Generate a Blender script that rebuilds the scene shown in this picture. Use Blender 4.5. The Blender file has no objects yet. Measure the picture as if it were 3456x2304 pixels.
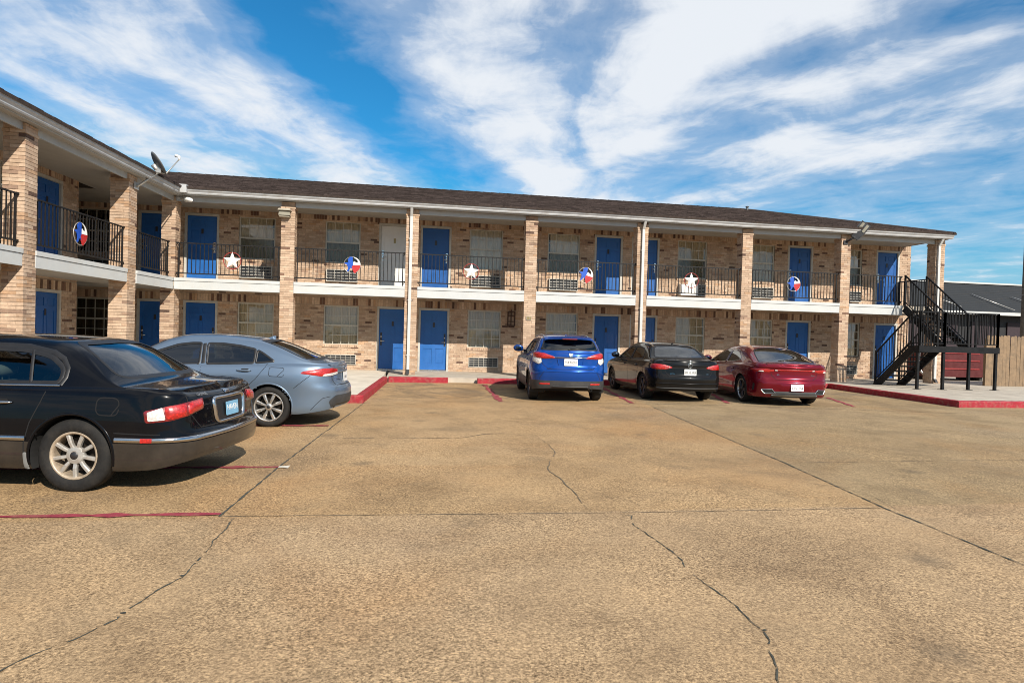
import bpy, bmesh, math, random
import numpy as np
from mathutils import Vector, Matrix
from mathutils.bvhtree import BVHTree
from mathutils.geometry import delaunay_2d_cdt

random.seed(7)
SC = bpy.context.scene
COL = SC.collection

# ------------------------------------------------------------------ camera
CAM_H, YAW, PITCH, ROLL = 1.389, 0.16035, -0.01362, 0.02779
fwd = Vector((math.sin(YAW) * math.cos(PITCH), math.cos(YAW) * math.cos(PITCH), math.sin(PITCH)))
rgt = Vector((math.cos(YAW), -math.sin(YAW), 0))
upv = rgt.cross(fwd)
r2 = math.cos(ROLL) * rgt + math.sin(ROLL) * upv
u2 = -math.sin(ROLL) * rgt + math.cos(ROLL) * upv
cam_data = bpy.data.cameras.new('camera')
cam_data.sensor_width = 36.0
cam_data.lens = 2100.0 / 3456.0 * 36.0
cam_data.clip_start = 0.05
cam_data.clip_end = 3000
cam = bpy.data.objects.new('camera', cam_data)
COL.objects.link(cam)
cam.matrix_world = Matrix(((r2.x, u2.x, -fwd.x, 0), (r2.y, u2.y, -fwd.y, 0), (r2.z, u2.z, -fwd.z, CAM_H), (0, 0, 0, 1)))
SC.camera = cam

# ------------------------------------------------------------------ sun and sky
SUN_DIR = Vector((0.47, -1.0, 0.748)).normalized()      # towards the sun
SUN_EL = math.asin(SUN_DIR.z)
SUN_AZ = math.atan2(SUN_DIR.x, SUN_DIR.y)               # clockwise from +Y
sd = bpy.data.lights.new('sun', 'SUN')
sd.energy = 5.0
sd.angle = math.radians(0.5)
sd.color = (1.0, 0.915, 0.80)
sun = bpy.data.objects.new('sun', sd)
COL.objects.link(sun)
sun.rotation_euler = (-SUN_DIR).to_track_quat('-Z', 'Y').to_euler()
sun.location = (20, -30, 40)

world = bpy.data.worlds.new('World')
SC.world = world
world.use_nodes = True
wt = world.node_tree
wt.nodes.clear()


def wn(kind, **kw):
    n = wt.nodes.new(kind)
    for k, v in kw.items():
        setattr(n, k, v)
    return n


def wmath(op, a, b=None, c=None, clamp=False):
    n = wn('ShaderNodeMath', operation=op, use_clamp=clamp)
    for i, v in enumerate((a, b, c)):
        if v is None:
            continue
        if isinstance(v, (int, float)):
            n.inputs[i].default_value = v
        else:
            wt.links.new(v, n.inputs[i])
    return n.outputs[0]


sky = wn('ShaderNodeTexSky', sky_type='NISHITA', sun_disc=False)
sky.sun_elevation = SUN_EL
sky.sun_rotation = SUN_AZ
sky.air_density = 1.15
sky.dust_density = 0.35
sky.ozone_density = 3.0
hs = wn('ShaderNodeMix', data_type='RGBA', blend_type='MULTIPLY')      # clear, dry-air blue
hs.inputs['Factor'].default_value = 1.0
wt.links.new(sky.outputs[0], hs.inputs['A'])
hs.inputs['B'].default_value = (0.30, 1.42, 1.95, 1)
hs2 = wn('ShaderNodeMix', data_type='RGBA', blend_type='DARKEN')
hs2.inputs['Factor'].default_value = 1.0
wt.links.new(hs.outputs['Result'], hs2.inputs['A'])
hs2.inputs['B'].default_value = (2.6, 7.2, 12.0, 1)
# cirrus: the view direction is dropped on a flat cloud layer and combed along one wind direction
tc = wn('ShaderNodeTexCoord')
nrm = wn('ShaderNodeVectorMath', operation='NORMALIZE')
wt.links.new(tc.outputs['Generated'], nrm.inputs[0])
sx = wn('ShaderNodeSeparateXYZ')
wt.links.new(nrm.outputs[0], sx.inputs[0])
zc_ = wmath('ADD', wmath('MAXIMUM', sx.outputs[2], 0.0), 0.10)
px = wmath('DIVIDE', sx.outputs[0], zc_)
py = wmath('DIVIDE', sx.outputs[1], zc_)


def comb(w):
    """coordinates across and along a wind that blows at azimuth w"""
    ca, sa = math.cos(w), math.sin(w)
    return (wmath('SUBTRACT', wmath('MULTIPLY', px, ca), wmath('MULTIPLY', py, sa)),
            wmath('ADD', wmath('MULTIPLY', px, sa), wmath('MULTIPLY', py, ca)))


def wnoise(u, v, su, sv, off, detail, rough, dist=0.0):
    cb = wn('ShaderNodeCombineXYZ')
    wt.links.new(wmath('MULTIPLY_ADD', u, su, off[0]), cb.inputs[0])
    wt.links.new(wmath('MULTIPLY_ADD', v, sv, off[1]), cb.inputs[1])
    n = wn('ShaderNodeTexNoise', noise_dimensions='2D')
    n.inputs['Scale'].default_value = 1.0
    n.inputs['Detail'].default_value = detail
    n.inputs['Roughness'].default_value = rough
    n.inputs['Distortion'].default_value = dist
    wt.links.new(cb.outputs[0], n.inputs['Vector'])
    return n.outputs[0]


def wsmooth(x, a, b):
    n = wn('ShaderNodeMapRange', interpolation_type='SMOOTHSTEP')
    n.inputs['From Min'].default_value = a
    n.inputs['From Max'].default_value = b
    wt.links.new(x, n.inputs['Value'])
    return n.outputs[0]


def wgauss(x, c, sg, amp):
    t = wmath('DIVIDE', wmath('SUBTRACT', x, c), sg)
    return wmath('MULTIPLY', wmath('EXPONENT', wmath('MULTIPLY', wmath('MULTIPLY', t, t), -1.0)), amp)


def wsum(parts):
    r = parts[0]
    for q in parts[1:]:
        r = wmath('ADD', r, q)
    return r


warp = wnoise(px, py, 1.3, 1.3, (3.1, 7.7), 3, 0.5)
warp2 = wnoise(px, py, 4.5, 4.5, (1.3, 2.9), 4, 0.55)
wob = wmath('ADD', wmath('MULTIPLY_ADD', warp, 0.46, -0.23), wmath('MULTIPLY_ADD', warp2, 0.15, -0.075))
ua, va = comb(0.33)
ub, vb = comb(-0.55)
ua = wmath('ADD', ua, wob)
ub = wmath('ADD', ub, wmath('MULTIPLY', wob, 0.7))
wb_ = wsmooth(px, 0.55, 1.15)
wa_ = wmath('SUBTRACT', 1.0, wb_)
# banks of cirrus: one set combed from the left, one from the right
banks_a = wsum([wgauss(ua, -1.78, 0.20, 0.34), wgauss(ua, -1.22, 0.22, 0.50), wgauss(ua, -0.84, 0.15, -0.52), wgauss(ua, -0.48, 0.20, 0.46), wgauss(ua, -0.15, 0.08, -0.20),
                wgauss(ua, 0.16, 0.34, 0.74), wgauss(ua, 0.60, 0.12, -0.42)])
banks_b = wsum([wgauss(ub, 1.96, 0.10, 0.40), wgauss(ub, 1.76, 0.08, -0.22), wgauss(ub, 2.30, 0.20, 0.30), wgauss(ub, 1.42, 0.30, 0.62), wgauss(ub, 2.62, 0.12, 0.26)])
banks = wmath('ADD', wmath('MULTIPLY', banks_a, wa_), wmath('MULTIPLY', banks_b, wb_))


def wblob(cx, cy, rx, ry, amp):
    a = wmath('DIVIDE', wmath('SUBTRACT', px, cx), rx)
    b = wmath('DIVIDE', wmath('SUBTRACT', py, cy), ry)
    q = wmath('ADD', wmath('MULTIPLY', a, a), wmath('MULTIPLY', b, b))
    return wmath('MULTIPLY', wmath('EXPONENT', wmath('MULTIPLY', q, -1.0)), amp)


banks = wsum([banks, wblob(0.75, 1.55, 0.45, 0.42, 0.30), wblob(1.36, 2.22, 0.13, 0.20, 0.50), wblob(1.14, 2.62, 0.20, 0.22, -0.48), wblob(1.75, 2.1, 0.30, 0.30, 0.22)])
big = wnoise(ua, va, 0.9, 0.35, (5.2, 1.4), 3, 0.5)
fine_a = wnoise(ua, va, 6.5, 0.9, (9.3, 4.2), 7, 0.60)
fine_b = wnoise(ub, vb, 6.5, 0.9, (4.3, 6.2), 7, 0.60)
fine = wmath('ADD', wmath('MULTIPLY', fine_a, wa_), wmath('MULTIPLY', fine_b, wb_))
puff = wnoise(px, py, 2.8, 2.8, (2.2, 8.8), 8, 0.60, 0.25)
cov = wsum([wmath('MULTIPLY', big, 0.45), wmath('MULTIPLY', fine, 0.50), wmath('MULTIPLY', puff, 0.98), wmath('MULTIPLY', banks, 0.84), wmath('MULTIPLY', wsmooth(sx.outputs[2], 0.42, 0.12), 0.20)])
cloud = wmath('MULTIPLY', wsmooth(cov, 0.93, 1.62), 0.98)
veil = wmath('MULTIPLY', wsmooth(cov, 0.66, 1.34), 0.36)
cmask = wmath('MAXIMUM', cloud, veil)
haze_ = wmath('MULTIPLY', wsmooth(sx.outputs[2], 0.22, -0.02), 0.40)       # pale air towards the horizon
cmask = wmath('MAXIMUM', cmask, haze_)
mixc = wn('ShaderNodeMix', data_type='RGBA')
wt.links.new(cmask, mixc.inputs['Factor'])
wt.links.new(hs2.outputs['Result'], mixc.inputs['A'])
mixc.inputs['B'].default_value = (12.6, 13.2, 14.0, 1)
bg = wn('ShaderNodeBackground')
bg.inputs['Strength'].default_value = 0.05
wt.links.new(mixc.outputs['Result'], bg.inputs['Color'])
wo = wn('ShaderNodeOutputWorld')
wt.links.new(bg.outputs[0], wo.inputs['Surface'])

vs = SC.view_settings
vs.view_transform = 'Standard'
vs.look = 'None'
vs.exposure = 0.42
vs.gamma = 1.0
vs.use_curve_mapping = False
SC.render.engine = 'CYCLES'
SC.cycles.max_bounces = 6
SC.cycles.filter_width = 0.95
SC.cycles.transparent_max_bounces = 12

# ------------------------------------------------------------------ helpers: objects
WM = {}          # world matrix of every object made here
I4 = Matrix.Identity(4)


def link(name, data, parent=None, world=None):
    o = bpy.data.objects.new(name, data)
    COL.objects.link(o)
    w = world if world is not None else I4
    if parent is not None:
        o.parent = parent
        o.matrix_parent_inverse = WM[parent.name].inverted()
    o.matrix_basis = w
    WM[o.name] = w.copy()
    return o


def empty(name, loc, rz=0.0, parent=None):
    o = link(name, None, parent, Matrix.Translation(loc) @ Matrix.Rotation(rz, 4, 'Z'))
    o.empty_display_size = 0.2
    return o


def tag(o, label=None, cat=None, group=None, kind=None):
    if label:
        o['label'] = label
    if cat:
        o['category'] = cat
    if group:
        o['group'] = group
    if kind:
        o['kind'] = kind
    return o


def mesh(name, verts, faces, mats=None, fmat=None, smooth=False, fcol=None):
    me = bpy.data.meshes.new(name)
    me.from_pydata([tuple(v) for v in verts], [], faces)
    for m in (mats if isinstance(mats, (list, tuple)) else [mats]):
        if m is not None:
            me.materials.append(m)
    if fmat is not None:
        me.polygons.foreach_set('material_index', fmat)
    if smooth:
        me.polygons.foreach_set('use_smooth', [True] * len(faces))
    if fcol is not None:
        at = me.attributes.new('tint', 'FLOAT_COLOR', 'FACE')
        at.data.foreach_set('color', np.asarray(fcol, np.float32).ravel())
    me.update()
    return me


BOXF = [(0, 3, 2, 1), (4, 5, 6, 7), (0, 1, 5, 4), (1, 2, 6, 5), (2, 3, 7, 6), (3, 0, 4, 7)]


class MB:
    """collects simple shapes into one mesh"""

    def __init__(self):
        self.v, self.f, self.c = [], [], []
        self.sm = []

    def add(self, vs, fs, col=None, smooth=False):
        b = len(self.v)
        self.v += [tuple(q) for q in vs]
        for f in fs:
            self.f.append(tuple(b + i for i in f))
            self.c.append(col or (1, 1, 1, 1))
            self.sm.append(smooth)

    def box(self, a, b, col=None, T=None):
        x0, y0, z0 = a
        x1, y1, z1 = b
        vs = [(x0, y0, z0), (x1, y0, z0), (x1, y1, z0), (x0, y1, z0), (x0, y0, z1), (x1, y0, z1), (x1, y1, z1), (x0, y1, z1)]
        if T is not None:
            vs = [T(*q) for q in vs]
        self.add(vs, BOXF, col)

    def hexa(self, vs, col=None):
        self.add(vs, BOXF, col)

    def bar(self, p, q, w, h=None, up=(0, 0, 1)):
        """rectangular bar from p to q"""
        h = h or w
        p, q = Vector(p), Vector(q)
        d = (q - p).normalized()
        up = Vector(up)
        if abs(d.dot(up)) > 0.95:
            up = Vector((1, 0, 0))
        s = d.cross(up).normalized() * (w / 2)
        t = s.cross(d).normalized() * (h / 2)
        vs = [p - s - t, p + s - t, p + s + t, p - s + t, q - s - t, q + s - t, q + s + t, q - s + t]
        self.add(vs, BOXF)

    def tube(self, pts, r, n=10, caps=True, smooth=True):
        pts = [Vector(q) for q in pts]
        rs = r if isinstance(r, (list, tuple)) else [r] * len(pts)
        b = len(self.v)
        ref = None
        for i, q in enumerate(pts):
            d = (pts[min(i + 1, len(pts) - 1)] - pts[max(i - 1, 0)]).normalized()
            if ref is None:
                ref = Vector((0, 0, 1)) if abs(d.z) < 0.9 else Vector((1, 0, 0))
            s = d.cross(ref).normalized()
            t = s.cross(d).normalized()
            ref = t
            for k in range(n):
                a = 2 * math.pi * k / n
                self.v.append(tuple(q + (s * math.cos(a) + t * math.sin(a)) * rs[i]))
        for i in range(len(pts) - 1):
            for k in range(n):
                k2 = (k + 1) % n
                self.f.append((b + i * n + k, b + i * n + k2, b + (i + 1) * n + k2, b + (i + 1) * n + k))
                self.c.append((1, 1, 1, 1))
                self.sm.append(smooth)
        if caps:
            self.f.append(tuple(b + k for k in range(n))[::-1])
            self.f.append(tuple(b + (len(pts) - 1) * n + k for k in range(n)))
            self.c += [(1, 1, 1, 1)] * 2
            self.sm += [False] * 2

    def lathe(self, prof, n=32, axis='Y', origin=(0, 0, 0), closed=False, smooth=True):
        """prof: (r, h) pairs turned round the axis"""
        b = len(self.v)
        ox, oy, oz = origin
        m = len(prof)
        for k in range(n):
            a = 2 * math.pi * k / n
            c, s = math.cos(a), math.sin(a)
            for r, h in prof:
                if axis == 'Y':
                    self.v.append((ox + r * c, oy + h, oz + r * s))
                elif axis == 'Z':
                    self.v.append((ox + r * c, oy + r * s, oz + h))
                else:
                    self.v.append((ox + h, oy + r * c, oz + r * s))
        for k in range(n):
            k2 = (k + 1) % n
            for i in range(m if closed else m - 1):
                j = (i + 1) % m
                self.f.append((b + k * m + i, b + k2 * m + i, b + k2 * m + j, b + k * m + j))
                self.c.append((1, 1, 1, 1))
                self.sm.append(smooth)

    def prism(self, poly, h0, h1, T):
        """poly (a, b) pairs extruded from h0 to h1, T(a, b, h) -> point"""
        n = len(poly)
        vs = [T(a, b, h0) for a, b in poly] + [T(a, b, h1) for a, b in poly]
        fs = [tuple(range(n))[::-1], tuple(range(n, 2 * n))]
        fs += [(i, (i + 1) % n, n + (i + 1) % n, n + i) for i in range(n)]
        self.add(vs, fs)

    def build(self, name, mat, parent=None, world=None, tint=False):
        me = mesh(name, self.v, self.f, mat, fcol=self.c if tint else None)
        me.polygons.foreach_set('use_smooth', self.sm)
        bm = bmesh.new()
        bm.from_mesh(me)
        bmesh.ops.recalc_face_normals(bm, faces=bm.faces)
        bm.to_mesh(me)
        bm.free()
        return link(name, me, parent, world)


def pchip(pts):
    xs = np.array([p[0] for p in pts], float)
    ys = np.array([p[1] for p in pts], float)
    h = np.diff(xs)
    dl = np.diff(ys) / h
    d = np.zeros_like(ys)
    for i in range(1, len(xs) - 1):
        if dl[i - 1] * dl[i] > 0:
            w1, w2 = 2 * h[i] + h[i - 1], h[i] + 2 * h[i - 1]
            d[i] = (w1 + w2) / (w1 / dl[i - 1] + w2 / dl[i])
    d[0], d[-1] = dl[0], dl[-1]

    def f(x):
        x = np.clip(np.asarray(x, float), xs[0], xs[-1])
        i = np.clip(np.searchsorted(xs, x) - 1, 0, len(h) - 1)
        t = (x - xs[i]) / h[i]
        return ((1 + 2 * t) * (1 - t) ** 2 * ys[i] + t * (1 - t) ** 2 * h[i] * d[i] + t * t * (3 - 2 * t) * ys[i + 1] + t * t * (t - 1) * h[i] * d[i + 1])
    return f


# ------------------------------------------------------------------ helpers: materials
def newmat(name):
    m = bpy.data.materials.new(name)
    m.use_nodes = True
    nt = m.node_tree
    return m, nt, nt.nodes['Principled BSDF']


def nnode(nt, kind, ins=None, **kw):
    n = nt.nodes.new(kind)
    for k, v in kw.items():
        setattr(n, k, v)
    for k, v in (ins or {}).items():
        if isinstance(v, bpy.types.NodeSocket):
            nt.links.new(v, n.inputs[k])
        else:
            n.inputs[k].default_value = v
    return n


def c4(c):
    return (c[0], c[1], c[2], 1.0)


def noise(nt, scale, detail=4, rough=0.55, vec=None, dist=0.0):
    ins = {'Scale': scale, 'Detail': detail, 'Roughness': rough, 'Distortion': dist}
    if vec is not None:
        ins['Vector'] = vec
    return nnode(nt, 'ShaderNodeTexNoise', ins).outputs[0]


def ramp(nt, fac, stops, mode='LINEAR'):
    n = nnode(nt, 'ShaderNodeValToRGB', {'Fac': fac})
    cr = n.color_ramp
    cr.interpolation = mode
    while len(cr.elements) > len(stops):
        cr.elements.remove(cr.elements[-1])
    while len(cr.elements) < len(stops):
        cr.elements.new(0.5)
    for e, (p, c) in zip(cr.elements, stops):
        e.position = p
        e.color = c4(c) if len(c) == 3 else c
    return n.outputs[0]


def mixc_(nt, fac, a, b, blend='MIX'):
    n = nnode(nt, 'ShaderNodeMix', data_type='RGBA', blend_type=blend)
    for key, v in (('Factor', fac), ('A', a), ('B', b)):
        if isinstance(v, bpy.types.NodeSocket):
            nt.links.new(v, n.inputs[key])
        else:
            n.inputs[key].default_value = v if key == 'Factor' else c4(v)
    return n.outputs['Result']


def nmath(nt, op, a, b=0.0, clamp=False):
    n = nnode(nt, 'ShaderNodeMath', operation=op, use_clamp=clamp)
    for i, v in enumerate((a, b)):
        if isinstance(v, bpy.types.NodeSocket):
            nt.links.new(v, n.inputs[i])
        else:
            n.inputs[i].default_value = v
    return n.outputs[0]


def plain(name, col, rough=0.6, metal=0.0, var=0.12, vscale=6.0, bump=0.0, bscale=60.0, spec=0.5, coat=0.0, dirt=None, dscale=2.0, damt=0.5):
    """painted / metal / plastic surface: colour with uneven tone, fine relief, optional dirt patches"""
    m, nt, b = newmat(name)
    geo = nnode(nt, 'ShaderNodeNewGeometry').outputs['Position']
    n1 = noise(nt, vscale, 5, 0.6, geo)
    lo = tuple(x * (1 - var) for x in col)
    hi = tuple(min(1, x * (1 + var)) for x in col)
    c = ramp(nt, n1, [(0.3, lo), (0.7, hi)])
    if dirt:
        n2 = noise(nt, dscale, 8, 0.7, geo)
        k = nmath(nt, 'MULTIPLY', ramp(nt, n2, [(0.48, (0, 0, 0)), (0.72, (1, 1, 1))]), damt)
        c = mixc_(nt, k, c, dirt)
    nt.links.new(c, b.inputs['Base Color'])
    rr = ramp(nt, n1, [(0.3, (max(0, rough - 0.08),) * 3), (0.7, (min(1, rough + 0.08),) * 3)])
    nt.links.new(rr, b.inputs['Roughness'])
    b.inputs['Metallic'].default_value = metal
    b.inputs['Specular IOR Level'].default_value = spec
    if coat:
        b.inputs['Coat Weight'].default_value = coat
        b.inputs['Coat Roughness'].default_value = 0.03
    if bump:
        bn = nnode(nt, 'ShaderNodeBump', {'Strength': bump, 'Distance': 0.01, 'Height': noise(nt, bscale, 4, 0.6, geo)})
        nt.links.new(bn.outputs[0], b.inputs['Normal'])
    return m


def paint(name, col, rough=0.28, metal=0.0, flake=0.0, dust=0.06, ior=1.38, spec=0.2):
    m, nt, b = newmat(name)
    geo = nnode(nt, 'ShaderNodeTexCoord').outputs['Object']
    c = c4(col)
    d = ramp(nt, noise(nt, 3.0, 6, 0.65, geo), [(0.40, (0, 0, 0)), (0.8, (dust, dust, dust))])
    k = mixc_(nt, d, col, (0.32, 0.26, 0.19))
    nt.links.new(k, b.inputs['Base Color'])
    b.inputs['Roughness'].default_value = rough
    b.inputs['Metallic'].default_value = metal
    b.inputs['Coat Weight'].default_value = 1.0
    b.inputs['Coat IOR'].default_value = ior
    b.inputs['Specular IOR Level'].default_value = spec
    cr = ramp(nt, noise(nt, 4.0, 5, 0.6, geo), [(0.35, (0.008,) * 3), (0.8, (0.04,) * 3)])
    nt.links.new(cr, b.inputs['Coat Roughness'])
    return m


def glass(name, tint, refl=1.0, rough=0.02, grey=0.0):
    """thin pane: tinted see-through plus a clear reflection that grows towards grazing"""
    m, nt, b = newmat(name)
    nt.nodes.remove(b)
    tr = nnode(nt, 'ShaderNodeBsdfTransparent', {'Color': c4(tint)})
    gl = nnode(nt, 'ShaderNodeBsdfGlossy', {'Color': (1, 1, 1, 1), 'Roughness': rough})
    fr = nnode(nt, 'ShaderNodeFresnel', {'IOR': 1.52})
    fac = nmath(nt, 'MULTIPLY_ADD', fr.outputs[0], refl, True)
    fac.node.inputs[2].default_value = 0.02
    mx = nnode(nt, 'ShaderNodeMixShader', {0: fac, 1: tr.outputs[0], 2: gl.outputs[0]})
    out = nt.nodes['Material Output']
    if grey > 0:
        df = nnode(nt, 'ShaderNodeBsdfDiffuse', {'Color': (0.30, 0.28, 0.25, 1)})
        mx = nnode(nt, 'ShaderNodeMixShader', {0: grey, 1: mx.outputs[0], 2: df.outputs[0]})
    nt.links.new(mx.outputs[0], out.inputs['Surface'])
    return m


def text_mesh(name, s, size, mat, parent, world, depth=0.002, spacing=1.0):
    cu = bpy.data.curves.new(name, 'FONT')
    cu.body = s
    cu.size = size
    cu.align_x = 'CENTER'
    cu.align_y = 'CENTER'
    cu.extrude = depth
    cu.space_character = spacing
    cu.resolution_u = 3
    tmp = bpy.data.objects.new('tmp', cu)
    COL.objects.link(tmp)
    dg = bpy.context.evaluated_depsgraph_get()
    dg.update()
    me = bpy.data.meshes.new_from_object(tmp.evaluated_get(dg))
    me.name = name
    bpy.data.objects.remove(tmp)
    bpy.data.curves.remove(cu)
    me.materials.clear()
    me.materials.append(mat)
    return link(name, me, parent, world)


# ------------------------------------------------------------------ materials
M = {}


def brick_mat():
    m, nt, b = newmat('brick')
    at = nnode(nt, 'ShaderNodeAttribute', attribute_name='tint').outputs['Color']
    geo = nnode(nt, 'ShaderNodeNewGeometry').outputs['Position']
    n1 = noise(nt, 14, 6, 0.65, geo)
    n2 = noise(nt, 70, 3, 0.6, geo)
    k = ramp(nt, n1, [(0.25, (0.74, 0.72, 0.70)), (0.75, (1.18, 1.16, 1.14))])
    c = mixc_(nt, 1.0, at, k, 'MULTIPLY')
    c = mixc_(nt, nmath(nt, 'MULTIPLY', ramp(nt, n2, [(0.5, (0, 0, 0)), (0.75, (1, 1, 1))]), 0.22), c, (0.55, 0.45, 0.34))
    wz = ramp(nt, noise(nt, 0.9, 6, 0.65, geo, 0.6), [(0.30, (0.74, 0.72, 0.70)), (0.55, (1.02, 1.02, 1.02)), (0.8, (1.12, 1.11, 1.10))])
    c = mixc_(nt, 1.0, c, wz, 'MULTIPLY')
    nt.links.new(c, b.inputs['Base Color'])
    b.inputs['Roughness'].default_value = 0.88
    b.inputs['Specular IOR Level'].default_value = 0.2
    bn = nnode(nt, 'ShaderNodeBump', {'Strength': 0.5, 'Distance': 0.006, 'Height': noise(nt, 45, 5, 0.65, geo)})
    nt.links.new(bn.outputs[0], b.inputs['Normal'])
    return m


def ground_mat():
    m, nt, b = newmat('lot_concrete')
    geo = nnode(nt, 'ShaderNodeNewGeometry').outputs['Position']
    big = noise(nt, 0.16, 5, 0.55, geo, 0.6)
    mid = noise(nt, 0.9, 6, 0.62, geo, 0.4)
    grain = noise(nt, 64, 6, 0.74, geo, 0.4)
    pit = nnode(nt, 'ShaderNodeTexVoronoi', {'Vector': geo, 'Scale': 60.0, 'Randomness': 1.0}, feature='F1').outputs[0]
    speck = noise(nt, 130, 3, 0.7, geo)
    base = ramp(nt, big, [(0.28, (0.292, 0.205, 0.108)), (0.5, (0.338, 0.246, 0.136)), (0.72, (0.372, 0.284, 0.172))])
    base = mixc_(nt, 0.75, base, ramp(nt, mid, [(0.25, (0.55, 0.52, 0.50)), (0.5, (1, 1, 1)), (0.8, (1.25, 1.23, 1.2))]), 'MULTIPLY')
    # warm rust-coloured drift and grey scrubbed areas
    tint = noise(nt, 0.33, 4, 0.6, geo, 1.0)
    base = mixc_(nt, nmath(nt, 'MULTIPLY', ramp(nt, tint, [(0.50, (0, 0, 0)), (0.70, (1, 1, 1))]), 0.40), base, (0.345, 0.195, 0.078))
    base = mixc_(nt, nmath(nt, 'MULTIPLY', ramp(nt, noise(nt, 0.27, 5, 0.6, geo, 0.8), [(0.55, (0, 0, 0)), (0.75, (1, 1, 1))]), 0.35), base, (0.22, 0.185, 0.145))
    # the slabs were cast at different times: near one greyer, middle one golden, right-hand one duller
    sep = nnode(nt, 'ShaderNodeSeparateXYZ', {0: geo})
    near = nnode(nt, 'ShaderNodeMapRange', {'Value': sep.outputs[1], 'From Min': 5.28, 'From Max': 5.20}).outputs[0]
    jx = nmath(nt, 'SUBTRACT', sep.outputs[0], nmath(nt, 'ADD', nmath(nt, 'MULTIPLY', sep.outputs[1], 0.1033), 3.93))
    right = nnode(nt, 'ShaderNodeMapRange', {'Value': jx, 'From Min': -0.02, 'From Max': 0.02}).outputs[0]
    tone = mixc_(nt, near, (1.12, 1.035, 0.97), (1.13, 1.085, 1.12))
    tone = mixc_(nt, nmath(nt, 'MULTIPLY', right, nmath(nt, 'SUBTRACT', 1.0, near)), tone, (0.95, 0.95, 0.95))
    base = mixc_(nt, 1.0, base, tone, 'MULTIPLY')
    # exposed aggregate
    gk = ramp(nt, grain, [(0.36, (0.20, 0.175, 0.155)), (0.45, (0.64, 0.61, 0.58)), (0.54, (1.10, 1.10, 1.10)), (0.64, (1.8, 1.76, 1.68))])
    wear = ramp(nt, noise(nt, 0.55, 5, 0.65, geo, 0.5), [(0.32, (0.45,) * 3), (0.60, (1.0,) * 3)])
    base = mixc_(nt, wear, base, mixc_(nt, 1.0, base, gk, 'MULTIPLY'))
    pk = ramp(nt, pit, [(0.05, (0.45, 0.42, 0.40)), (0.22, (1, 1, 1))])
    base = mixc_(nt, 0.55, base, mixc_(nt, 1.0, base, pk, 'MULTIPLY'))
    sk = ramp(nt, speck, [(0.30, (0.25, 0.23, 0.21)), (0.42, (1, 1, 1)), (0.62, (1, 1, 1)), (0.74, (1.7, 1.62, 1.5))])
    base = mixc_(nt, 0.6, base, mixc_(nt, 1.0, base, sk, 'MULTIPLY'))
    # scattered old drips and dark blotches
    vr = nnode(nt, 'ShaderNodeTexVoronoi', {'Vector': geo, 'Scale': 0.85, 'Randomness': 1.0}, feature='F1').outputs[0]
    vr = nmath(nt, 'ADD', vr, nmath(nt, 'MULTIPLY', noise(nt, 7, 5, 0.7, geo), 0.16))
    base = mixc_(nt, nmath(nt, 'MULTIPLY', ramp(nt, vr, [(0.10, (1, 1, 1)), (0.24, (0, 0, 0))]), 0.50), base, (0.10, 0.078, 0.055))
    blot = noise(nt, 0.42, 7, 0.68, geo, 1.5)
    base = mixc_(nt, nmath(nt, 'MULTIPLY', ramp(nt, blot, [(0.53, (0, 0, 0)), (0.66, (1, 1, 1))]), 0.34), base, (0.155, 0.112, 0.068))
    # drip stains where cars stand
    stain = noise(nt, 0.7, 6, 0.7, geo, 1.2)
    inst = nnode(nt, 'ShaderNodeMapRange', {'Value': sep.outputs[1], 'From Min': 13.4, 'From Max': 14.6}, interpolation_type='SMOOTHSTEP').outputs[0]
    kk = nmath(nt, 'ADD', nmath(nt, 'MULTIPLY', inst, 0.55), 0.10)
    sk2 = nmath(nt, 'MULTIPLY', ramp(nt, stain, [(0.46, (0, 0, 0)), (0.62, (1, 1, 1))]), kk)
    base = mixc_(nt, sk2, base, (0.125, 0.095, 0.068))
    nt.links.new(base, b.inputs['Base Color'])
    b.inputs['Roughness'].default_value = 0.9
    b.inputs['Specular IOR Level'].default_value = 0.25
    hh = nmath(nt, 'ADD', nmath(nt, 'MULTIPLY', grain, 1.0), nmath(nt, 'MULTIPLY', pit, 0.6))
    hh = nmath(nt, 'ADD', hh, nmath(nt, 'MULTIPLY', mid, 0.8))
    bn = nnode(nt, 'ShaderNodeBump', {'Strength': 0.40, 'Distance': 0.006, 'Height': hh})
    nt.links.new(bn.outputs[0], b.inputs['Normal'])
    return m


M['brick'] = brick_mat()
M['mortar'] = plain('mortar', (0.36, 0.28, 0.21), 0.95, var=0.15, bump=0.4, bscale=120)
M['lot'] = ground_mat()
M['walk'] = plain('walk_concrete', (0.43, 0.38, 0.31), 0.9, var=0.14, vscale=2.5, bump=0.3, bscale=60, dirt=(0.20, 0.16, 0.12), dscale=1.3, damt=0.55)
M['curb'] = plain('curb_red_paint', (0.29, 0.008, 0.020), 0.62, var=0.22, vscale=5, bump=0.35, bscale=40, dirt=(0.27, 0.17, 0.12), dscale=11, damt=0.55)
M['line'] = plain('line_red_paint', (0.27, 0.030, 0.048), 0.8, var=0.25, vscale=9, bump=0.3, bscale=60, dirt=(0.27, 0.17, 0.10), dscale=6, damt=0.75)
M['white_line'] = plain('line_white_paint', (0.62, 0.58, 0.50), 0.8, var=0.2, vscale=9, dirt=(0.27, 0.17, 0.10), dscale=9, damt=0.8)
M['crack'] = plain('crack_dark', (0.052, 0.052, 0.040), 0.95, var=0.4, vscale=15)
M['joint'] = plain('joint_dark', (0.125, 0.095, 0.062), 0.95, var=0.4, vscale=12)
M['white'] = plain('white_board', (0.47, 0.485, 0.48), 0.55, var=0.04, vscale=3, bump=0.12, bscale=25, dirt=(0.50, 0.47, 0.42), dscale=2.2, damt=0.5)
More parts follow.
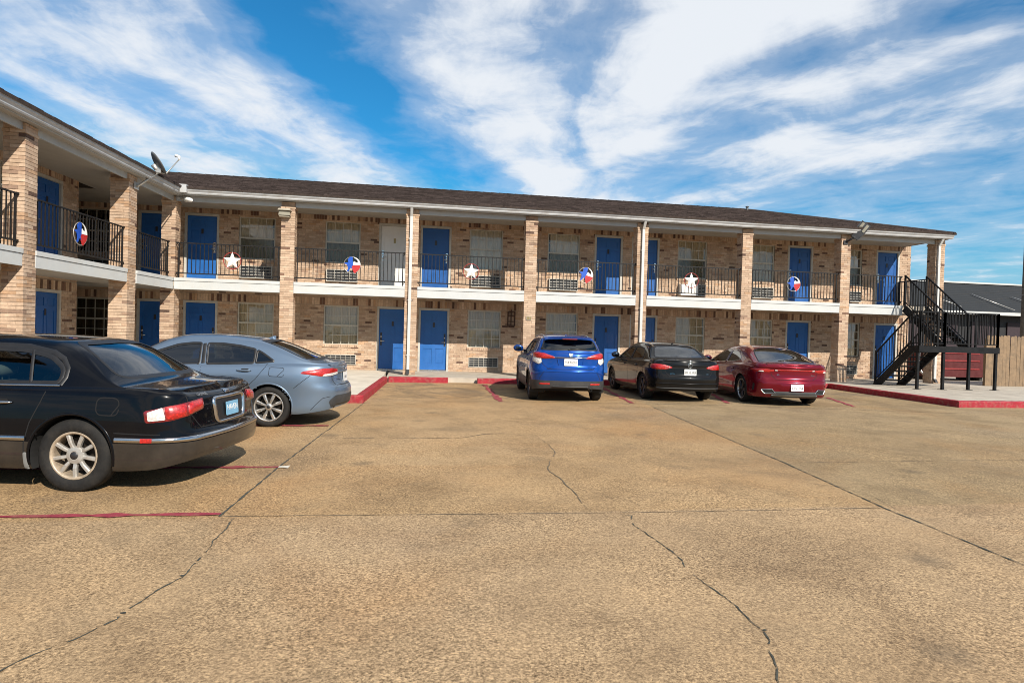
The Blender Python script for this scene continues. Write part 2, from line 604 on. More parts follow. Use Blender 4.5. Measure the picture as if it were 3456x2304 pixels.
M['grey_board'] = plain('grey_board', (0.40, 0.42, 0.425), 0.55, var=0.05, vscale=2, bump=0.1, bscale=20, dirt=(0.34, 0.32, 0.29), dscale=3, damt=0.5)
M['gutter'] = plain('gutter_metal', (0.41, 0.42, 0.425), 0.42, var=0.07, vscale=3, dirt=(0.28, 0.25, 0.22), dscale=4, damt=0.6)
M['pipe'] = plain('pipe_white', (0.53, 0.535, 0.52), 0.45, var=0.05, dirt=(0.40, 0.36, 0.30), dscale=3, damt=0.4)
M['soffit'] = plain('soffit_paint', (0.36, 0.335, 0.295), 0.8, var=0.06, dirt=(0.25, 0.22, 0.18), dscale=2, damt=0.4)
M['door_blue'] = plain('door_blue', (0.008, 0.098, 0.345), 0.42, var=0.10, vscale=2.2, dirt=(0.02, 0.11, 0.36), dscale=3, damt=0.4)
def vary(m, lo, hi):
    """each object that wears the material has its own slightly different tone"""
    nt = m.node_tree
    b = nt.nodes['Principled BSDF']
    src = b.inputs['Base Color'].links[0].from_socket
    k = ramp(nt, nnode(nt, 'ShaderNodeObjectInfo').outputs['Random'], [(0.0, lo), (1.0, hi)])
    nt.links.new(mixc_(nt, 1.0, src, k, 'MULTIPLY'), b.inputs['Base Color'])


vary(M['door_blue'], (0.7, 0.82, 0.86), (1.8, 1.15, 1.08))
M['door_white'] = plain('door_white', (0.66, 0.66, 0.64), 0.45, var=0.04)
M['frame'] = plain('door_frame', (0.45, 0.44, 0.40), 0.6, var=0.07, dirt=(0.18, 0.16, 0.13), dscale=5, damt=0.4)
M['win_frame'] = plain('window_frame', (0.46, 0.44, 0.37), 0.45, var=0.08)
M['steel'] = plain('steel', (0.62, 0.62, 0.60), 0.25, metal=1.0, var=0.05)
M['brass'] = plain('brass_plate', (0.30, 0.22, 0.10), 0.4, metal=0.8, var=0.1)
M['black_plate'] = plain('plate_dark', (0.02, 0.02, 0.022), 0.4, var=0.1)
M['rail'] = plain('rail_black', (0.010, 0.010, 0.011), 0.55, spec=0.25, var=0.25, vscale=10, dirt=(0.04, 0.03, 0.022), dscale=8, damt=0.5)
M['stair'] = plain('stair_black', (0.0050, 0.0058, 0.0072), 0.5, spec=0.22, var=0.25, vscale=8, dirt=(0.022, 0.019, 0.017), dscale=6, damt=0.5)
M['ac'] = plain('ac_grille', (0.46, 0.44, 0.39), 0.5, var=0.08, dirt=(0.22, 0.19, 0.15), dscale=8, damt=0.5)
M['ac_white'] = plain('ac_white', (0.66, 0.65, 0.62), 0.5, var=0.06, dirt=(0.35, 0.32, 0.27), dscale=4, damt=0.4)
M['dark'] = plain('dark_inside', (0.02, 0.02, 0.02), 0.8, var=0.2)
M['ac_fin'] = plain('coil_fins', (0.05, 0.055, 0.06), 0.6, metal=0.3, var=0.3, vscale=20)
M['curtain'] = plain('curtain_beige', (0.66, 0.585, 0.44), 0.9, var=0.14, vscale=1.5)
M['curtain_shaded'] = plain('curtain_shaded', (0.060, 0.050, 0.036), 0.9, var=0.2, vscale=1.5)  # beige curtain with the corner passage's shade put into its colour
M['walk_light'] = plain('apron_concrete', (0.60, 0.54, 0.445), 0.9, var=0.10, vscale=1.6, bump=0.3, bscale=60, dirt=(0.36, 0.30, 0.23), dscale=1.1, damt=0.5)
M['curtain_pale'] = plain('curtain_pale', (0.78, 0.74, 0.64), 0.9, var=0.10, vscale=1.5)
M['room'] = plain('room_dark', (0.03, 0.028, 0.025), 0.9, var=0.1)
M['pane'] = glass('window_glass', (0.90, 0.89, 0.86), 0.55, 0.015)
M['screen'] = glass('window_screen', (0.66, 0.67, 0.63), 0.3, 0.12, 0.08)
M['red'] = plain('ornament_red', (0.42, 0.018, 0.018), 0.45, var=0.1)
M['ring_red'] = plain('ornament_ring_red', (0.30, 0.022, 0.020), 0.5, var=0.2, vscale=20)
M['owhite'] = plain('ornament_white', (0.82, 0.82, 0.80), 0.45, var=0.03)
M['oblue'] = plain('ornament_blue', (0.010, 0.075, 0.42), 0.4, var=0.1)
M['oring'] = plain('ornament_ring_grey', (0.45, 0.42, 0.38), 0.4, metal=0.6, var=0.1)
M['lamp'] = plain('lamp_beige', (0.34, 0.30, 0.23), 0.5, var=0.1)
M['lamp_lens'] = plain('lamp_lens', (0.26, 0.24, 0.185), 0.2, var=0.1)
M['dish'] = plain('dish_grey', (0.10, 0.105, 0.11), 0.5, var=0.1)
M['galv'] = plain('galvanised', (0.50, 0.49, 0.46), 0.38, metal=0.7, var=0.15, dirt=(0.25, 0.21, 0.17), dscale=6)
M['fence'] = plain('fence_wood', (0.215, 0.145, 0.085), 0.85, var=0.25, vscale=7, bump=0.4, bscale=30, dirt=(0.11, 0.085, 0.06), dscale=3, damt=0.6)
M['red_metal'] = plain('red_metal', (0.085, 0.007, 0.008), 0.55, var=0.15, dirt=(0.07, 0.012, 0.01), dscale=3, damt=0.6)
M['slate'] = plain('slate_roof', (0.0065, 0.0090, 0.0120), 0.75, var=0.2, vscale=1.5, bump=0.3, bscale=8)
M['slate_wall'] = plain('dark_wall', (0.008, 0.008, 0.010), 0.6, var=0.2)
M['maroon'] = plain('maroon_panel', (0.022, 0.010, 0.015), 0.6, var=0.2)
M['pole'] = plain('pole_wood', (0.105, 0.088, 0.070), 0.9, var=0.25, vscale=9, bump=0.4, bscale=25)
M['wire'] = plain('wire_black', (0.02, 0.02, 0.02), 0.6)


def shingle_mat():
    m, nt, b = newmat('shingle')
    at = nnode(nt, 'ShaderNodeAttribute', attribute_name='tint').outputs['Color']
    geo = nnode(nt, 'ShaderNodeNewGeometry').outputs['Position']
    k = ramp(nt, noise(nt, 9, 6, 0.7, geo), [(0.25, (0.60,) * 3), (0.75, (1.35,) * 3)])
    c = mixc_(nt, 1.0, at, k, 'MULTIPLY')
    k2 = ramp(nt, noise(nt, 60, 3, 0.7, geo), [(0.35, (0.6,) * 3), (0.7, (1.4,) * 3)])
    c = mixc_(nt, 0.7, c, mixc_(nt, 1.0, c, k2, 'MULTIPLY'))
    nt.links.new(c, b.inputs['Base Color'])
    b.inputs['Roughness'].default_value = 0.95
    b.inputs['Specular IOR Level'].default_value = 0.15
    return m


M['shingle'] = shingle_mat()

# ------------------------------------------------------------------ ground, walks, kerbs, lines
ZP = -0.15                      # level of the parking lot; the walks lie at 0
YC, YW = 19.586, 21.51          # column front plane and wall plane of the long wing
D = YW - YC
XO, SL = -6.931, 0.06473        # inside corner and slant of the short wing
_n = math.hypot(1, SL)
WU = Vector((-SL / _n, -1 / _n, 0))      # along the short wing, towards the camera
WN = Vector((1 / _n, -SL / _n, 0))       # out of its face


def TM(u, d, z):                # long wing: u = x, d = out of the face
    return (u, YC - d, z)


def TW(u, d, z):                # short wing
    return (XO + WU.x * u + WN.x * d, YC + WU.y * u + WN.y * d, z)


def sheet(name, poly, z0, z1, mat, kind='structure'):
    mb = MB()
    mb.prism(poly, z0, z1, lambda a, b, h: (a, b, h))
    o = mb.build(name, mat)
    if kind:
        tag(o, kind=kind)
    return o


def build_ground():
    n = 60
    vs, fs = [], []
    R = 900
    xs = sorted(set([-R, -300, -120, -60] + list(np.linspace(-40, 60, n)) + [120, 300, R]))
    ys = sorted(set([-R, -300, -120, -60, -20] + list(np.linspace(-10, 60, n)) + [120, 300, R]))
    for y in ys:
        for x in xs:
            vs.append((x, y, ZP))
    w = len(xs)
    for j in range(len(ys) - 1):
        for i in range(w - 1):
            fs.append((j * w + i, j * w + i + 1, (j + 1) * w + i + 1, (j + 1) * w + i))
    g = link('parking_lot', mesh('parking_lot', vs, fs, M['lot']))
    tag(g, kind='structure')
    return g


LOT = build_ground()


def ribbon_flat(name, pts, width, mat, z, jit=0.0, parent=None, taper=False, seg=0.06):
    """thin strip lying on the ground along a polyline"""
    P = [Vector((p[0], p[1])) for p in pts]
    out = []
    for a, b in zip(P[:-1], P[1:]):
        m = max(1, int((b - a).length / seg))
        for i in range(m):
            out.append(a.lerp(b, i / m))
    out.append(P[-1])
    vs, fs = [], []
    off = 0.0
    for i, q in enumerate(out):
        d = (out[min(i + 1, len(out) - 1)] - out[max(i - 1, 0)])
        if d.length < 1e-6:
            d = Vector((1, 0))
        d.normalize()
        nn = Vector((-d.y, d.x))
        if jit:
            off = off * 0.75 + random.uniform(-jit, jit)
        w = width * (random.uniform(0.35, 1.6) if jit else 1.0)
        if taper:
            w *= min(1, 0.25 + 4 * min(i, len(out) - 1 - i) / len(out))
        c = q + nn * off
        vs += [(c.x + nn.x * w / 2, c.y + nn.y * w / 2, z), (c.x - nn.x * w / 2, c.y - nn.y * w / 2, z)]
    hole = 0
    for i in range(len(out) - 1):
        if name == 'crack' and hole <= 0 and random.random() < 0.035:
            hole = random.randint(1, 4)
        hole -= 1
        if hole < 0 or name != 'crack':
            fs.append((2 * i, 2 * i + 1, 2 * i + 3, 2 * i + 2))
    return link(name, mesh(name, vs, fs, mat), parent)


def gpt(vx, vy, z=ZP):
    """ground point that a point of the calibrated survey sees (units of a 2352 x 1568 frame)"""
    d = fwd + r2 * ((vx - 1176) / (2100 * 2352 / 3456)) - u2 * ((vy - 784) / (2100 * 2352 / 3456))
    t = (z - CAM_H) / d.z
    return (d.x * t, d.y * t)


zc = ZP + 0.004
# saw-cut joints of the slabs
ribbon_flat('slab_joint', [gpt(838, 924), gpt(640, 1072), gpt(505, 1186)], 0.018, M['crack'], zc, 0.004, LOT)
ribbon_flat('slab_joint', [gpt(505, 1186), gpt(1000, 1181), gpt(1450, 1177), gpt(2030, 1166)], 0.009, M['joint'], zc, 0.003, LOT)
ribbon_flat('slab_joint', [gpt(1500, 935), gpt(1800, 1062), gpt(2030, 1166), gpt(2352, 1298), gpt(2600, 1400)], 0.015, M['crack'], zc + 0.001, 0.003, LOT)
ribbon_flat('slab_joint', [gpt(1850, 1062), gpt(2230, 1057), gpt(2500, 1055)], 0.010, M['joint'], zc, 0.003, LOT)
ribbon_flat('slab_joint', [gpt(838, 922), gpt(1200, 922), gpt(1650, 930), gpt(2230, 950)], 0.02, M['joint'], zc, 0.003, LOT)
# wandering cracks
ribbon_flat('crack', [gpt(735, 1005), gpt(900, 1007), gpt(1060, 1005), gpt(1110, 997), gpt(1155, 995), gpt(1235, 1003)], 0.018, M['joint'], zc, 0.012, LOT, True)
ribbon_flat('crack', [gpt(1235, 1003), gpt(1260, 1022), gpt(1275, 1040), gpt(1262, 1062), gpt(1258, 1078), gpt(1288, 1100), gpt(1318, 1128), gpt(1335, 1152), gpt(1357, 1174)], 0.010, M['joint'], zc, 0.010, LOT, True)
ribbon_flat('crack', [gpt(1425, 1182), gpt(1452, 1184), gpt(1452, 1204), gpt(1508, 1240), gpt(1545, 1268), gpt(1566, 1290), gpt(1575, 1302), gpt(1612, 1334), gpt(1655, 1365), gpt(1688, 1388), gpt(1722, 1424), gpt(1756, 1450), gpt(1766, 1472), gpt(1766, 1494), gpt(1780, 1524), gpt(1786, 1552), gpt(1792, 1620)], 0.0070, M['crack'], zc, 0.006, LOT, False, 0.03)
ribbon_flat('crack', [gpt(540, 1190), gpt(522, 1212), gpt(492, 1240), gpt(470, 1272), gpt(440, 1302), gpt(415, 1326), gpt(370, 1352), gpt(330, 1378), gpt(286, 1404), gpt(270, 1422), gpt(238, 1436), gpt(185, 1462), gpt(120, 1488), gpt(60, 1512), gpt(0, 1542), gpt(-60, 1570)], 0.0095, M['crack'], zc, 0.006, LOT, False, 0.03)
ribbon_flat('crack', [gpt(1840, 1108), gpt(1930, 1118), gpt(2010, 1142), gpt(2090, 1185)], 0.006, M['joint'], zc, 0.006, LOT, True)
ribbon_flat('crack', [gpt(2225, 1057), gpt(2270, 1068), gpt(2352, 1082)], 0.012, M['joint'], zc, 0.008, LOT, True)
# painted stall lines
zl = ZP + 0.008
for a, b, w in [((1113, 884), (1150, 922), 0.13), ((1385, 891), (1452, 926), 0.12), ((1636, 905), (1672, 926), 0.12), ((1900, 913), (1962, 934), 0.11)]:
    ribbon_flat('stall_line', [gpt(*a), gpt(*b)], w, M['line'], zl, 0.002, LOT, False, 0.15)
p1, p2 = gpt(0, 1187.5), gpt(507, 1181)
ribbon_flat('stall_line', [(p1[0] - 3.5, p1[1]), p1, p2], 0.085, M['line'], zl, 0.0015, LOT, False, 0.15)
p2 = gpt(640, 1073)
ribbon_flat('stall_line', [(p2[0] - 5, p2[1] + 0.02), p2], 0.10, M['line'], zl, 0.0015, LOT, False, 0.15)
ribbon_flat('stall_line', [p2, (p2[0] + 0.11, p2[1])], 0.10, M['white_line'], zl, 0.002, LOT, False, 0.05)
p2 = gpt(755, 978)
ribbon_flat('stall_line', [(p2[0] - 5, p2[1]), p2], 0.09, M['line'], zl, 0.0015, LOT, False, 0.15)

# raised walks (top at 0) with red-painted kerbs
CB = 0.16
sheet('walkway', [(-0.70, 18.53 + CB), (13.62, 18.60 + CB), (13.62, 24), (-0.70, 24)], -0.3, -0.004, M['walk'])
sheet('walkway_apron', [(-30, 13.20 + CB), (-0.95 - CB, 13.20 + CB), (-0.64 - CB, 18.53), (-0.64 - CB, 24), (-30, 24)], -0.3, 0.0, M['walk_light'])
sheet('stair_pad', [(13.45 + CB, 13.45 + CB), (40, 13.62 + CB), (40, 26), (13.64, 26), (13.64, 18.7)], -0.3, -0.002, M['walk'])
# low concrete step under the wall behind the columns
KERB_N = [0]


def kerb(a, b, label, inner=None, hgt=0.012, dmg=0.008):
    """kerb stone run with uneven, rounded edges: a -> b along its outer face, body to the left"""
    a, b = Vector(a), Vector(b)
    d = (b - a)
    L = d.length
    d.normalize()
    nn = Vector((-d.y, d.x))
    prof = [(0.0, ZP - 0.1), (0.0, -0.012), (0.012, 0.006), (0.03, hgt), (CB - 0.02, hgt), (CB, 0.004), (CB, ZP - 0.1)]
    n = max(2, int(L / 0.12))
    vs, fs = [], []
    m = len(prof)
    for i in range(n + 1):
        c = a + d * (L * i / n)
        for (w, z) in prof:
            jw = random.uniform(-dmg, dmg) if z > -0.05 and w < 0.05 else 0
            q = c + nn * (w + jw)
            vs.append((q.x, q.y, z + (random.uniform(-0.004, 0.003) if z > -0.05 else 0)))
    for i in range(n):
        for k in range(m - 1):
            fs.append((i * m + k, (i + 1) * m + k, (i + 1) * m + k + 1, i * m + k + 1))
    fs.append(tuple(range(m)))
    fs.append(tuple(n * m + k for k in range(m))[::-1])
    o = link('kerb', mesh('kerb', vs, fs, M['curb']))
    return tag(o, label, 'kerb', 'red painted kerbs')


kerb((-0.63, 18.53), (1.10, 18.50), 'short red kerb in front of the doors beside the white downpipe')
kerb((1.98, 18.46), (13.60, 18.60), 'long red kerb at the noses of the three parked cars')
kerb((-0.95, 13.20 + CB * 0.5), (-0.66, 18.45), 'red kerb running from the pale apron corner back to the building')
kerb((-6.6, 13.12), (-0.95, 13.20), 'red kerb along the pale apron behind the grey blue sedan')
kerb((13.64, 18.7), (13.46, 13.62), 'red kerb bounding the stair pad beside the dark red sedan')
kerb((13.45, 13.45), (30, 13.62), 'bright red kerb along the open front of the stair pad')

for (vx, vy, r) in ((420, 1322, 0.016), (284, 1408, 0.011), (1757, 1448, 0.010)):
    bx_, by_ = gpt(vx, vy)
    n = 11
    ang = [2 * math.pi * k / n for k in range(n)]
    vs = [(bx_ + r * random.uniform(0.5, 1.3) * math.cos(a) * 1.4, by_ + r * random.uniform(0.5, 1.2) * math.sin(a), zc + 0.0015) for a in ang]
    link('crack_filler', mesh('crack_filler', vs, [tuple(range(n))], M['crack']), LOT)

# ------------------------------------------------------------------ motel building
MOTEL = empty('motel_building', (XO, YC, 0))
tag(MOTEL, 'two storey tan brick motel in an L with blue doors and white balcony edge', 'building')
F2 = 2.80           # upper floor level
PAL = [((0.470, 0.358, 0.262), 34), ((0.505, 0.392, 0.292), 26), ((0.435, 0.320, 0.230), 16), ((0.535, 0.425, 0.325), 12), ((0.455, 0.310, 0.200), 5), ((0.375, 0.265, 0.195), 6), ((0.29, 0.205, 0.155), 3)]
DARK = [(0.120, 0.075, 0.058), (0.150, 0.092, 0.070), (0.100, 0.064, 0.052), (0.180, 0.108, 0.078)]


def bcol(dark=0.08):
    if random.random() < dark:
        c = random.choice(DARK)
    else:
        t = random.uniform(0, sum(w for _, w in PAL))
        for c, w in PAL:
            t -= w
            if t < 0:
                break
    k = random.uniform(0.92, 1.08)
    return (c[0] * k, c[1] * k * 0.965, c[2] * k * 0.95, 1)


BRF = [(0, 1, 5, 4), (1, 2, 6, 5), (3, 0, 4, 7), (0, 3, 2, 1), (4, 5, 6, 7)]     # a brick without its hidden back


def brick_box(mb, T, u0, u1, dback, dfront, z0, z1, col):
    # front face is y = dfront
    q = [(u0, dfront, z0), (u1, dfront, z0), (u1, dback, z0), (u0, dback, z0), (u0, dfront, z1), (u1, dfront, z1), (u1, dback, z1), (u0, dback, z1)]
    mb.add([T(*v) for v in q], [(0, 1, 5, 4), (1, 2, 6, 5), (3, 0, 4, 7), (0, 3, 2, 1), (4, 5, 6, 7)], col)


PIT, BL = 0.0714, 0.222


def lay_bricks(mb, T, u0, u1, z0, z1, d, holes, soldier=None, dark=0.034):
    nrow = int((z1 - z0) / PIT)
    for r in range(nrow):
        za = z0 + r * PIT + 0.005
        zb = za + PIT - 0.010
        zm = (za + zb) / 2
        if soldier and any(s0 - 0.001 <= zm <= s1 + 0.001 for s0, s1 in soldier):
            continue
        iv = [(u0, u1)]
        for (a, b, c, e) in holes:
            if c < zm < e:
                nv = []
                for (p, q) in iv:
                    if b <= p or a >= q:
                        nv.append((p, q))
                    else:
                        if a > p:
                            nv.append((p, a))
                        if b < q:
                            nv.append((b, q))
                iv = nv
        for (p, q) in iv:
            k = math.floor((p - (r % 2) * BL / 2) / BL)
            x = k * BL + (r % 2) * BL / 2
            while x < q:
                a, b = max(x + 0.005, p), min(x + BL - 0.005, q)
                if b - a > 0.02:
                    brick_box(mb, T, a, b, d - 0.03, d + random.uniform(-0.003, 0.003), za + random.uniform(-0.001, 0.001), zb, bcol(dark))
                x += BL
    if soldier:
        for (s0, s1) in soldier:
            x = u0
            while x < u1:
                a, b = x + 0.005, min(x + 0.078, u1)
                if not any(h[0] < (a + b) / 2 < h[1] and h[2] < (s0 + s1) / 2 < h[3] for h in holes):
                    brick_box(mb, T, a, b, d - 0.03, d + random.uniform(-0.002, 0.004), s0 + 0.005, s1 - 0.004, bcol(0.20))
                x += 0.083


def wall_cells(mb, T, u0, u1, z0, z1, d0, d1, holes):
    us = sorted(set([u0, u1] + [min(max(h[i], u0), u1) for h in holes for i in (0, 1)]))
    zs = sorted(set([z0, z1] + [min(max(h[i], z0), z1) for h in holes for i in (2, 3)]))
    for a, b in zip(us[:-1], us[1:]):
        run = None
        for c, e in zip(zs[:-1], zs[1:]):
            inside = any(h[0] <= (a + b) / 2 <= h[1] and h[2] <= (c + e) / 2 <= h[3] for h in holes)
            if not inside:
                run = (run[0], e) if run else (c, e)
            if inside or e == zs[-1]:
                if run:
                    mb.box((a, d0, run[0]), (b, d1, run[1]), T=T)
                run = None


HOLES_M, HOLES_W = [], []
DOORS = [  # frame, leaf left, leaf right, handle side (-1 low u, +1 high u)
    ('M', -8.60, -7.70, -1), ('M', -7.22, -6.32, 1), ('M', -1.09, -0.19, -1), ('M', 0.30, 1.20, 1), ('M', 6.45, 7.35, -1),
    ('M', 7.84, 8.74, 1), ('M', 13.98, 14.87, -1), ('M', 17.70, 18.57, -1), ('W', 2.00, 2.92, 1)]
WINS = [('M', -10.48, -9.33), ('M', -5.63, -4.50), ('M', -2.91, -1.77), ('M', 1.91, 3.07), ('M', 4.67, 5.83), ('M', 9.52, 10.66), ('M', 12.22, 13.36), ('M', 15.90, 17.02), ('W', 3.78, 4.95)]
UPW, LOW = (3.56, 4.95), (0.83, 2.14)
ACU, ACL = (2.93, 3.34), (0.17, 0.51)
for fr, a, b, s in DOORS:
    H = HOLES_M if fr == 'M' else HOLES_W
    for zf in (0.05, 2.86):
        H.append((a - 0.075, b + 0.075, zf - 0.06, zf + 2.03 + 0.085))
for fr, a, b in WINS:
    H = HOLES_M if fr == 'M' else HOLES_W
    for (c, e) in (UPW, LOW):
        H.append((a, b, c, e))
    for (c, e) in (ACU, ACL):
        H.append((a + 0.06, b - 0.06, c, e))

# walls: mortar body with real openings, brickwork in front of it
SOLD = [(2.16, 2.40), (4.98, 5.22)]
ZT = 5.14
mb = MB()
wall_cells(mb, TM, -14.0, 19.11, -0.1, ZT + 0.1, -D - 0.24, -D - 0.010, HOLES_M)
mb.box((19.10, -D - 0.25, -0.1), (19.105, -D - 6, ZT), T=TM)
wall_m = mb.build('wall', M['mortar'], MOTEL)
mb = MB()
lay_bricks(mb, TM, -14.0, 19.12, 0.0, ZT, -D, HOLES_M, SOLD)
# return of the end wall and rowlock sills
TE = lambda u, d, z: (19.12 + d, YW + u, z)
lay_bricks(mb, TE, 0.0, 6.0, 0.0, ZT, 0.0, [], SOLD)
for fr, a, b in WINS:
    if fr == 'M':
        for (c, e) in (UPW, LOW):
            x = a - 0.02
            while x < b + 0.02:
                brick_box(mb, TM, x + 0.004, x + 0.070, -D - 0.05, -D + 0.028, c - 0.075, c - 0.003, bcol(0.03))
                x += 0.0745
tag(mb.build('brickwork', M['brick'], wall_m, tint=True), kind='stuff')
mb = MB()
wall_cells(mb, TW, 1.27, 15.0, -0.1, ZT + 0.1, -D - 0.24, -D - 0.010, HOLES_W)
mb.box((1.275, -D - 0.24, -0.1), (1.40, -D - 6.0, ZT + 0.1), T=TW)
wall_w = mb.build('wall', M['mortar'], MOTEL)
mb = MB()
lay_bricks(mb, TW, 1.26, 15.0, 0.0, ZT, -D, HOLES_W, SOLD)
TR = lambda u, d, z: TW(1.26 - d, -D - u, z)
lay_bricks(mb, TR, 0.0, 5.0, 0.0, ZT, 0.0, [], SOLD)
tag(mb.build('brickwork', M['brick'], wall_w, tint=True), kind='stuff')
mb = MB()
mb.box((-14, -D - 0.9, -0.1), (19.0, -D - 0.85, 5.2), T=TM)  # near-black sheet behind the windows, in place of unlit rooms
mb.box((1.5, -D - 0.9, -0.1), (15.0, -D - 0.85, 5.2), T=TW)
mb.box((-14.1, -D - 1, -0.1), (-14.0, 3.0, 5.3), T=TM)  # added wall that closes the passage end to keep it dark
mb.build('dark_backing', M['room'], MOTEL)

# doors -------------------------------------------------------------------------


def door_leaf_mesh(w, h, mat):
    """six-panel leaf, built in x 0..w, z 0..h, front towards -y"""
    mb = MB()
    mb.box((0, 0.0, 0), (w, 0.035, h))
    st = 0.105
    cw = (w - 3 * st) / 2
    rows = [(0.20, 0.72), (0.86, 1.58), (1.70, 1.90)]
    xs = [(st, st + cw), (2 * st + cw, 2 * st + 2 * cw)]
    t = -0.014
    zs = [0] + [z for r in rows for z in r] + [h]
    for i in range(0, len(zs) - 1, 2):                     # rails
        mb.box((0, t, zs[i]), (w, 0.001, zs[i + 1]))
    for (a, b) in rows:                                    # stiles
        for x0, x1 in ((0, st), (st + cw, 2 * st + cw), (w - st, w)):
            mb.box((x0, t, a), (x1, 0.001, b))
        for x0, x1 in xs:
            mb.box((x0 + 0.034, -0.006, a + 0.034), (x1 - 0.034, 0.001, b - 0.034))
    return mb


def turned(T, u, d, z, flip=False):
    o = Vector(T(u, d, z))
    ux = Vector(T(u + 1, d, z)) - o
    dx = Vector(T(u, d - 1, z)) - o
    return Matrix(((ux.x, dx.x, 0, o.x), (ux.y, dx.y, 0, o.y), (0, 0, 1, o.z), (0, 0, 0, 1)))


def make_door(fr, a, b, hs, up):
    T = TM if fr == 'M' else TW
    z0 = 2.86 if up else 0.05
    w, h = b - a, 2.03
    white = up and fr == 'M' and abs(a + 1.09) < 0.01
    mw = turned(T, a, -D - 0.075, z0)
    if fr == 'W':
        mw = turned(T, a, -D - 0.075, z0)
    leaf = door_leaf_mesh(w, h, None).build('door', M['door_white'] if white else M['door_blue'], MOTEL, mw)
    if white:
        leaf['label'] = 'white door on the upper floor'
    fm = MB()
    for x0, x1 in ((-0.072, -0.004), (w + 0.004, w + 0.072)):
        fm.box((x0, -0.075, -0.055), (x1, 0.06, h + 0.004))
    fm.box((-0.072, -0.075, h + 0.006), (w + 0.072, 0.06, h + 0.080))
    fm.build('door_frame', M['frame'], leaf, mw)
    tm = MB()
    tm.box((-0.002, -0.06, -0.05), (w + 0.002, 0.05, -0.006))
    tm.build('threshold', M['steel'] if not up else M['frame'], leaf, mw)
    # room plate
    pm = MB()
    pm.box((w / 2 - 0.035, -0.020, 1.46), (w / 2 + 0.035, -0.0085, 1.62))
    pm.box((w / 2 - 0.020, -0.0225, 1.555), (w / 2 + 0.020, -0.0195, 1.600))
    pm.build('room_plate', M['brass'] if white else M['black_plate'], leaf, mw)
    hx = w - 0.07 if hs > 0 else 0.07
    dirx = -hs
    hm = MB()
    if up:          # electronic lock: tall escutcheon, dark keypad, lever
        hm.box((hx - 0.032, -0.028, 0.86), (hx + 0.032, -0.008, 1.03))
        hm.box((hx - 0.034, -0.032, 1.055), (hx + 0.034, -0.008, 1.20))
        hm.lathe([(0.0, -0.055), (0.030, -0.055), (0.034, -0.045), (0.034, -0.008)], 14, 'Y', (hx, 0, 0.92))
        hm.tube([(hx, -0.06, 0.985), (hx + dirx * 0.05, -0.065, 0.985), (hx + dirx * 0.115, -0.060, 0.980)], 0.010, 8)
        k = MB()
        k.lathe([(0.0, -0.036), (0.026, -0.036), (0.028, -0.030)], 16, 'Y', (hx, 0, 1.14))
        hb = hm.build('lock', M['steel'], leaf, mw)
        k.build('keypad', M['black_plate'], leaf, mw)
    else:
        hm.lathe([(0.0, -0.030), (0.026, -0.028), (0.030, -0.008)], 14, 'Y', (hx, 0, 1.10))
        hm.lathe([(0.0, -0.030), (0.030, -0.028), (0.034, -0.008)], 14, 'Y', (hx, 0, 0.95))
        hm.tube([(hx, -0.035, 0.95), (hx, -0.065, 0.95), (hx + dirx * 0.05, -0.070, 0.95), (hx + dirx * 0.12, -0.066, 0.948)], 0.011, 8)
        hm.build('handle', M['steel'], leaf, mw)
        k = MB()
        k.box((hx - 0.028, -0.016, 0.80), (hx + 0.028, -0.008, 1.24))
        k.build('lock_plate', M['black_plate'], leaf, mw)


for fr, a, b, s in DOORS:
    for up in (False, True):
        make_door(fr, a, b, s, up)

# windows -----------------------------------------------------------------------


PANE_CACHE = {}


def pane_mesh(w, h, mat):
    key = (round(w, 3), round(h, 3), mat.name)
    if key not in PANE_CACHE:
        mb = MB()
        mb.box((0, 0, 0), (w, 0.004, h))
        PANE_CACHE[key] = mesh('pane', mb.v, mb.f, mat)
    return PANE_CACHE[key]


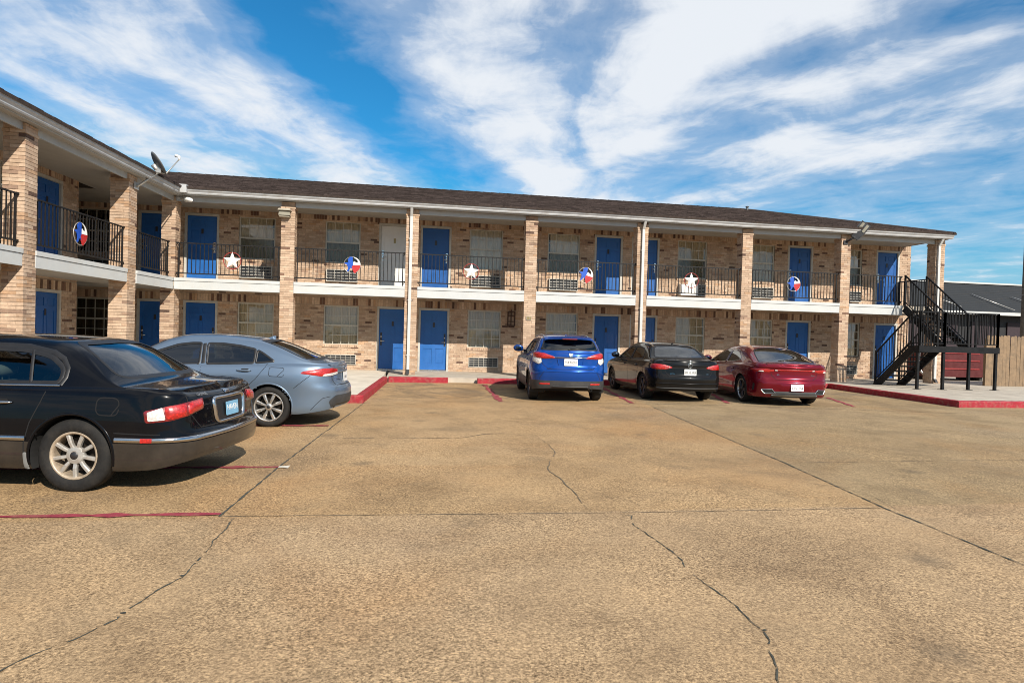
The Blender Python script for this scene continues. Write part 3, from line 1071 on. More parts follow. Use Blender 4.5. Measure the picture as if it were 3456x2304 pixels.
def make_window(fr, a, b, up, idx):
    T = TM if fr == 'M' else TW
    z0, z1 = UPW if up else LOW
    w, h = b - a, z1 - z0
    mw = turned(T, a, -D - 0.045, z0)
    fm = MB()
    t = 0.042
    fm.box((0.001, -0.015, 0.001), (t, 0.06, h - 0.001))
    fm.box((w - t, -0.015, 0.001), (w - 0.001, 0.06, h - 0.001))
    fm.box((t, -0.015, h - t), (w - t, 0.06, h - 0.001))
    fm.box((t, -0.018, 0.001), (w - t, 0.06, t))
    zm = h * 0.5
    fm.box((t, -0.010, zm - 0.026), (w - t, 0.04, zm + 0.026))
    win = fm.build('window', M['win_frame'], MOTEL, mw)
    mm = MB()
    iw = w - 2 * t
    sashes = [(zm + 0.026, h - t, True), (t, zm - 0.026, not up or idx % 3 == 0)]
    for (c, e, grid) in sashes:
        nx, nz = (4, 2) if grid else (1, 1)
        mat = M['pane'] if grid else M['screen']
        cw, ch = iw / nx, (e - c) / nz
        for i in range(nx):
            for j in range(nz):
                g = 0.007 if grid else 0.0
                me = pane_mesh(cw - 2 * g, ch - 2 * g, mat)
                off = Matrix.Translation((t + i * cw + g, 0.008, c + j * ch + g))
                tl = Matrix.Rotation(random.uniform(-0.006, 0.006), 4, 'Z') @ Matrix.Rotation(random.uniform(-0.006, 0.006), 4, 'X')
                link('pane', me, win, mw @ off @ tl)
        if grid:
            for i in range(1, nx):
                mm.box((t + i * cw - 0.011, 0.001, c), (t + i * cw + 0.011, 0.016, e))
            for j in range(1, nz):
                mm.box((t, -0.002, c + j * ch - 0.011), (w - t, 0.013, c + j * ch + 0.011))
    mm.build('glazing_bars', M['win_frame'], win, mw)
    # pleated curtain behind the glass
    n = 90
    vs, fs = [], []
    ph = random.uniform(0, 6)
    gap = random.choice([0, 0, 0.06, 0.10]) if up else random.choice([0, 0.05])
    x0c = random.choice([0.0, gap])
    for i in range(n + 1):
        x = 0.005 + x0c + (w - 0.01 - gap) * i / n
        y = 0.095 + 0.018 * math.sin(x * 46 + ph + 0.9 * math.sin(x * 7)) + 0.012 * math.sin(x * 17 + 2 * ph)
        vs += [(x, y, -0.05), (x + 0.008 * math.sin(x * 20), y + 0.015 * math.sin(x * 11 + ph), h * 0.5), (x, y * 0.4 + 0.05, h + 0.05)]
    for i in range(n):
        for k in (0, 1):
            fs.append((3 * i + k, 3 * i + 3 + k, 3 * i + 4 + k, 3 * i + 1 + k))
    me = mesh('curtain', vs, fs, M['curtain_shaded'] if idx == 0 else M['curtain_pale'] if (up and idx in (3, 4, 7)) else M['curtain'], smooth=True)
    link('curtain', me, win, mw)


for i, (fr, a, b) in enumerate(WINS):
    for up in (False, True):
        make_window(fr, a, b, up, i)

# columns -----------------------------------------------------------------------
# (x0, x1, y0, y1) in plan, world axes
COLS = [('C0', -7.30, -6.915, 19.66, 20.06), ('C1', -3.94, -3.55, YC, YC + 0.38), ('C2', -0.24, 0.14, YC, YC + 0.38), ('C3', 3.52, 3.90, YC, YC + 0.38),
        ('C4', 7.25, 7.62, YC, YC + 0.38), ('C5', 10.98, 11.35, YC, YC + 0.38), ('C6', 14.68, 15.04, YC, YC + 0.38), ('C7', 18.41, 18.78, YC, YC + 0.38),
        ('L1', -7.53, -7.095, 17.03, 17.50), ('L2', -7.72, -7.335, 13.22, 13.62)]
UNIT = []
for k in range(14):
    mb = MB()
    mb.box((0, 0, 0), (1, 1, 1))
    c = bcol(0.0)
    UNIT.append(mesh('brick', mb.v, mb.f, M['brick'], fcol=[c] * 6))
NB = 0
for nm, x0, x1, y0, y1 in COLS:
    ztop = 5.12
    core = MB()
    core.box((x0 + 0.009, y0 + 0.009, -0.1), (x1 - 0.009, y1 - 0.009, ztop))
    pil = core.build('brick_pillar', M['mortar'], MOTEL)
    bw = MB()
    W, H = x1 - x0, y1 - y0
    t = 0.115
    r = 0
    z = 0.0
    while z < ztop - 0.02:
        za, zb = z + 0.005, min(z + PIT - 0.005, ztop)
        proud = 0.016 if 4.86 < z < 4.93 else 0.0
        g = 0.005
        j = lambda: random.uniform(-0.0035, 0.0035)
        e0, e1 = proud, proud
        if r % 2 == 0:
            bx = [(x0 - e0, y0 - e0, x1 - t - g, y0 + t), (x1 - t, y0 - e0, x1 + e1, y1 - t - g), (x0 + t + g, y1 - t, x1 + e1, y1 + e1), (x0 - e0, y0 + t + g, x0 + t, y1 + e1)]
        else:
            bx = [(x0 + t + g, y0 - e0, x1 + e1, y0 + t), (x1 - t, y0 + t + g, x1 + e1, y1 + e1), (x0 - e0, y1 - t, x1 - t - g, y1 + e1), (x0 - e0, y0 - e0, x0 + t, y1 - t - g)]
        for q, (a, c, b, d) in enumerate(bx):
            jx, jy = j(), j()
            single = NB < 298 and ((nm == 'L2' and z > 0.15) or (nm == 'L1' and z > 1.6)) and q != 2
            if single:
                me = random.choice(UNIT)
                mt = Matrix.Translation((a + jx, c + jy, za)) @ Matrix.Diagonal((b - a, d - c, zb - za, 1))
                link('brick', me, pil, mt)
                NB += 1
            else:
                bw.box((a + jx, c + jy, za), (b + jx, d + jy, zb), bcol(0.03))
        z += PIT
        r += 1
    tag(bw.build('brickwork', M['brick'], pil, tint=True), kind='stuff')

# upper walk, its white edge, ceilings ------------------------------------------------
CX = [(c[1], c[2]) for c in COLS[:8]]
mb = MB()
mb.box((-14, -D - 0.05, 2.50), (18.75, -0.03, 2.735), T=TM)
mb.box((0.0, -D - 0.05, 2.495), (15.0, -0.03, 2.73), T=TW)
mb.build('upper_walkway', M['walk'], MOTEL)
mb = MB()
mb.box((-14, -D, 2.470), (18.7, -0.04, 2.494), T=TM)
mb.box((0.0, -D, 2.465), (15.0, -0.04, 2.489), T=TW)
mb.build('walkway_ceiling', M['soffit'], MOTEL)


def edge_run(T, a, b):
    mb = MB()
    mb.box((a, -0.05, 2.405), (b, 0.0, 2.640), T=T)
    mb.build('balcony_edge', M['white'], MOTEL)
    mb = MB()
    mb.box((a, -0.05, 2.648), (b, 0.018, 2.742), T=T)
    mb.build('balcony_edge_cap', M['white'], MOTEL)


ends = [-6.90] + [v for c in CX[1:] for v in c]
for i in range(0, len(ends) - 1, 2):
    a, b = ends[i], ends[i + 1]
    if i // 2 == 6:
        b = 17.15
    edge_run(TM, a + 0.004, b - 0.004)
    mb = MB()
    mb.box((a + 0.004, -0.09, 4.985), (ends[i + 1] - 0.004, -0.045, 5.135), T=TM)
    mb.build('roof_beam', M['grey_board'], MOTEL)
WCU = [(-0.08, 2.10), (2.56, 6.02), (6.38, 9.9)]
for a, b in WCU:
    edge_run(TW, a + 0.02, b - 0.004)
    mb = MB()
    mb.box((a, -0.09, 4.985), (b, -0.045, 5.135), T=TW)
    mb.build('roof_beam', M['grey_board'], MOTEL)
mb = MB()
mb.box((-14, -D - 0.05, 5.140), (18.70, 0.15, 5.165), T=TM)
mb.box((-0.15, -D - 0.05, 5.134), (15.0, 0.15, 5.160), T=TW)
mb.build('roof_soffit', M['soffit'], MOTEL)
mb = MB()
mb.box((-6.78, 0.13, 5.125), (18.76, 0.155, 5.31), T=TM)
mb.box((18.72, -D - 6, 5.125), (18.76, 0.129, 5.31), T=TM)
mb.build('fascia', M['grey_board'], MOTEL)
mb = MB()
mb.box((-0.14, 0.13, 5.125), (15.0, 0.155, 5.31), T=TW)
mb.build('fascia', M['grey_board'], MOTEL)
GP = [(0.157, 5.150), (0.245, 5.150), (0.262, 5.178), (0.262, 5.205), (0.300, 5.250), (0.306, 5.295), (0.320, 5.312), (0.298, 5.322), (0.285, 5.300), (0.157, 5.245)]


def gutter(T, a, b, name='gutter'):
    mb = MB()
    n = max(2, int(abs(b - a) / 1.5))
    m = len(GP)
    vs, fs = [], []
    for i in range(n + 1):
        u = a + (b - a) * i / n
        dz = random.uniform(-0.012, 0.006) if 0 < i < n else 0
        for d, z in GP:
            vs.append(T(u, d, z + dz))
    for i in range(n):
        for k in range(m):
            k2 = (k + 1) % m
            fs.append((i * m + k, i * m + k2, (i + 1) * m + k2, (i + 1) * m + k))
    fs.append(tuple(range(m)))
    fs.append(tuple(n * m + k for k in range(m))[::-1])
    mb.add(vs, fs)
    return mb.build(name, M['gutter'], MOTEL)


gutter(TM, -6.62, 18.86)
gutter(TW, -0.32, 15.0)
mb = MB()                                                   # mitre box of the inside corner
mb.box((-6.66, 0.26, 5.16), (-6.48, 0.40, 5.30), T=TM)
mb.box((-6.72, 0.18, 5.30), (-6.50, 0.36, 5.40), T=TM)
mb.build('gutter_corner', M['gutter'], MOTEL)

# downpipes
for x in (-0.085, 7.435, 18.50):
    mb = MB()
    mb.box((x - 0.042, 0.012, 0.10), (x + 0.042, 0.075, 4.90), T=TM)
    mb.hexa([TM(x - 0.041, 0.013, 4.90), TM(x + 0.041, 0.013, 4.90), TM(x + 0.041, 0.074, 4.90), TM(x - 0.041, 0.074, 4.90),
             TM(x - 0.041, 0.17, 5.149), TM(x + 0.041, 0.17, 5.149), TM(x + 0.041, 0.235, 5.149), TM(x - 0.041, 0.235, 5.149)])
    for z in (0.6, 2.3, 4.2):
        mb.box((x - 0.060, 0.004, z), (x + 0.060, 0.0785, z + 0.03), T=TM)
    p = mb.build('downpipe', M['pipe'], MOTEL)
    mb = MB()
    mb.hexa([TM(x - 0.045, 0.09, 0.03), TM(x + 0.045, 0.09, 0.03), TM(x + 0.045, 0.17, 0.03), TM(x - 0.045, 0.17, 0.03),
             TM(x - 0.045, 0.008, 0.17), TM(x + 0.045, 0.008, 0.17), TM(x + 0.045, 0.08, 0.17), TM(x - 0.045, 0.08, 0.17)])
    mb.build('outlet', M['black_plate'], p)

# roof -----------------------------------------------------------------------------
ZE, ZR = 5.335, 7.12
YE, YR = YC - 0.33, YC + 6.0
XE, XR = 18.92, 14.45
LM = -17.0
EB = YR + (YR - YE)                                         # eave on the far side
mb = MB()
th = 0.05
tri = [((LM, YE, ZE), (XE, YE, ZE), (XR, YR, ZR), (LM, YR, ZR)), ((XE, YE, ZE), (XE, EB, ZE), (XR, YR, ZR)), ((XE, EB, ZE), (LM, EB, ZE), (LM, YR, ZR), (XR, YR, ZR))]
for q in tri:
    n = len(q)
    vs = list(q) + [(x, y, z - th) for x, y, z in q]
    mb.add(vs, [tuple(range(n)), tuple(range(n, 2 * n))[::-1]] + [(i, n + i, n + (i + 1) % n, (i + 1) % n) for i in range(n)])
roof = mb.build('roof', M['shingle'], MOTEL, tint=True)
roof.data.attributes['tint'].data.foreach_set('color', np.tile(np.array([0.05, 0.038, 0.033, 1], np.float32), len(roof.data.polygons)))


def shingles(P, s_len, smax, xlo, xhi, parent, expo=0.145):
    """P(u, s, lift) point on the slope; s up the slope"""
    mb = MB()
    k = 0
    s = 0.0
    while s < smax:
        a, b = xlo(s / smax), xhi(s / smax)
        u = a - random.uniform(0, 0.3)
        while u < b:
            w = random.uniform(0.16, 0.42)
            c0, c1 = max(u, a), min(u + w - 0.006, b)
            if c1 - c0 > 0.03:
                g = random.choice([0.034, 0.042, 0.050, 0.058, 0.068]) * random.uniform(0.85, 1.15)
                col = (g * 1.10, g * 0.84, g * 0.78, 1)
                l0 = 0.018 + random.choice([0, 0, 0.005, 0.008])
                s1 = min(s + expo * 1.05, smax)
                vs = [P(c0, s, l0), P(c1, s, l0), P(c1, s1, 0.004), P(c0, s1, 0.004), P(c0, s, 0.0), P(c1, s, 0.0)]
                mb.add(vs, [(0, 1, 2, 3), (4, 5, 1, 0)], col)
            u += w
        s += expo
    return tag(mb.build('shingles', M['shingle'], parent, tint=True), kind='stuff')


sl = math.hypot(YR - YE, ZR - ZE)
nv = Vector((0, -(ZR - ZE), YR - YE)).normalized()


def PM_(u, s, l):
    t = s / sl
    return (u, YE + (YR - YE) * t + nv.y * l, ZE + (ZR - ZE) * t + nv.z * l)


shingles(PM_, sl, sl, lambda t: -7.6 - 6.0 * t, lambda t: XE + (XR - XE) * t, roof)
# ridge and hip caps
mb = MB()
for i in range(80):
    x = -12 + i * 0.335
    if x > XR:
        break
    g = random.uniform(0.034, 0.055)
    mb.add([(x, YR - 0.14, ZR - 0.01), (x + 0.33, YR - 0.14, ZR - 0.012), (x + 0.33, YR, ZR + 0.035), (x, YR, ZR + 0.045), (x, YR + 0.14, ZR - 0.01), (x + 0.33, YR + 0.14, ZR - 0.01)],
           [(0, 1, 2, 3), (3, 2, 5, 4)], (g * 1.12, g * 0.84, g * 0.74, 1))
hipv = Vector((XE - XR, YE - YR, ZE - ZR))
hn = hipv.length
hd = hipv.normalized()
hs_ = hd.cross(Vector((0, 0, 1))).normalized()
for i in range(int(hn / 0.33)):
    p0 = Vector((XR, YR, ZR)) + hd * (i * 0.33)
    p1 = p0 + hd * 0.33
    g = random.uniform(0.034, 0.055)
    up = Vector((0, 0, 0.045))
    mb.add([p0 - hs_ * 0.14, p1 - hs_ * 0.14, p1 + up, p0 + up, p0 + hs_ * 0.14, p1 + hs_ * 0.14], [(0, 1, 2, 3), (3, 2, 5, 4)], (g * 1.12, g * 0.84, g * 0.74, 1))
tag(mb.build('ridge_caps', M['shingle'], roof, tint=True), kind='stuff')
# short wing roof
mb = MB()
q = [TW(-6.5, 0.33, ZE), TW(15.5, 0.33, ZE), TW(15.5, -6.0, ZR), TW(-6.5, -6.0, ZR)]
mb.add([q[0], q[1], q[2], q[3]] + [(x, y, z - th) for x, y, z in q], BOXF)
q = [TW(-6.5, -12.3, ZE), TW(15.5, -12.3, ZE), TW(15.5, -6.0, ZR), TW(-6.5, -6.0, ZR)]
mb.add([q[0], q[1], q[2], q[3]] + [(x, y, z - th) for x, y, z in q], BOXF)
roof2 = mb.build('roof', M['shingle'], MOTEL, tint=True)
roof2.data.attributes['tint'].data.foreach_set('color', np.tile(np.array([0.045, 0.034, 0.030, 1], np.float32), len(roof2.data.polygons)))


def PW_(u, s, l):
    t = s / sl
    q = TW(u, 0.33 - 6.33 * t, ZE + (ZR - ZE) * t)
    return (q[0] + WN.x * 0.27 * l, q[1] + WN.y * 0.27 * l, q[2] + 0.96 * l)


shingles(PW_, sl, sl, lambda t: -0.3 - 6.0 * t, lambda t: 12.0, roof2)
mb = MB()
mb.lathe([(0.0, 0.16), (0.045, 0.16), (0.045, 0.0)], 12, 'Z', (14.3, YR - 0.35, 6.98))
mb.lathe([(0.0, 0.22), (0.07, 0.20), (0.08, 0.16), (0.0, 0.16)], 12, 'Z', (14.3, YR - 0.35, 6.98))
mb.build('roof_vent', M['dish'], roof)

# ------------------------------------------------------------------ balcony railings
BAL = {}


def railing(T, a, b, label, br=(1, 1)):
    z0, z1, d = 2.88, 3.77, -0.10
    root = empty('balcony_railing', T((a + b) / 2, d, 2.742))
    tag(root, label, 'railing', 'black balcony railings')
    R = turned(T, 0, d, 0)
    mb = MB()
    mb.box((a, -0.020, z1 - 0.015), (b, 0.020, z1 + 0.015))
    mb.build('top_rail', M['rail'], root, R)
    mb = MB()
    mb.box((a, -0.016, z0 - 0.016), (b, 0.016, z0 + 0.016))
    mb.build('bottom_rail', M['rail'], root, R)
    n = int(round((b - a - 0.10) / 0.118))
    if 'b' not in BAL:
        mb = MB()
        mb.box((-0.0095, -0.0095, z0 + 0.01), (0.0095, 0.0095, z1 - 0.01))
        BAL['b'] = mesh('baluster', mb.v, mb.f, M['rail'])
        mb = MB()
        mb.box((-0.016, -0.016, 2.74), (0.016, 0.016, z1 - 0.011))
        BAL['p'] = mesh('post', mb.v, mb.f, M['rail'])
    for i in range(1, n):
        u = a + 0.05 + (b - a - 0.10) * i / n
        link('baluster', BAL['b'], root, R @ Matrix.Translation((u, 0, 0)))
    for u in (a + 0.05, b - 0.05):
        link('post', BAL['p'], root, R @ Matrix.Translation((u, 0, 0)))
    for s, u in ((1, a), (-1, b)):
        for z in (z1, z0):
            mb = MB()
            mb.box((u - s * 0.03, -0.022, z - 0.022), (u + s * 0.045, 0.022, z + 0.022))
            mb.bar((u - s * 0.02, 0, z - 0.005), (u + s * 0.06, 0, z - 0.12), 0.016)
            mb.build('bracket', M['rail'], root, R)


railing(TM, -6.86, -3.97, 'black balcony railing with a white star, between the inside corner pillar and the boxy lamp')
railing(TM, -3.52, -0.27, 'black balcony railing in front of the white upstairs door')
railing(TM, 0.17, 3.49, 'black balcony railing with a white star, across the downpipe from the white door')
railing(TM, 3.93, 7.22, 'black balcony railing with a Texas disc above the blue hatchback')
railing(TM, 7.65, 10.95, 'black balcony railing with a white star in front of the solid white air conditioner')
railing(TM, 11.38, 14.65, 'black balcony railing with a Texas disc above the dark red sedan')
railing(TM, 15.07, 17.15, 'short black balcony railing beside the head of the black stairs')
railing(TW, 0.10, 2.08, 'short black balcony railing across the dark inside corner')
railing(TW, 2.58, 6.00, 'black balcony railing on the short wing carrying a Texas disc')
railing(TW, 6.42, 9.80, 'black balcony railing on the short wing past its lone end pillar')

# ------------------------------------------------------------------ ornaments on the railings


def ring_mesh(mb, R, r, n=48):
    mb.lathe([(R + r * math.cos(a), r * math.sin(a)) for a in np.linspace(0, 2 * math.pi, 8, endpoint=False)], n, 'Y', closed=True)


def star_ornament(T, u, z, label, tilt=0.0):
    root = empty('star_ornament', T(u, -0.06, z - 0.26))
    tag(root, label, 'ornament', 'stars in red rings')
    R = turned(T, u, -0.055, z) @ Matrix.Rotation(tilt, 4, 'Y')
    mb = MB()
    ring_mesh(mb, 0.245, 0.011)
    mb.build('ring', M['ring_red'], root, R)
    mb = MB()
    pts = []
    for k in range(10):
        a = math.pi / 2 + k * math.pi / 5
        rr = 0.268 if k % 2 == 0 else 0.108
        pts.append((rr * math.cos(a), -0.004, rr * math.sin(a)))
    vs = pts + [(0, -0.050, 0), (0, 0.012, 0)]
    mb.add(vs, [(k, (k + 1) % 10, 10) for k in range(10)] + [((k + 1) % 10, k, 11) for k in range(10)])
    mb.build('star', M['owhite'], root, R)
    mb = MB()
    mb.tube([(0, 0.02, 0.1), (0, 0.045, 0.0), (0, 0.045, -0.28)], 0.006, 6)
    mb.build('hanger', M['steel'], root, R)


TXO = {'blue': [(-0.30, 0.93), (-0.02, 0.97), (0.06, 0.90), (0.08, 0.52), (0.10, 0.40), (0.08, -0.02), (0.03, -0.10), (-0.05, -0.22), (0.10, -0.55), (-0.02, -0.42), (-0.16, -0.34), (-0.30, -0.60), (-0.44, -0.80), (-0.56, -0.72), (-0.46, -0.40), (-0.52, -0.10), (-0.62, 0.06), (-0.80, 0.10), (-0.90, 0.22), (-0.62, 0.28), (-0.42, 0.34), (-0.52, 0.62)],
       'white': [(0.12, 0.94), (0.30, 0.93), (0.62, 0.76), (0.84, 0.50), (0.94, 0.24), (0.96, 0.02), (0.10, 0.02), (0.11, 0.30), (0.24, 0.46), (0.40, 0.34), (0.56, 0.28), (0.66, 0.36), (0.62, 0.54), (0.46, 0.72), (0.26, 0.84)],
       'red': [(0.10, 0.0), (0.96, 0.0), (0.92, -0.26), (0.78, -0.52), (0.56, -0.74), (0.34, -0.96), (0.22, -0.88), (0.06, -0.55), (-0.04, -0.24), (0.04, -0.12)]}


def texas_ornament(T, u, z, label, tilt=0.0):
    root = empty('texas_ornament', T(u, -0.06, z - 0.25))
    tag(root, label, 'ornament', 'discs in flag colours')
    R = turned(T, u, -0.055, z) @ Matrix.Rotation(tilt, 4, 'Y')
    if T is TW:
        R = R @ Matrix.Diagonal((-1, 1, 1, 1))
    mb = MB()
    ring_mesh(mb, 0.250, 0.009)
    mb.build('ring', M['oring'], root, R)
    for key, mt, dy in (('blue', 'oblue', -0.012), ('white', 'owhite', -0.006), ('red', 'red', -0.009)):
        mb = MB()
        mb.prism([(x * 0.262, y * 0.262) for x, y in TXO[key]], dy, dy + 0.010, lambda a, b, h: (a, h, b))
        mb.build(key + '_panel', M[mt], root, R)


star_ornament(TM, -5.32, 3.30, 'white star in a red ring on the railing nearest the inside corner')
texas_ornament(TM, -1.85, 3.33, 'round blue, white and red Texas disc on the railing by the white door')
star_ornament(TM, 1.81, 3.29, 'white star in a red ring on the railing right of the white door', 0.04)
texas_ornament(TM, 5.54, 3.33, 'round blue, white and red Texas disc on the railing above the blue hatchback', 0.25)
star_ornament(TM, 9.20, 3.31, 'white star in a red ring in front of the solid white air conditioner', -0.03)
texas_ornament(TM, 12.94, 3.34, 'round blue, white and red Texas disc on the railing above the dark red sedan', -0.1)
texas_ornament(TW, 4.47, 3.31, 'round blue, white and red Texas disc on the railing of the short wing')

# ------------------------------------------------------------------ air conditioners under the windows


def air_con(T, a, b, up, label, solid=False):
    z0, z1 = ACU if up else ACL
    a, b = a + 0.06, b - 0.06
    w, h = b - a, z1 - z0
    d = -D + (0.10 if up else 0.012)
    R = turned(T, a, d, z0)
    root = empty('air_conditioner', T((a + b) / 2, d, z0))
    tag(root, label, 'air conditioner', 'air conditioners under the windows')
    mb = MB()
    t = 0.024
    dep = 0.30
    mb.box((0.003, -0.004, 0.003), (t, dep, h - 0.003))
    mb.box((w - t, -0.004, 0.003), (w - 0.003, dep, h - 0.003))
    mb.box((t, -0.004, h - t), (w - t, dep, h - 0.003))
    mb.box((t, -0.004, 0.003), (w - t, dep, t))
    mb.build('casing', M['ac_white'] if solid else M['ac'], root, R)
    mb = MB()
    mb.box((t, 0.05, t), (w - t, 0.06, h - t))
    mb.build('coil', M['ac_fin'], root, R)
    if solid:
        mb = MB()
        mb.box((0.010, -0.10, 0.005), (w * 0.66, -0.006, h - 0.012))
        mb.build('front_cover', M['owhite'], root, R)
        n0 = 7
    else:
        n0 = 4
    x0 = w * 0.67 if solid else t
    sm = MB()
    sm.box((x0, 0.004, -0.006), (w - t, 0.016, 0.006))
    me = mesh('slat', sm.v, sm.f, M['ac'])
    for i in range(1, n0):
        link('slat', me, root, R @ Matrix.Translation((0, 0, t + (h - 2 * t) * i / n0)))
    sm = MB()
    sm.box((-0.005, -0.001, t), (0.005, 0.012, h - t))
    me = mesh('upright', sm.v, sm.f, M['ac'])
    nu = 2 if solid else (4 if up else 6)
    for i in range(1, nu):
        link('upright', me, root, R @ Matrix.Translation((x0 + (w - t - x0) * i / nu, 0, 0)))


WHERE = ['in the dark inside corner', 'left of the boxy lamp pillar', 'beside the white upstairs door', 'right of the white door', 'above the blue hatchback',
         'behind the star above the black sedan', 'above the dark red sedan', 'beside the black stairs', 'on the short wing']
LOWW = ['in the dark inside corner', 'hidden behind the grey blue sedan', 'low on the wall by the tail of the grey blue sedan', 'low on the wall under the window with the lantern',
        'low on the wall behind the blue hatchback', 'low on the wall behind the black sedan', 'low on the wall behind the dark red sedan', 'low on the wall beside the black stairs', 'low on the short wing']
for i, (fr, a, b) in enumerate(WINS):
    T = TM if fr == 'M' else TW
    if i == 5:
        air_con(T, a, b, True, 'solid white air conditioner upstairs behind a white star', True)
    else:
        air_con(T, a, b, True, 'grilled air conditioner under the upstairs window ' + WHERE[i])
    air_con(T, a, b, False, 'grilled air conditioner ' + LOWW[i])

# ------------------------------------------------------------------ lamps on the pillars
root = empty('wall_lamp', TM(-3.83, 0.0, 4.66))
tag(root, 'boxy beige lamp high on a brick pillar above the grey blue sedan', 'lamp')
mb = MB()
mb.hexa([TM(-3.99, 0.03, 4.68), TM(-3.66, 0.03, 4.68), TM(-3.66, 0.20, 4.70), TM(-3.99, 0.20, 4.70), TM(-3.97, 0.0, 4.84), TM(-3.68, 0.0, 4.84), TM(-3.68, 0.17, 4.84), TM(-3.97, 0.17, 4.84)])
mb.build('lens', M['lamp_lens'], root)
mb = MB()
mb.hexa([TM(-4.01, 0.0, 4.842), TM(-3.64, 0.0, 4.842), TM(-3.64, 0.24, 4.842), TM(-4.01, 0.24, 4.842), TM(-3.98, 0.0, 4.915), TM(-3.67, 0.0, 4.915), TM(-3.67, 0.20, 4.90), TM(-3.98, 0.20, 4.90)])
mb.box((-3.97, 0.0, 4.655), (-3.68, 0.17, 4.679), T=TM)
mb.build('housing', M['lamp'], root)
root = empty('flood_light', TM(14.86, 0.0, 4.85))
tag(root, 'black flood light on an arm at the top of a brick pillar', 'lamp')
mb = MB()
A = Vector(TM(14.82, 0.02, 4.86))
B = Vector(TM(15.02, 0.22, 5.02))
mb.tube([A, A.lerp(B, 0.5), B], 0.030, 10)
mb.box((14.74, 0.0, 4.78), (14.90, 0.03, 4.92), T=TM)
mb.build('arm', M['black_plate'], root)
ax = (Vector(TM(15.42, 0.36, 5.60)) - B).normalized()
sd_ = ax.cross(Vector((0, 0, 1))).normalized()
nl = Vector((-0.50, -0.80, -0.25))
nn = -(nl - ax * nl.dot(ax)).normalized()
sd_ = ax.cross(nn).normalized()


def FL(a, b, c):
    return tuple(B + ax * a + sd_ * b + nn * c)


mb = MB()
mb.hexa([FL(-0.05, -0.12, -0.02), FL(0.22, -0.17, -0.03), FL(0.22, 0.17, -0.03), FL(-0.05, 0.12, -0.02), FL(-0.05, -0.12, 0.04), FL(0.22, -0.17, 0.05), FL(0.22, 0.17, 0.05), FL(-0.05, 0.12, 0.04)])
mb.hexa([FL(0.221, -0.17, -0.03), FL(0.58, -0.17, -0.03), FL(0.58, 0.17, -0.03), FL(0.221, 0.17, -0.03), FL(0.221, -0.17, 0.05), FL(0.58, -0.17, 0.03), FL(0.58, 0.17, 0.03), FL(0.221, 0.17, 0.05)])
mb.build('housing', M['black_plate'], root)
mb = MB()
for s in (-1, 1):
    mb.box((0.26, s * 0.08 - 0.045, -0.042), (0.54, s * 0.08 + 0.045, -0.031), T=FL)
mb.build('lens', M['lamp_lens'], root)
# small sconce on the pillar, lantern on the wall, meter box
root = empty('pillar_plaque', TM(3.68, 0.0, 1.82))
tag(root, 'small bronze number plaque on the brick pillar beside the blue hatchback', 'plaque')
mb = MB()
mb.box((3.60, 0.002, 1.82), (3.77, 0.030, 1.94), T=TM)
mb.build('plaque_body', M['lamp'], root)
mb = MB()
for x in (3.615, 3.665, 3.715):
    mb.box((x, 0.031, 1.84), (x + 0.038, 0.036, 1.92), T=TM)
mb.build('plaque_face', M['brass'], root)
root = empty('wall_lantern', TM(3.42, -D, 1.62))
tag(root, 'rusty wrought iron wall lantern frame between a window and a pillar', 'lantern')
mb = MB()
for x in (3.30, 3.54):
    for d in (0.02, 0.14):
        mb.bar(TM(x, -D + d, 1.64), TM(x, -D + d, 2.12), 0.022)
for z in (1.64, 1.78, 1.98, 2.12):
    for d in (0.02, 0.14):
        mb.bar(TM(3.30, -D + d, z), TM(3.54, -D + d, z), 0.022)
    for x in (3.30, 3.54):
        mb.bar(TM(x, -D + 0.02, z), TM(x, -D + 0.14, z), 0.018)
mb.bar(TM(3.42, -D + 0.02, 1.60), TM(3.42, -D + 0.02, 2.20), 0.03)
mb.build('iron_frame', plain('rust_iron', (0.06, 0.030, 0.020), 0.7, var=0.3), root)
# white camera-shaped flood at the inside corner
root = empty('corner_light', TW(0.0, 0.12, 5.0))
tag(root, 'white bullet shaped light under the gutter at the inside corner', 'lamp')
mb = MB()
c = Vector(TW(-0.05, 0.16, 5.05))
e = c + Vector((0.42, -0.34, -0.09))
mb.tube([c, c.lerp(e, 0.35), c.lerp(e, 0.45), c.lerp(e, 0.9), e], [0.035, 0.035, 0.075, 0.055, 0.02], 12)
mb.build('lamp_body', M['owhite'], root)
mb = MB()
mb.tube([TW(-0.05, 0.02, 5.09), TW(-0.05, 0.16, 5.06)], 0.03, 8)
mb.build('mount', M['gutter'], root)

# ------------------------------------------------------------------ satellite dish at the eave
DB = Vector(TW(1.95, 0.0, 0.0))
root = empty('satellite_dish', TW(2.2, 0.03, 4.86))
tag(root, 'dark grey satellite dish on a mast over the gutter of the short wing', 'satellite dish')
foot = Vector(TW(2.22, 0.03, 4.88))
hub = Vector(TW(1.80, 0.36, 5.36))
mb = MB()
mb.tube([foot, foot.lerp(hub, 0.55), hub], 0.028, 10)
mb.box((2.10, 0.0, 4.80), (2.34, 0.02, 4.98), T=TW)
mb.tube([TW(1.9, 0.14, 5.32), foot.lerp(hub, 0.75)], 0.016, 8)
mb.build('mast', M['galv'], root)
axis = Vector((0.74, 0.38, 0.55)).normalized()           # the dish looks right and up
mb = MB()
prof = []
for i in range(9):
    t = i / 8
    prof.append((0.32 * t, 0.075 * t * t))
prof += [(0.325, 0.078), (0.318, 0.068)] + [(0.318 * t, 0.075 * t * t - 0.012) for t in np.linspace(1, 0.02, 8)]
mb.lathe(prof, 36, 'Z')
q = axis.to_track_quat('Z', 'Y').to_matrix().to_4x4()
cen = hub + Vector((-0.07, 0.0, 0.20))
mb.build('reflector', M['dish'], root, Matrix.Translation(cen) @ q)
mb = MB()
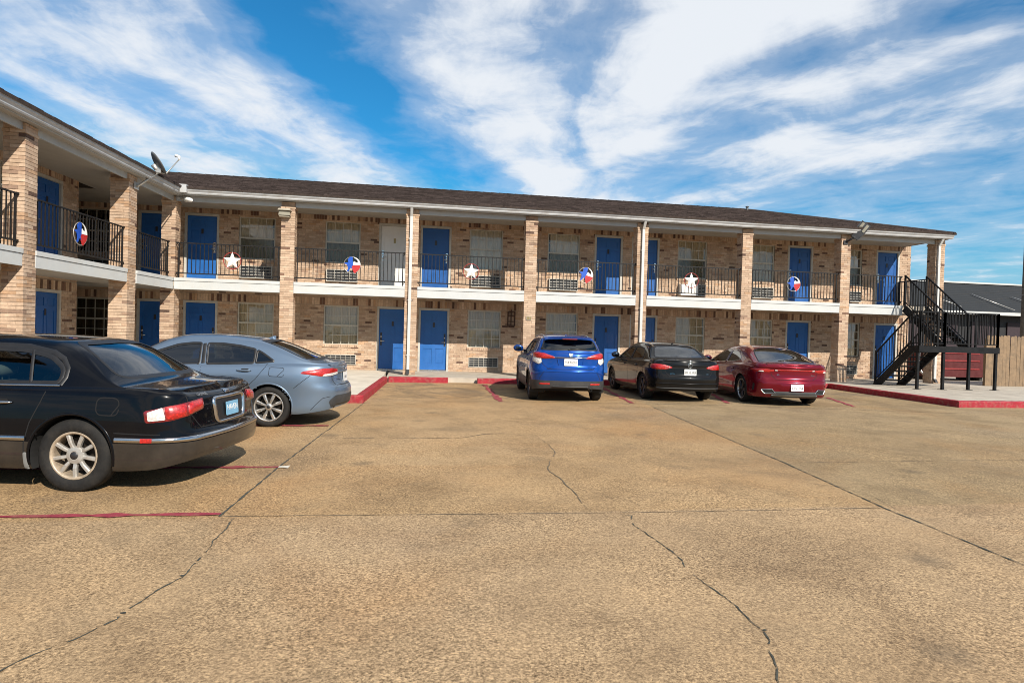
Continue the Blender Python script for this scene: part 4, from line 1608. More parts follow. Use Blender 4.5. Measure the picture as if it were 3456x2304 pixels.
mb.tube([hub, cen - axis * 0.06, cen], [0.05, 0.075, 0.05], 10)
mb.box((-0.07, -0.06, -0.10), (0.07, 0.06, 0.10), T=lambda a, b, c_: tuple(hub + Vector((a, b, c_ + 0.08))))
mb.build('bracket', M['galv'], root)
low = cen - (Vector((0, 0, 1)) - axis * axis.z).normalized() * 0.30 + axis * 0.08
lnb = cen + axis * 0.58 - (Vector((0, 0, 1)) - axis * axis.z).normalized() * 0.10
mb = MB()
mb.tube([hub + Vector((0.03, 0, 0.0)), low, lnb], 0.016, 8)
mb.build('feed_arm', M['galv'], root)
mb = MB()
mb.tube([lnb + Vector((0, 0, -0.02)), lnb + Vector((0, 0, 0.07)), lnb + Vector((-0.10, 0.02, 0.10))], [0.025, 0.035, 0.045], 10)
mb.build('feed_horn', M['owhite'], root)

# ------------------------------------------------------------------ black steel stairs
root = empty('steel_stairs', (16.9, 17.4, 0))
tag(root, 'black steel stairs with a landing at the open end of the motel', 'stairs')
ST = M['stair']
LZ = 1.34


def flight(x0, x1, y0, z0, y1, z1, nstep, rail_low=True):
    for x in (x0, x1):
        mb = MB()
        d = Vector((0, y1 - y0, z1 - z0)).normalized()
        mb.bar((x, y0, z0 - 0.10), (x, y1, z1 - 0.10), 0.05, 0.24)
        mb.build('stringer', ST, root)
    tm = MB()
    tm.box((x0 + 0.03, -0.14, -0.02), (x1 - 0.03, 0.14, 0.02))
    me = mesh('tread', tm.v, tm.f, ST)
    for i in range(1, nstep):
        t = i / nstep
        link('tread', me, root, Matrix.Translation((0, y0 + (y1 - y0) * t, z0 + (z1 - z0) * t - 0.03)))
    hh = 0.95
    for x in (x0, x1):
        mb = MB()
        mb.bar((x, y0, z0 + hh + 0.10), (x, y1, z1 + hh + 0.10), 0.04)
        mb.build('handrail', ST, root)
        mb = MB()
        mb.bar((x, y0, z0 + 0.14), (x, y1, z1 + 0.14), 0.026)
        mb.build('low_rail', ST, root)
        bm_ = MB()
        bm_.box((-0.0095, -0.0095, 0.10), (0.0095, 0.0095, hh + 0.10))
        me = mesh('baluster', bm_.v, bm_.f, ST)
        n = int(abs(y1 - y0) / 0.115)
        for i in range(1, n):
            t = i / n
            link('baluster', me, root, Matrix.Translation((x, y0 + (y1 - y0) * t, z0 + (z1 - z0) * t)))
        for (yy, zz) in ((y0, z0), (y1, z1)):
            mb = MB()
            mb.box((x - 0.025, yy - 0.025, zz - 0.08), (x + 0.025, yy + 0.025, zz + hh + 0.12))
            mb.build('newel', ST, root)


flight(15.52, 16.42, 18.80, 0.03, 17.28, LZ, 8)
flight(17.17, 18.02, 17.78, LZ, 19.52, 2.742, 8)
mb = MB()
mb.box((15.46, 16.95, LZ - 0.04), (16.46, 17.30, LZ))
mb.box((16.464, 16.95, LZ - 0.04), (18.34, 17.80, LZ))
mb.build('landing_deck', ST, root)
mb = MB()
mb.box((15.46, 16.93, LZ - 0.185), (18.34, 16.97, LZ + 0.005))
mb.box((18.30, 16.975, LZ - 0.185), (18.34, 17.80, LZ - 0.045))
mb.box((16.47, 17.76, LZ - 0.185), (18.29, 17.80, LZ - 0.045))
mb.box((15.46, 16.975, LZ - 0.185), (15.50, 17.30, LZ - 0.045))
mb.build('landing_frame', ST, root)
for (x, y) in [(15.50, 17.02), (16.38, 17.00), (17.30, 17.00), (18.27, 17.00)]:
    mb = MB()
    mb.box((x - 0.036, y - 0.036, -0.01), (x + 0.036, y + 0.036, LZ - 0.05))
    mb.box((x - 0.09, y - 0.09, -0.006), (x + 0.09, y + 0.09, 0.010))
    mb.build('landing_post', ST, root)


def guard(p, q, zb, h=1.06):
    p, q = Vector(p), Vector(q)
    mb = MB()
    mb.bar((p.x, p.y, zb + h), (q.x, q.y, zb + h), 0.038)
    mb.build('guard_rail', ST, root)
    mb = MB()
    mb.bar((p.x, p.y, zb + 0.09), (q.x, q.y, zb + 0.09), 0.026)
    mb.build('low_rail', ST, root)
    n = max(2, int((q - p).length / 0.118))
    bm_ = MB()
    bm_.box((-0.0095, -0.0095, 0.09), (0.0095, 0.0095, h - 0.01))
    me = mesh('baluster', bm_.v, bm_.f, ST)
    for i in range(1, n):
        c = p.lerp(q, i / n)
        link('baluster', me, root, Matrix.Translation((c.x, c.y, zb)))
    for c in (p, q):
        mb = MB()
        mb.box((c.x - 0.027, c.y - 0.027, zb - 0.1), (c.x + 0.027, c.y + 0.027, zb + h + 0.02))
        mb.build('newel', ST, root)


guard((15.50, 16.98), (16.38, 16.98), LZ)
guard((16.38, 16.98), (18.30, 16.98), LZ)
guard((18.30, 16.98), (18.30, 17.76), LZ)
guard((15.49, 16.98), (15.49, 17.25), LZ)
guard((18.62, YC + 0.45), (18.62, YW - 0.05), 2.742, 1.03)

# ------------------------------------------------------------------ things beyond the end of the motel
f = empty('picket_fence', (22, 18.85, 0))
tag(f, 'weathered wooden picket fence beyond the black stairs', 'fence')
pm = {}
x = 19.86
k = 0
for i in range(46):
    w = 0.132
    hh = 1.74 + random.uniform(-0.03, 0.05)
    key = i % 8
    if key not in pm:
        mb = MB()
        mb.prism([(0, 0), (w, 0), (w, hh - 0.04), (w - 0.03, hh), (0.03, hh), (0, hh - 0.04)], 0, 0.018, lambda a, b, h: (a, h, b))
        pm[key] = mesh('picket', mb.v, mb.f, M['fence'])
    link('picket', pm[key], f, Matrix.Translation((x, 18.85 + random.uniform(-0.006, 0.006), 0.0)) @ Matrix.Rotation(random.uniform(-0.010, 0.010), 4, 'Y'))
    x += w + random.uniform(0.004, 0.016)
for z in (0.35, 1.40):
    mb = MB()
    mb.box((19.86, 18.872, z), (x, 18.91, z + 0.09))
    mb.build('fence_rail', M['fence'], f)
for xx in (19.92, 22.3, 24.7):
    mb = MB()
    mb.box((xx, 18.915, 0), (xx + 0.09, 19.0, 1.65))
    mb.build('fence_post', M['fence'], f)
r = empty('red_bin', (21.3, 21.6, 0))
tag(r, 'dark red ribbed metal bin standing behind the black stairs', 'bin')
mb = MB()
mb.prism([(20.05, 0.14), (22.6, 0.14), (22.6, 1.02), (21.4, 1.30), (20.05, 1.30)], 21.35, 22.6, lambda a, b, h: (a, h, b))
mb.build('bin_body', M['red_metal'], r)
for z in (0.44, 0.76, 1.06):
    mb = MB()
    mb.box((20.04, 21.325, z), (22.2, 21.349, z + 0.05))
    mb.build('rib', plain('red_rib', (0.26, 0.030, 0.030), 0.5), r)
mb = MB()
mb.box((20.02, 21.30, 1.301), (21.42, 22.62, 1.335))
mb.build('lid', M['dark'], r)
for xx in (20.2, 22.3):
    mb = MB()
    mb.box((xx, 21.4, 0.0), (xx + 0.12, 22.5, 0.139))
    mb.build('skid', M['dark'], r)
# corrugated conduit at the end wall
root = empty('wall_conduit', (19.25, 20.9, 0))
tag(root, 'pale bent conduit running down beside the end wall behind the stairs', 'conduit')
mb = MB()
mb.tube([(19.35, 21.2, 2.3), (19.35, 21.2, 0.7), (19.37, 21.1, 0.35), (19.5, 20.9, 0.12), (19.8, 20.7, 0.06)], 0.045, 10)
mb.build('conduit_pipe', M['galv'], root)

# neighbour: dark mansard building
nb = empty('neighbour_building', (36, 31, 0))
tag(nb, 'low dark building with a steep slate grey roof and white eaves beyond the fence', 'building')
mb = MB()
mb.box((21.5, 30.4, -0.2), (62, 44, 3.2))
mb.build('wall', M['slate_wall'], nb)
mb = MB()
mb.add([(21, 29.7, 3.25), (62.5, 29.7, 3.25), (62.5, 31.3, 4.98), (21, 31.3, 4.98), (21, 44, 3.25), (62.5, 44, 3.25), (62.5, 43, 4.98), (21, 43, 4.98)],
       [(0, 1, 2, 3), (3, 2, 6, 7), (5, 4, 7, 6), (0, 3, 7, 4), (1, 5, 6, 2)])
rf = mb.build('roof', M['slate'], nb)
mb = MB()
sv = Vector((0, 1.6, 1.73)).normalized()
for i in range(16):
    s = i * 0.147
    p0 = Vector((0, 29.7, 3.25)) + sv * s
    p1 = p0 + sv * 0.15
    o = Vector((0, -sv.z, sv.y)) * 0.005
    mb.add([(21, p0.y + o.y, p0.z + o.z), (62.5, p0.y + o.y, p0.z + o.z), (62.5, p1.y, p1.z), (21, p1.y, p1.z), (21, p0.y, p0.z), (62.5, p0.y, p0.z)], [(0, 1, 2, 3), (4, 5, 1, 0)])
mb.build('shingle_courses', M['slate'], rf)
mb = MB()
mb.box((20.95, 31.2, 4.96), (62.5, 31.42, 5.05))
mb.build('roof_cap', M['white'], nb)
mb = MB()
mb.box((20.9, 29.55, 3.10), (62.5, 29.72, 3.27))
mb.build('eave_board', M['white'], nb)
for i, xx in enumerate((26.4, 28.7, 31.0, 33.3, 35.6)):
    mb = MB()
    mb.box((xx, 30.33, 1.3), (xx + 1.35, 30.39, 2.75))
    mb.build('window', M['maroon'], nb)
for p0, p1 in (((31.1, 30.55, 4.30), (33.0, 29.66, 3.42)), ((33.6, 30.45, 4.22), (35.6, 29.66, 3.50)), ((28.4, 30.4, 4.1), (29.6, 29.66, 3.5))):
    mb = MB()
    mb.tube([p0, p1], 0.022, 8)
    mb.build('roof_strut', M['galv'], nb)
# utility pole with cables
pl = empty('utility_pole', (26.95, 23.8, 0))
tag(pl, 'weathered wooden utility pole beyond the picket fence', 'utility pole')
mb = MB()
mb.tube([(26.95, 23.8, -0.2), (26.97, 23.8, 4.5), (27.0, 23.8, 9.5)], [0.13, 0.115, 0.095], 12)
mb.build('pole_shaft', M['pole'], pl)

def cable(a, b, sag, r, label):
    a, b = Vector(a), Vector(b)
    mb = MB()
    pts = [a.lerp(b, t) - Vector((0, 0, sag * 4 * t * (1 - t))) for t in np.linspace(0, 1, 16)]
    mb.tube(pts, r, 6)
    o = mb.build('cable', M['wire'], None)
    tag(o, label, 'cable', 'overhead cables')


cable((26.95, 23.7, 3.75), (19.15, 21.6, 2.95), 0.15, 0.010, 'lower thin cable from the utility pole to the end of the motel')
cable((26.95, 23.7, 4.0), (19.15, 22.5, 3.5), 0.18, 0.007, 'upper thin cable from the utility pole to the end of the motel')

# ------------------------------------------------------------------ car builder
M['tyre'] = plain('tyre_rubber', (0.013, 0.0125, 0.012), 0.78, spec=0.3, var=0.25, vscale=25, bump=0.2, bscale=90, dirt=(0.040, 0.034, 0.027), dscale=9, damt=0.5)
M['alloy'] = plain('alloy_silver', (0.56, 0.55, 0.53), 0.32, metal=0.85, var=0.10, vscale=12)
M['alloy_old'] = plain('alloy_brown', (0.44, 0.425, 0.395), 0.40, metal=0.5, var=0.12, vscale=14, dirt=(0.30, 0.22, 0.15), dscale=12, damt=0.5)
M['alloy_rust'] = plain('alloy_rusty_lip', (0.42, 0.34, 0.25), 0.5, metal=0.4, var=0.25, vscale=20)
M['alloy_dark'] = plain('alloy_dark', (0.055, 0.055, 0.058), 0.35, metal=0.7, var=0.2)
M['well'] = plain('wheel_well', (0.010, 0.010, 0.010), 0.9, var=0.2)
M['rubber'] = plain('rubber_trim', (0.012, 0.012, 0.013), 0.45, var=0.15)
M['chrome'] = plain('chrome', (0.52, 0.52, 0.52), 0.14, metal=1.0, var=0.03, vscale=10)
M['brake'] = plain('brake_disc', (0.035, 0.028, 0.022), 0.6, metal=0.6, var=0.2)
M['cladding'] = plain('bumper_plastic', (0.032, 0.033, 0.035), 0.55, var=0.12, dirt=(0.07, 0.06, 0.05), dscale=6, damt=0.4)
M['seat'] = plain('seat_cloth', (0.050, 0.050, 0.052), 0.9, var=0.15)
M['seat_tan'] = plain('seat_grey', (0.16, 0.16, 0.155), 0.8, var=0.1)
M['seam'] = plain('panel_gap', (0.004, 0.004, 0.005), 0.9)
M['plate_w'] = plain('plate_white', (0.72, 0.72, 0.70), 0.35, var=0.05)
M['plate_b'] = plain('plate_blue', (0.17, 0.37, 0.54), 0.35, var=0.08)
M['ink'] = plain('plate_ink', (0.02, 0.02, 0.03), 0.5)
M['tint_glass'] = glass('car_glass_dark', (0.10, 0.115, 0.12), 1.5, 0.01)
M['car_glass'] = glass('car_glass_green', (0.46, 0.56, 0.53), 1.5, 0.01)
M['smoke_glass'] = glass('car_glass_smoke', (0.22, 0.26, 0.27), 1.6, 0.01)
M['mirror_dark'] = plain('mirror_glass', (0.06, 0.075, 0.10), 0.08, metal=1.0, var=0.05)
M['soot'] = plain('exhaust_soot', (0.01, 0.01, 0.01), 0.9)


def lens_mat(name, col, rough=0.12):
    m, nt, b = newmat(name)
    geo = nnode(nt, 'ShaderNodeTexCoord').outputs['Object']
    w = nnode(nt, 'ShaderNodeTexVoronoi', {'Vector': geo, 'Scale': 46.0}).outputs[0]
    k = ramp(nt, w, [(0.0, tuple(c * 1.25 for c in col)), (0.6, tuple(c * 0.62 for c in col))])
    nt.links.new(k, b.inputs['Base Color'])
    b.inputs['Roughness'].default_value = 0.35
    b.inputs['Coat Weight'].default_value = 1.0
    b.inputs['Coat Roughness'].default_value = 0.02
    bn = nnode(nt, 'ShaderNodeBump', {'Strength': 0.25, 'Distance': 0.004, 'Height': w})
    nt.links.new(bn.outputs[0], b.inputs['Normal'])
    return m


M['lens_red'] = lens_mat('lens_red', (0.50, 0.012, 0.010))
M['lens_deep'] = lens_mat('lens_deep_red', (0.22, 0.006, 0.008))
M['lens_clear'] = lens_mat('lens_clear', (0.62, 0.60, 0.57))
M['lens_bright'] = lens_mat('lens_white', (0.78, 0.76, 0.72))


def sym(half):
    """half outline with y >= 0, bottom centre to top centre -> whole outline"""
    return list(half) + [(-y, z) for y, z in reversed(half) if abs(y) > 1e-6]


def rounded(poly, r, n=4):
    out = []
    m = len(poly)
    for i in range(m):
        p0, p1, p2 = (Vector(poly[(i + k) % m]) for k in (-1, 0, 1))
        a, b = (p0 - p1), (p2 - p1)
        t = min(r, a.length * 0.45, b.length * 0.45)
        s, e = p1 + a.normalized() * t, p1 + b.normalized() * t
        for k in range(n + 1):
            u = k / n
            q = s * (1 - u) ** 2 + p1 * 2 * u * (1 - u) + e * u * u
            out.append((q.x, q.y))
    return out


def dense(poly, res, closed=True):
    out = []
    m = len(poly)
    for i in range(m if closed else m - 1):
        a, b = Vector(poly[i]), Vector(poly[(i + 1) % m])
        k = max(1, int(math.ceil((b - a).length / res)))
        for j in range(k):
            q = a.lerp(b, j / k)
            out.append((q.x, q.y))
    if not closed:
        out.append(tuple(poly[-1]))
    return out


def poly_sd(P, poly):
    """signed distance (negative inside) and nearest boundary point, vectorised"""
    P = np.asarray(P, float)
    A = np.asarray(poly, float)
    B = np.roll(A, -1, axis=0)
    best = np.full(len(P), 1e9)
    near = np.zeros_like(P)
    ins = np.zeros(len(P), bool)
    for a, b in zip(A, B):
        d = b - a
        l2 = d @ d
        if l2 < 1e-12:
            continue
        t = np.clip(((P - a) @ d) / l2, 0, 1)
        q = a + t[:, None] * d
        dist = np.hypot(*(P - q).T)
        k = dist < best
        best[k] = dist[k]
        near[k] = q[k]
        c = (a[1] > P[:, 1]) != (b[1] > P[:, 1])
        with np.errstate(divide='ignore', invalid='ignore'):
            xi = (b[0] - a[0]) * (P[:, 1] - a[1]) / (b[1] - a[1]) + a[0]
        ins ^= c & (P[:, 0] < xi)
    return np.where(ins, -best, best), near


class Frame2:
    """a way of looking at the car: azimuth in degrees (0 rear, 90 left side, 180 front) or 'top'"""

    def __init__(self, az):
        self.az = az
        if az == 'top':
            return
        a = math.radians(az)
        self.dir = Vector((math.cos(a), -math.sin(a), 0))
        self.h = Vector((math.sin(a), math.cos(a), 0))

    def to2d(self, V):
        V = np.asarray(V)
        if self.az == 'top':
            return V[:, :2].copy()
        return np.stack([V[:, 0] * self.h.x + V[:, 1] * self.h.y, V[:, 2]], 1)

    def ray(self, a, b):
        if self.az == 'top':
            return Vector((a, b, 4)), Vector((0, 0, -1))
        return self.h * a + Vector((0, 0, b)) - self.dir * 6 + self.dir * (self.dir.x * 2.5), self.dir


class Car:
    def __init__(self, name, label, sp, pos, heading):
        self.sp = sp
        self.L = sp['L']
        self.root = empty(name, (pos[0], pos[1], ZP), heading)
        tag(self.root, label, 'car', 'cars parked in the motel lot')
        self.pose = Matrix.Translation((pos[0], pos[1], ZP)) @ Matrix.Rotation(heading, 4, 'Z') @ Matrix.Translation((-sp['axle'], 0, 0))
        self.shell()

    # -- surface ----------------------------------------------------------------
    def shell(self):
        sp, L = self.sp, self.L
        wp = pchip(sp['wp'])
        rx, ry = sp['cr']
        fx, fy = sp['cf']
        br, bf = sp['bow']
        pts = []
        yR = float(wp(rx)) - ry
        for y in np.linspace(0, yR, 20):
            pts.append((br * (y / yR) ** 2, y))
        for a in np.linspace(0, math.pi / 2, 14)[1:]:
            pts.append((br + rx - rx * math.cos(a), yR + ry * math.sin(a)))
        xe = L - bf - fx
        for x in np.linspace(br + rx, xe, int((xe - br - rx) / 0.034))[1:]:
            pts.append((x, float(wp(x))))
        yF = float(wp(xe)) - fy
        for a in np.linspace(math.pi / 2, 0, 14)[1:]:
            pts.append((xe + fx * math.cos(a), yF + fy * math.sin(a)))
        for y in np.linspace(yF, 0, 16)[1:]:
            pts.append((L - bf * (y / yF) ** 2, y))
        P = np.array(pts)
        for _ in range(4):
            Q = P.copy()
            Q[1:-1] = 0.25 * P[:-2] + 0.5 * P[1:-1] + 0.25 * P[2:]
            P = Q
        tg = np.gradient(P, axis=0)
        tg /= np.linalg.norm(tg, axis=1)[:, None]
        N = np.stack([-tg[:, 1], tg[:, 0]], 1)
        N[0] = (-1, 0)
        N[-1] = (1, 0)
        self.P, self.N = P, N
        wr = np.clip(-N[:, 0], 0, 1) ** 1.6
        wf = np.clip(N[:, 0], 0, 1) ** 1.6
        ws = np.abs(N[:, 1]) ** 1.6
        s = wr + wf + ws
        self.w = (wr / s, wf / s, ws / s)
        self.zs = pchip(sp['shoulder'])(P[:, 0])
        self.zl = pchip(sp['low'])(P[:, 0])
        self.pr = [pchip(sp[k]) for k in ('rear', 'front', 'side')]
        zb = np.full(len(P), sp.get('zbreak', 0.45))
        n1, n2 = 9, sp.get('rows', 20)
        rows = []
        for k in range(n1):
            rows.append(self.zl + (zb - self.zl) * k / n1)
        for k in range(n2 + 1):
            u = k / n2
            u = 1 - (1 - u) ** 1.35
            rows.append(zb + (self.zs - zb) * u)
        V = []
        for z in rows:
            V.append(self.at(z))
        self.nlow, self.nside = n1, len(rows)
        ring = V[-1]
        # cap
        zc = pchip(sp['centre'])
        s1, s2 = sp['glass']
        nexp = sp.get('edge', 5)
        xr_, xf_ = sp['spine']
        spx = np.clip(ring[:, 0], xr_, xf_)
        m = 46
        xm = sp['roofmid']
        cr_, cf_ = sp['curv']
        for k in range(1, m + 1):
            g = (k / m) ** 1.45
            x = ring[:, 0] + (spx - ring[:, 0]) * g
            y = ring[:, 1] * (1 - g)
            d = np.hypot(x - ring[:, 0], y - ring[:, 1])
            S = np.clip((x - xm + 0.4) / 0.8, 0, 1)
            S = S * S * (3 - 2 * S)
            xe_ = x + cf_ * y * y * S - cr_ * y * y * (1 - S)
            b = np.maximum(zc(np.clip(xe_, 0, L)) - sp['crown'] * y * y - self.zs, 0.004)
            a = np.maximum(s1 * d - s2 * d * d, 1e-6)
            h = a * b / (a ** nexp + b ** nexp) ** (1 / nexp)
            V.append(np.stack([x, y, self.zs + h], 1))
        G = np.array(V)                                  # rows x T x 3
        self.G0 = G
        R, T, _ = G.shape
        self.R, self.T = R, T
        idx = np.arange(R * T).reshape(R, T)
        F = np.stack([idx[:-1, :-1], idx[:-1, 1:], idx[1:, 1:], idx[1:, :-1]], -1).reshape(-1, 4)
        self.V = G.reshape(-1, 3).copy()
        self.F = F
        self.keep = np.ones(len(F), bool)
        self.rowF = np.repeat(np.arange(R - 1), T - 1)
        both = np.vstack([self.V, self.V * (1, -1, 1)])
        FF = np.vstack([F, F[:, ::-1] + len(self.V)])
        self.bvh = BVHTree.FromPolygons([tuple(v) for v in both], [tuple(f) for f in FF])

    def at(self, z, extra=0.0):
        """points of the lower body at heights z (array over the ring)"""
        z = np.broadcast_to(np.asarray(z, float), self.zs.shape)
        ins = self.w[0] * self.pr[0](z) + self.w[1] * self.pr[1](z) + self.w[2] * self.pr[2](z)
        r = self.sp.get('round', 0.06)
        t = np.clip(1 - (self.zs - z) / r, 0, 1)
        ins = ins + r * (1 - np.sqrt(np.maximum(1 - t * t, 0))) * 0.8 - extra
        return np.stack([self.P[:, 0] - self.N[:, 0] * ins, np.maximum(self.P[:, 1] - self.N[:, 1] * ins, 0), z], 1)

    def hit(self, fr, a, b):
        o, d = fr.ray(a, b)
        h = self.bvh.ray_cast(o, d)
        if h[0] is None:
            for da, db in ((0.01, 0), (-0.01, 0), (0, 0.01), (0, -0.01), (0, -0.03), (0, 0.03), (-0.04, 0), (0.04, 0)):
                o, d = fr.ray(a + da, b + db)
                h = self.bvh.ray_cast(o, d)
                if h[0] is not None:
                    break
        if h[0] is None:
            n = self.bvh.find_nearest(o + d * 5)
            return n[0], n[1]
        nn = h[1]
        if nn.dot(d) > 0:
            nn = -nn
        return h[0], nn

    def cut(self, poly, az, where=None, delta=0.016):
        fr = Frame2(az)
        Q = fr.to2d(self.V)
        ok = where(self.V) if where else np.ones(len(self.V), bool)
        sdv, near = poly_sd(Q, poly)
        snap = ok & (np.abs(sdv) < delta)
        for i in np.nonzero(snap)[0]:
            p, n = self.hit(fr, near[i][0], near[i][1])
            if (Vector(self.V[i]) - p).length < 0.08:
                self.V[i] = p
                sdv[i] = 0
        inside = ok & (sdv <= 1e-5)
        self.keep &= ~inside[self.F].all(1)

    def body(self, mats, name='body', split=None):
        """write the shell; rows below the break take the second material"""
        F = self.F[self.keep]
        rf = self.rowF[self.keep]
        n = len(self.V)
        V2 = np.vstack([self.V, self.V * (1, -1, 1)])
        F2 = np.vstack([F, F[:, ::-1] + n])
        fm = np.where(np.concatenate([rf, rf]) < self.nlow, 1 if len(mats) > 1 else 0, 0)
        me = mesh(name, V2, [tuple(f) for f in F2], mats, [int(q) for q in fm], True)
        bm = bmesh.new()
        bm.from_mesh(me)
        bmesh.ops.remove_doubles(bm, verts=bm.verts, dist=0.0006)
        bmesh.ops.dissolve_degenerate(bm, edges=bm.edges, dist=0.0004)
        bmesh.ops.recalc_face_normals(bm, faces=bm.faces)
        bm.to_mesh(me)
        bm.free()
        self.body_o = link(name, me, self.root, self.pose)
        return self.body_o

    # -- things laid on the surface ------------------------------------------------
    def emit(self, name, V, F, mat, parent=None, mirror=False, smooth=True):
        V = np.asarray(V, float)
        o = link(name, mesh(name, V, [tuple(f) for f in F], mat, smooth=smooth), parent or self.root, self.pose)
        if mirror:
            link(name, mesh(name, V * (1, -1, 1), [tuple(f)[::-1] for f in F], mat, smooth=smooth), parent or self.root, self.pose)
        return o

    def patch(self, name, poly, az, mat, off=0.003, dome=0.0, res=0.03, mirror=False, parent=None, rnd=0.0, edge=None):
        fr = Frame2(az)
        if rnd:
            poly = rounded(poly, rnd)
        bd = dense(poly, res)
        A = np.array(bd)
        lo, hi = A.min(0), A.max(0)
        gx, gy = np.meshgrid(np.arange(lo[0] + res / 2, hi[0], res), np.arange(lo[1] + res / 2, hi[1], res))
        G = np.stack([gx.ravel(), gy.ravel()], 1)
        if len(G):
            sdv, _ = poly_sd(G, bd)
            G = G[sdv < -res * 0.45]
        pts = [Vector(p) for p in bd] + [Vector(p) for p in G]
        r = delaunay_2d_cdt(pts, [], [list(range(len(bd)))], 1, 1e-6)
        vs2, fs = r[0], r[2]
        sdv, _ = poly_sd([(p.x, p.y) for p in vs2], bd)
        V = []
        e = edge or res * 1.2
        for p, s in zip(vs2, sdv):
            c, n = self.hit(fr, p.x, p.y)
            k = min(1, max(0, -s) / e)
            k = math.sqrt(1 - (1 - k) ** 2)
            V.append(c + n * (off + dome * k))
        F = [tuple(f) for f in fs]
        flip = 0
        for f in F[:20]:
            nn = (V[f[1]] - V[f[0]]).cross(V[f[2]] - V[f[0]])
            d = fr.dir if az != 'top' else Vector((0, 0, -1))
            flip += 1 if nn.dot(d) > 0 else -1
        if flip > 0:
            F = [f[::-1] for f in F]
        return self.emit(name, V, F, mat, parent, mirror)

    def strip(self, name, line, az, width, mat, off=0.003, bead=0.004, closed=False, mirror=False, parent=None, res=0.03):
        fr = Frame2(az)
        pts = dense(line, res, closed)
        n = len(pts)
        V, F = [], []
        prof = [(-0.5, 0.0), (-0.3, 1.0), (0.3, 1.0), (0.5, 0.0)]
        m = len(prof)
        for i in range(n):
            p = Vector(pts[i])
            q0 = Vector(pts[(i - 1) % n] if closed else pts[max(i - 1, 0)])
            q1 = Vector(pts[(i + 1) % n] if closed else pts[min(i + 1, n - 1)])
            d = (q1 - q0)
            d = d.normalized() if d.length > 1e-9 else Vector((1, 0))
            s = Vector((-d.y, d.x))
            for w, h in prof:
                q = p + s * (w * width)
                c, nn = self.hit(fr, q.x, q.y)
                V.append(c + nn * (off + bead * h))
        for i in range(n if closed else n - 1):
            j = (i + 1) % n
            for k in range(m - 1):
                F.append((i * m + k, j * m + k, j * m + k + 1, i * m + k + 1))
        return self.emit(name, V, F, mat, parent, mirror)

    def ring_strip(self, name, t0, t1, z0, z1, mat, off=0.006, parent=None, mirror=True, both=False):
        """band that follows the body between heights z0 and z1, ring positions chosen by x and by rear/side"""
        sel = [i for i in range(len(self.P)) if t0 <= i <= t1]
        V, F = [], []
        zz = [(z0, -0.004), (z0 + (z1 - z0) * 0.12, off), (z0 + (z1 - z0) * 0.5, off * 1.15), (z0 + (z1 - z0) * 0.88, off), (z1, -0.004)]
        cols = [self.at(np.full(len(self.P), z), e) for z, e in zz]
        for i in sel:
            for c in cols:
                V.append(c[i])
        m = len(zz)
        for i in range(len(sel) - 1):
            for k in range(m - 1):
                F.append((i * m + k, (i + 1) * m + k, (i + 1) * m + k + 1, i * m + k + 1))
        if mirror:
            W = np.asarray(V) * (1, -1, 1)
            V2 = np.vstack([V, W])
            F2 = F + [tuple(a + len(V) for a in f)[::-1] for f in F]
            return self.emit(name, V2, F2, mat, parent)
        return self.emit(name, V, F, mat, parent)

    def ring_at(self, x):
        """ring index on the side at x"""
        i0 = int(np.argmax(self.P[:, 1] > self.P[:, 1].max() * 0.97))
        return int(np.argmin(np.abs(self.P[i0:-30, 0] - x))) + i0

    def flat(self, name, boxes, mat, parent=None):
        mb = MB()
        for a, b in boxes:
            mb.box(a, b)
        return mb.build(name, mat, parent or self.root, self.pose)

    # -- standard pieces -----------------------------------------------------------
    def window(self, poly, az, mat, trim, tw=0.028, mirror=True, rnd=0.03, where=None, tname='window_trim', name='window', off=-0.004, bead=0.004, dome=0.0):
        p = rounded(poly, rnd)
        self.cut(p, az, where)
        g = self.patch(name, p, az, mat, off, dome, 0.05, mirror)
        if trim is not None:
            self.strip(tname, p, az, tw, trim, 0.001, bead, True, mirror, None, 0.035)
        return g

    def arches(self, ra, lip=None, lipw=0.035):
        for x in (self.sp['axle'], self.sp['axle'] + self.sp['wb']):
            poly = [(x + ra * math.cos(a), self.sp['wr'] + ra * math.sin(a)) for a in np.linspace(-0.6, math.pi + 0.6, 46)]
            poly = [(x + ra * 0.9, -0.2)] + poly + [(x - ra * 0.9, -0.2)]
            self.cut(poly, 90, lambda V: (V[:, 1] > 0.45) & (V[:, 2] < 0.95), 0.020)

    def wheels(self, style, mat_rim, mat_lip=None):
        sp = self.sp
        R, rr, w = sp['wr'], sp['rim'], sp.get('tw', 0.205)
        half = float(pchip(sp['wp'])(sp['axle']))
        tm = MB()
        prof = [(rr - 0.01, -w * 0.38), (rr + 0.012, -w * 0.46), ((R + rr) / 2, -w * 0.5), (R - 0.022, -w * 0.45), (R - 0.004, -w * 0.36), (R, -w * 0.2), (R + 0.001, 0), (R, w * 0.2), (R - 0.004, w * 0.36),
                (R - 0.022, w * 0.45), ((R + rr) / 2, w * 0.5), (rr + 0.016, w * 0.47), (rr + 0.004, w * 0.42), (rr - 0.01, w * 0.36)]
        tm.lathe(prof, 56, 'Y')
        for k in (-0.24, -0.08, 0.08, 0.24):
            tm.lathe([(R + 0.0005, w * k - 0.004), (R - 0.001, w * k), (R + 0.0005, w * k + 0.004)], 56, 'Y')
        me_t = None
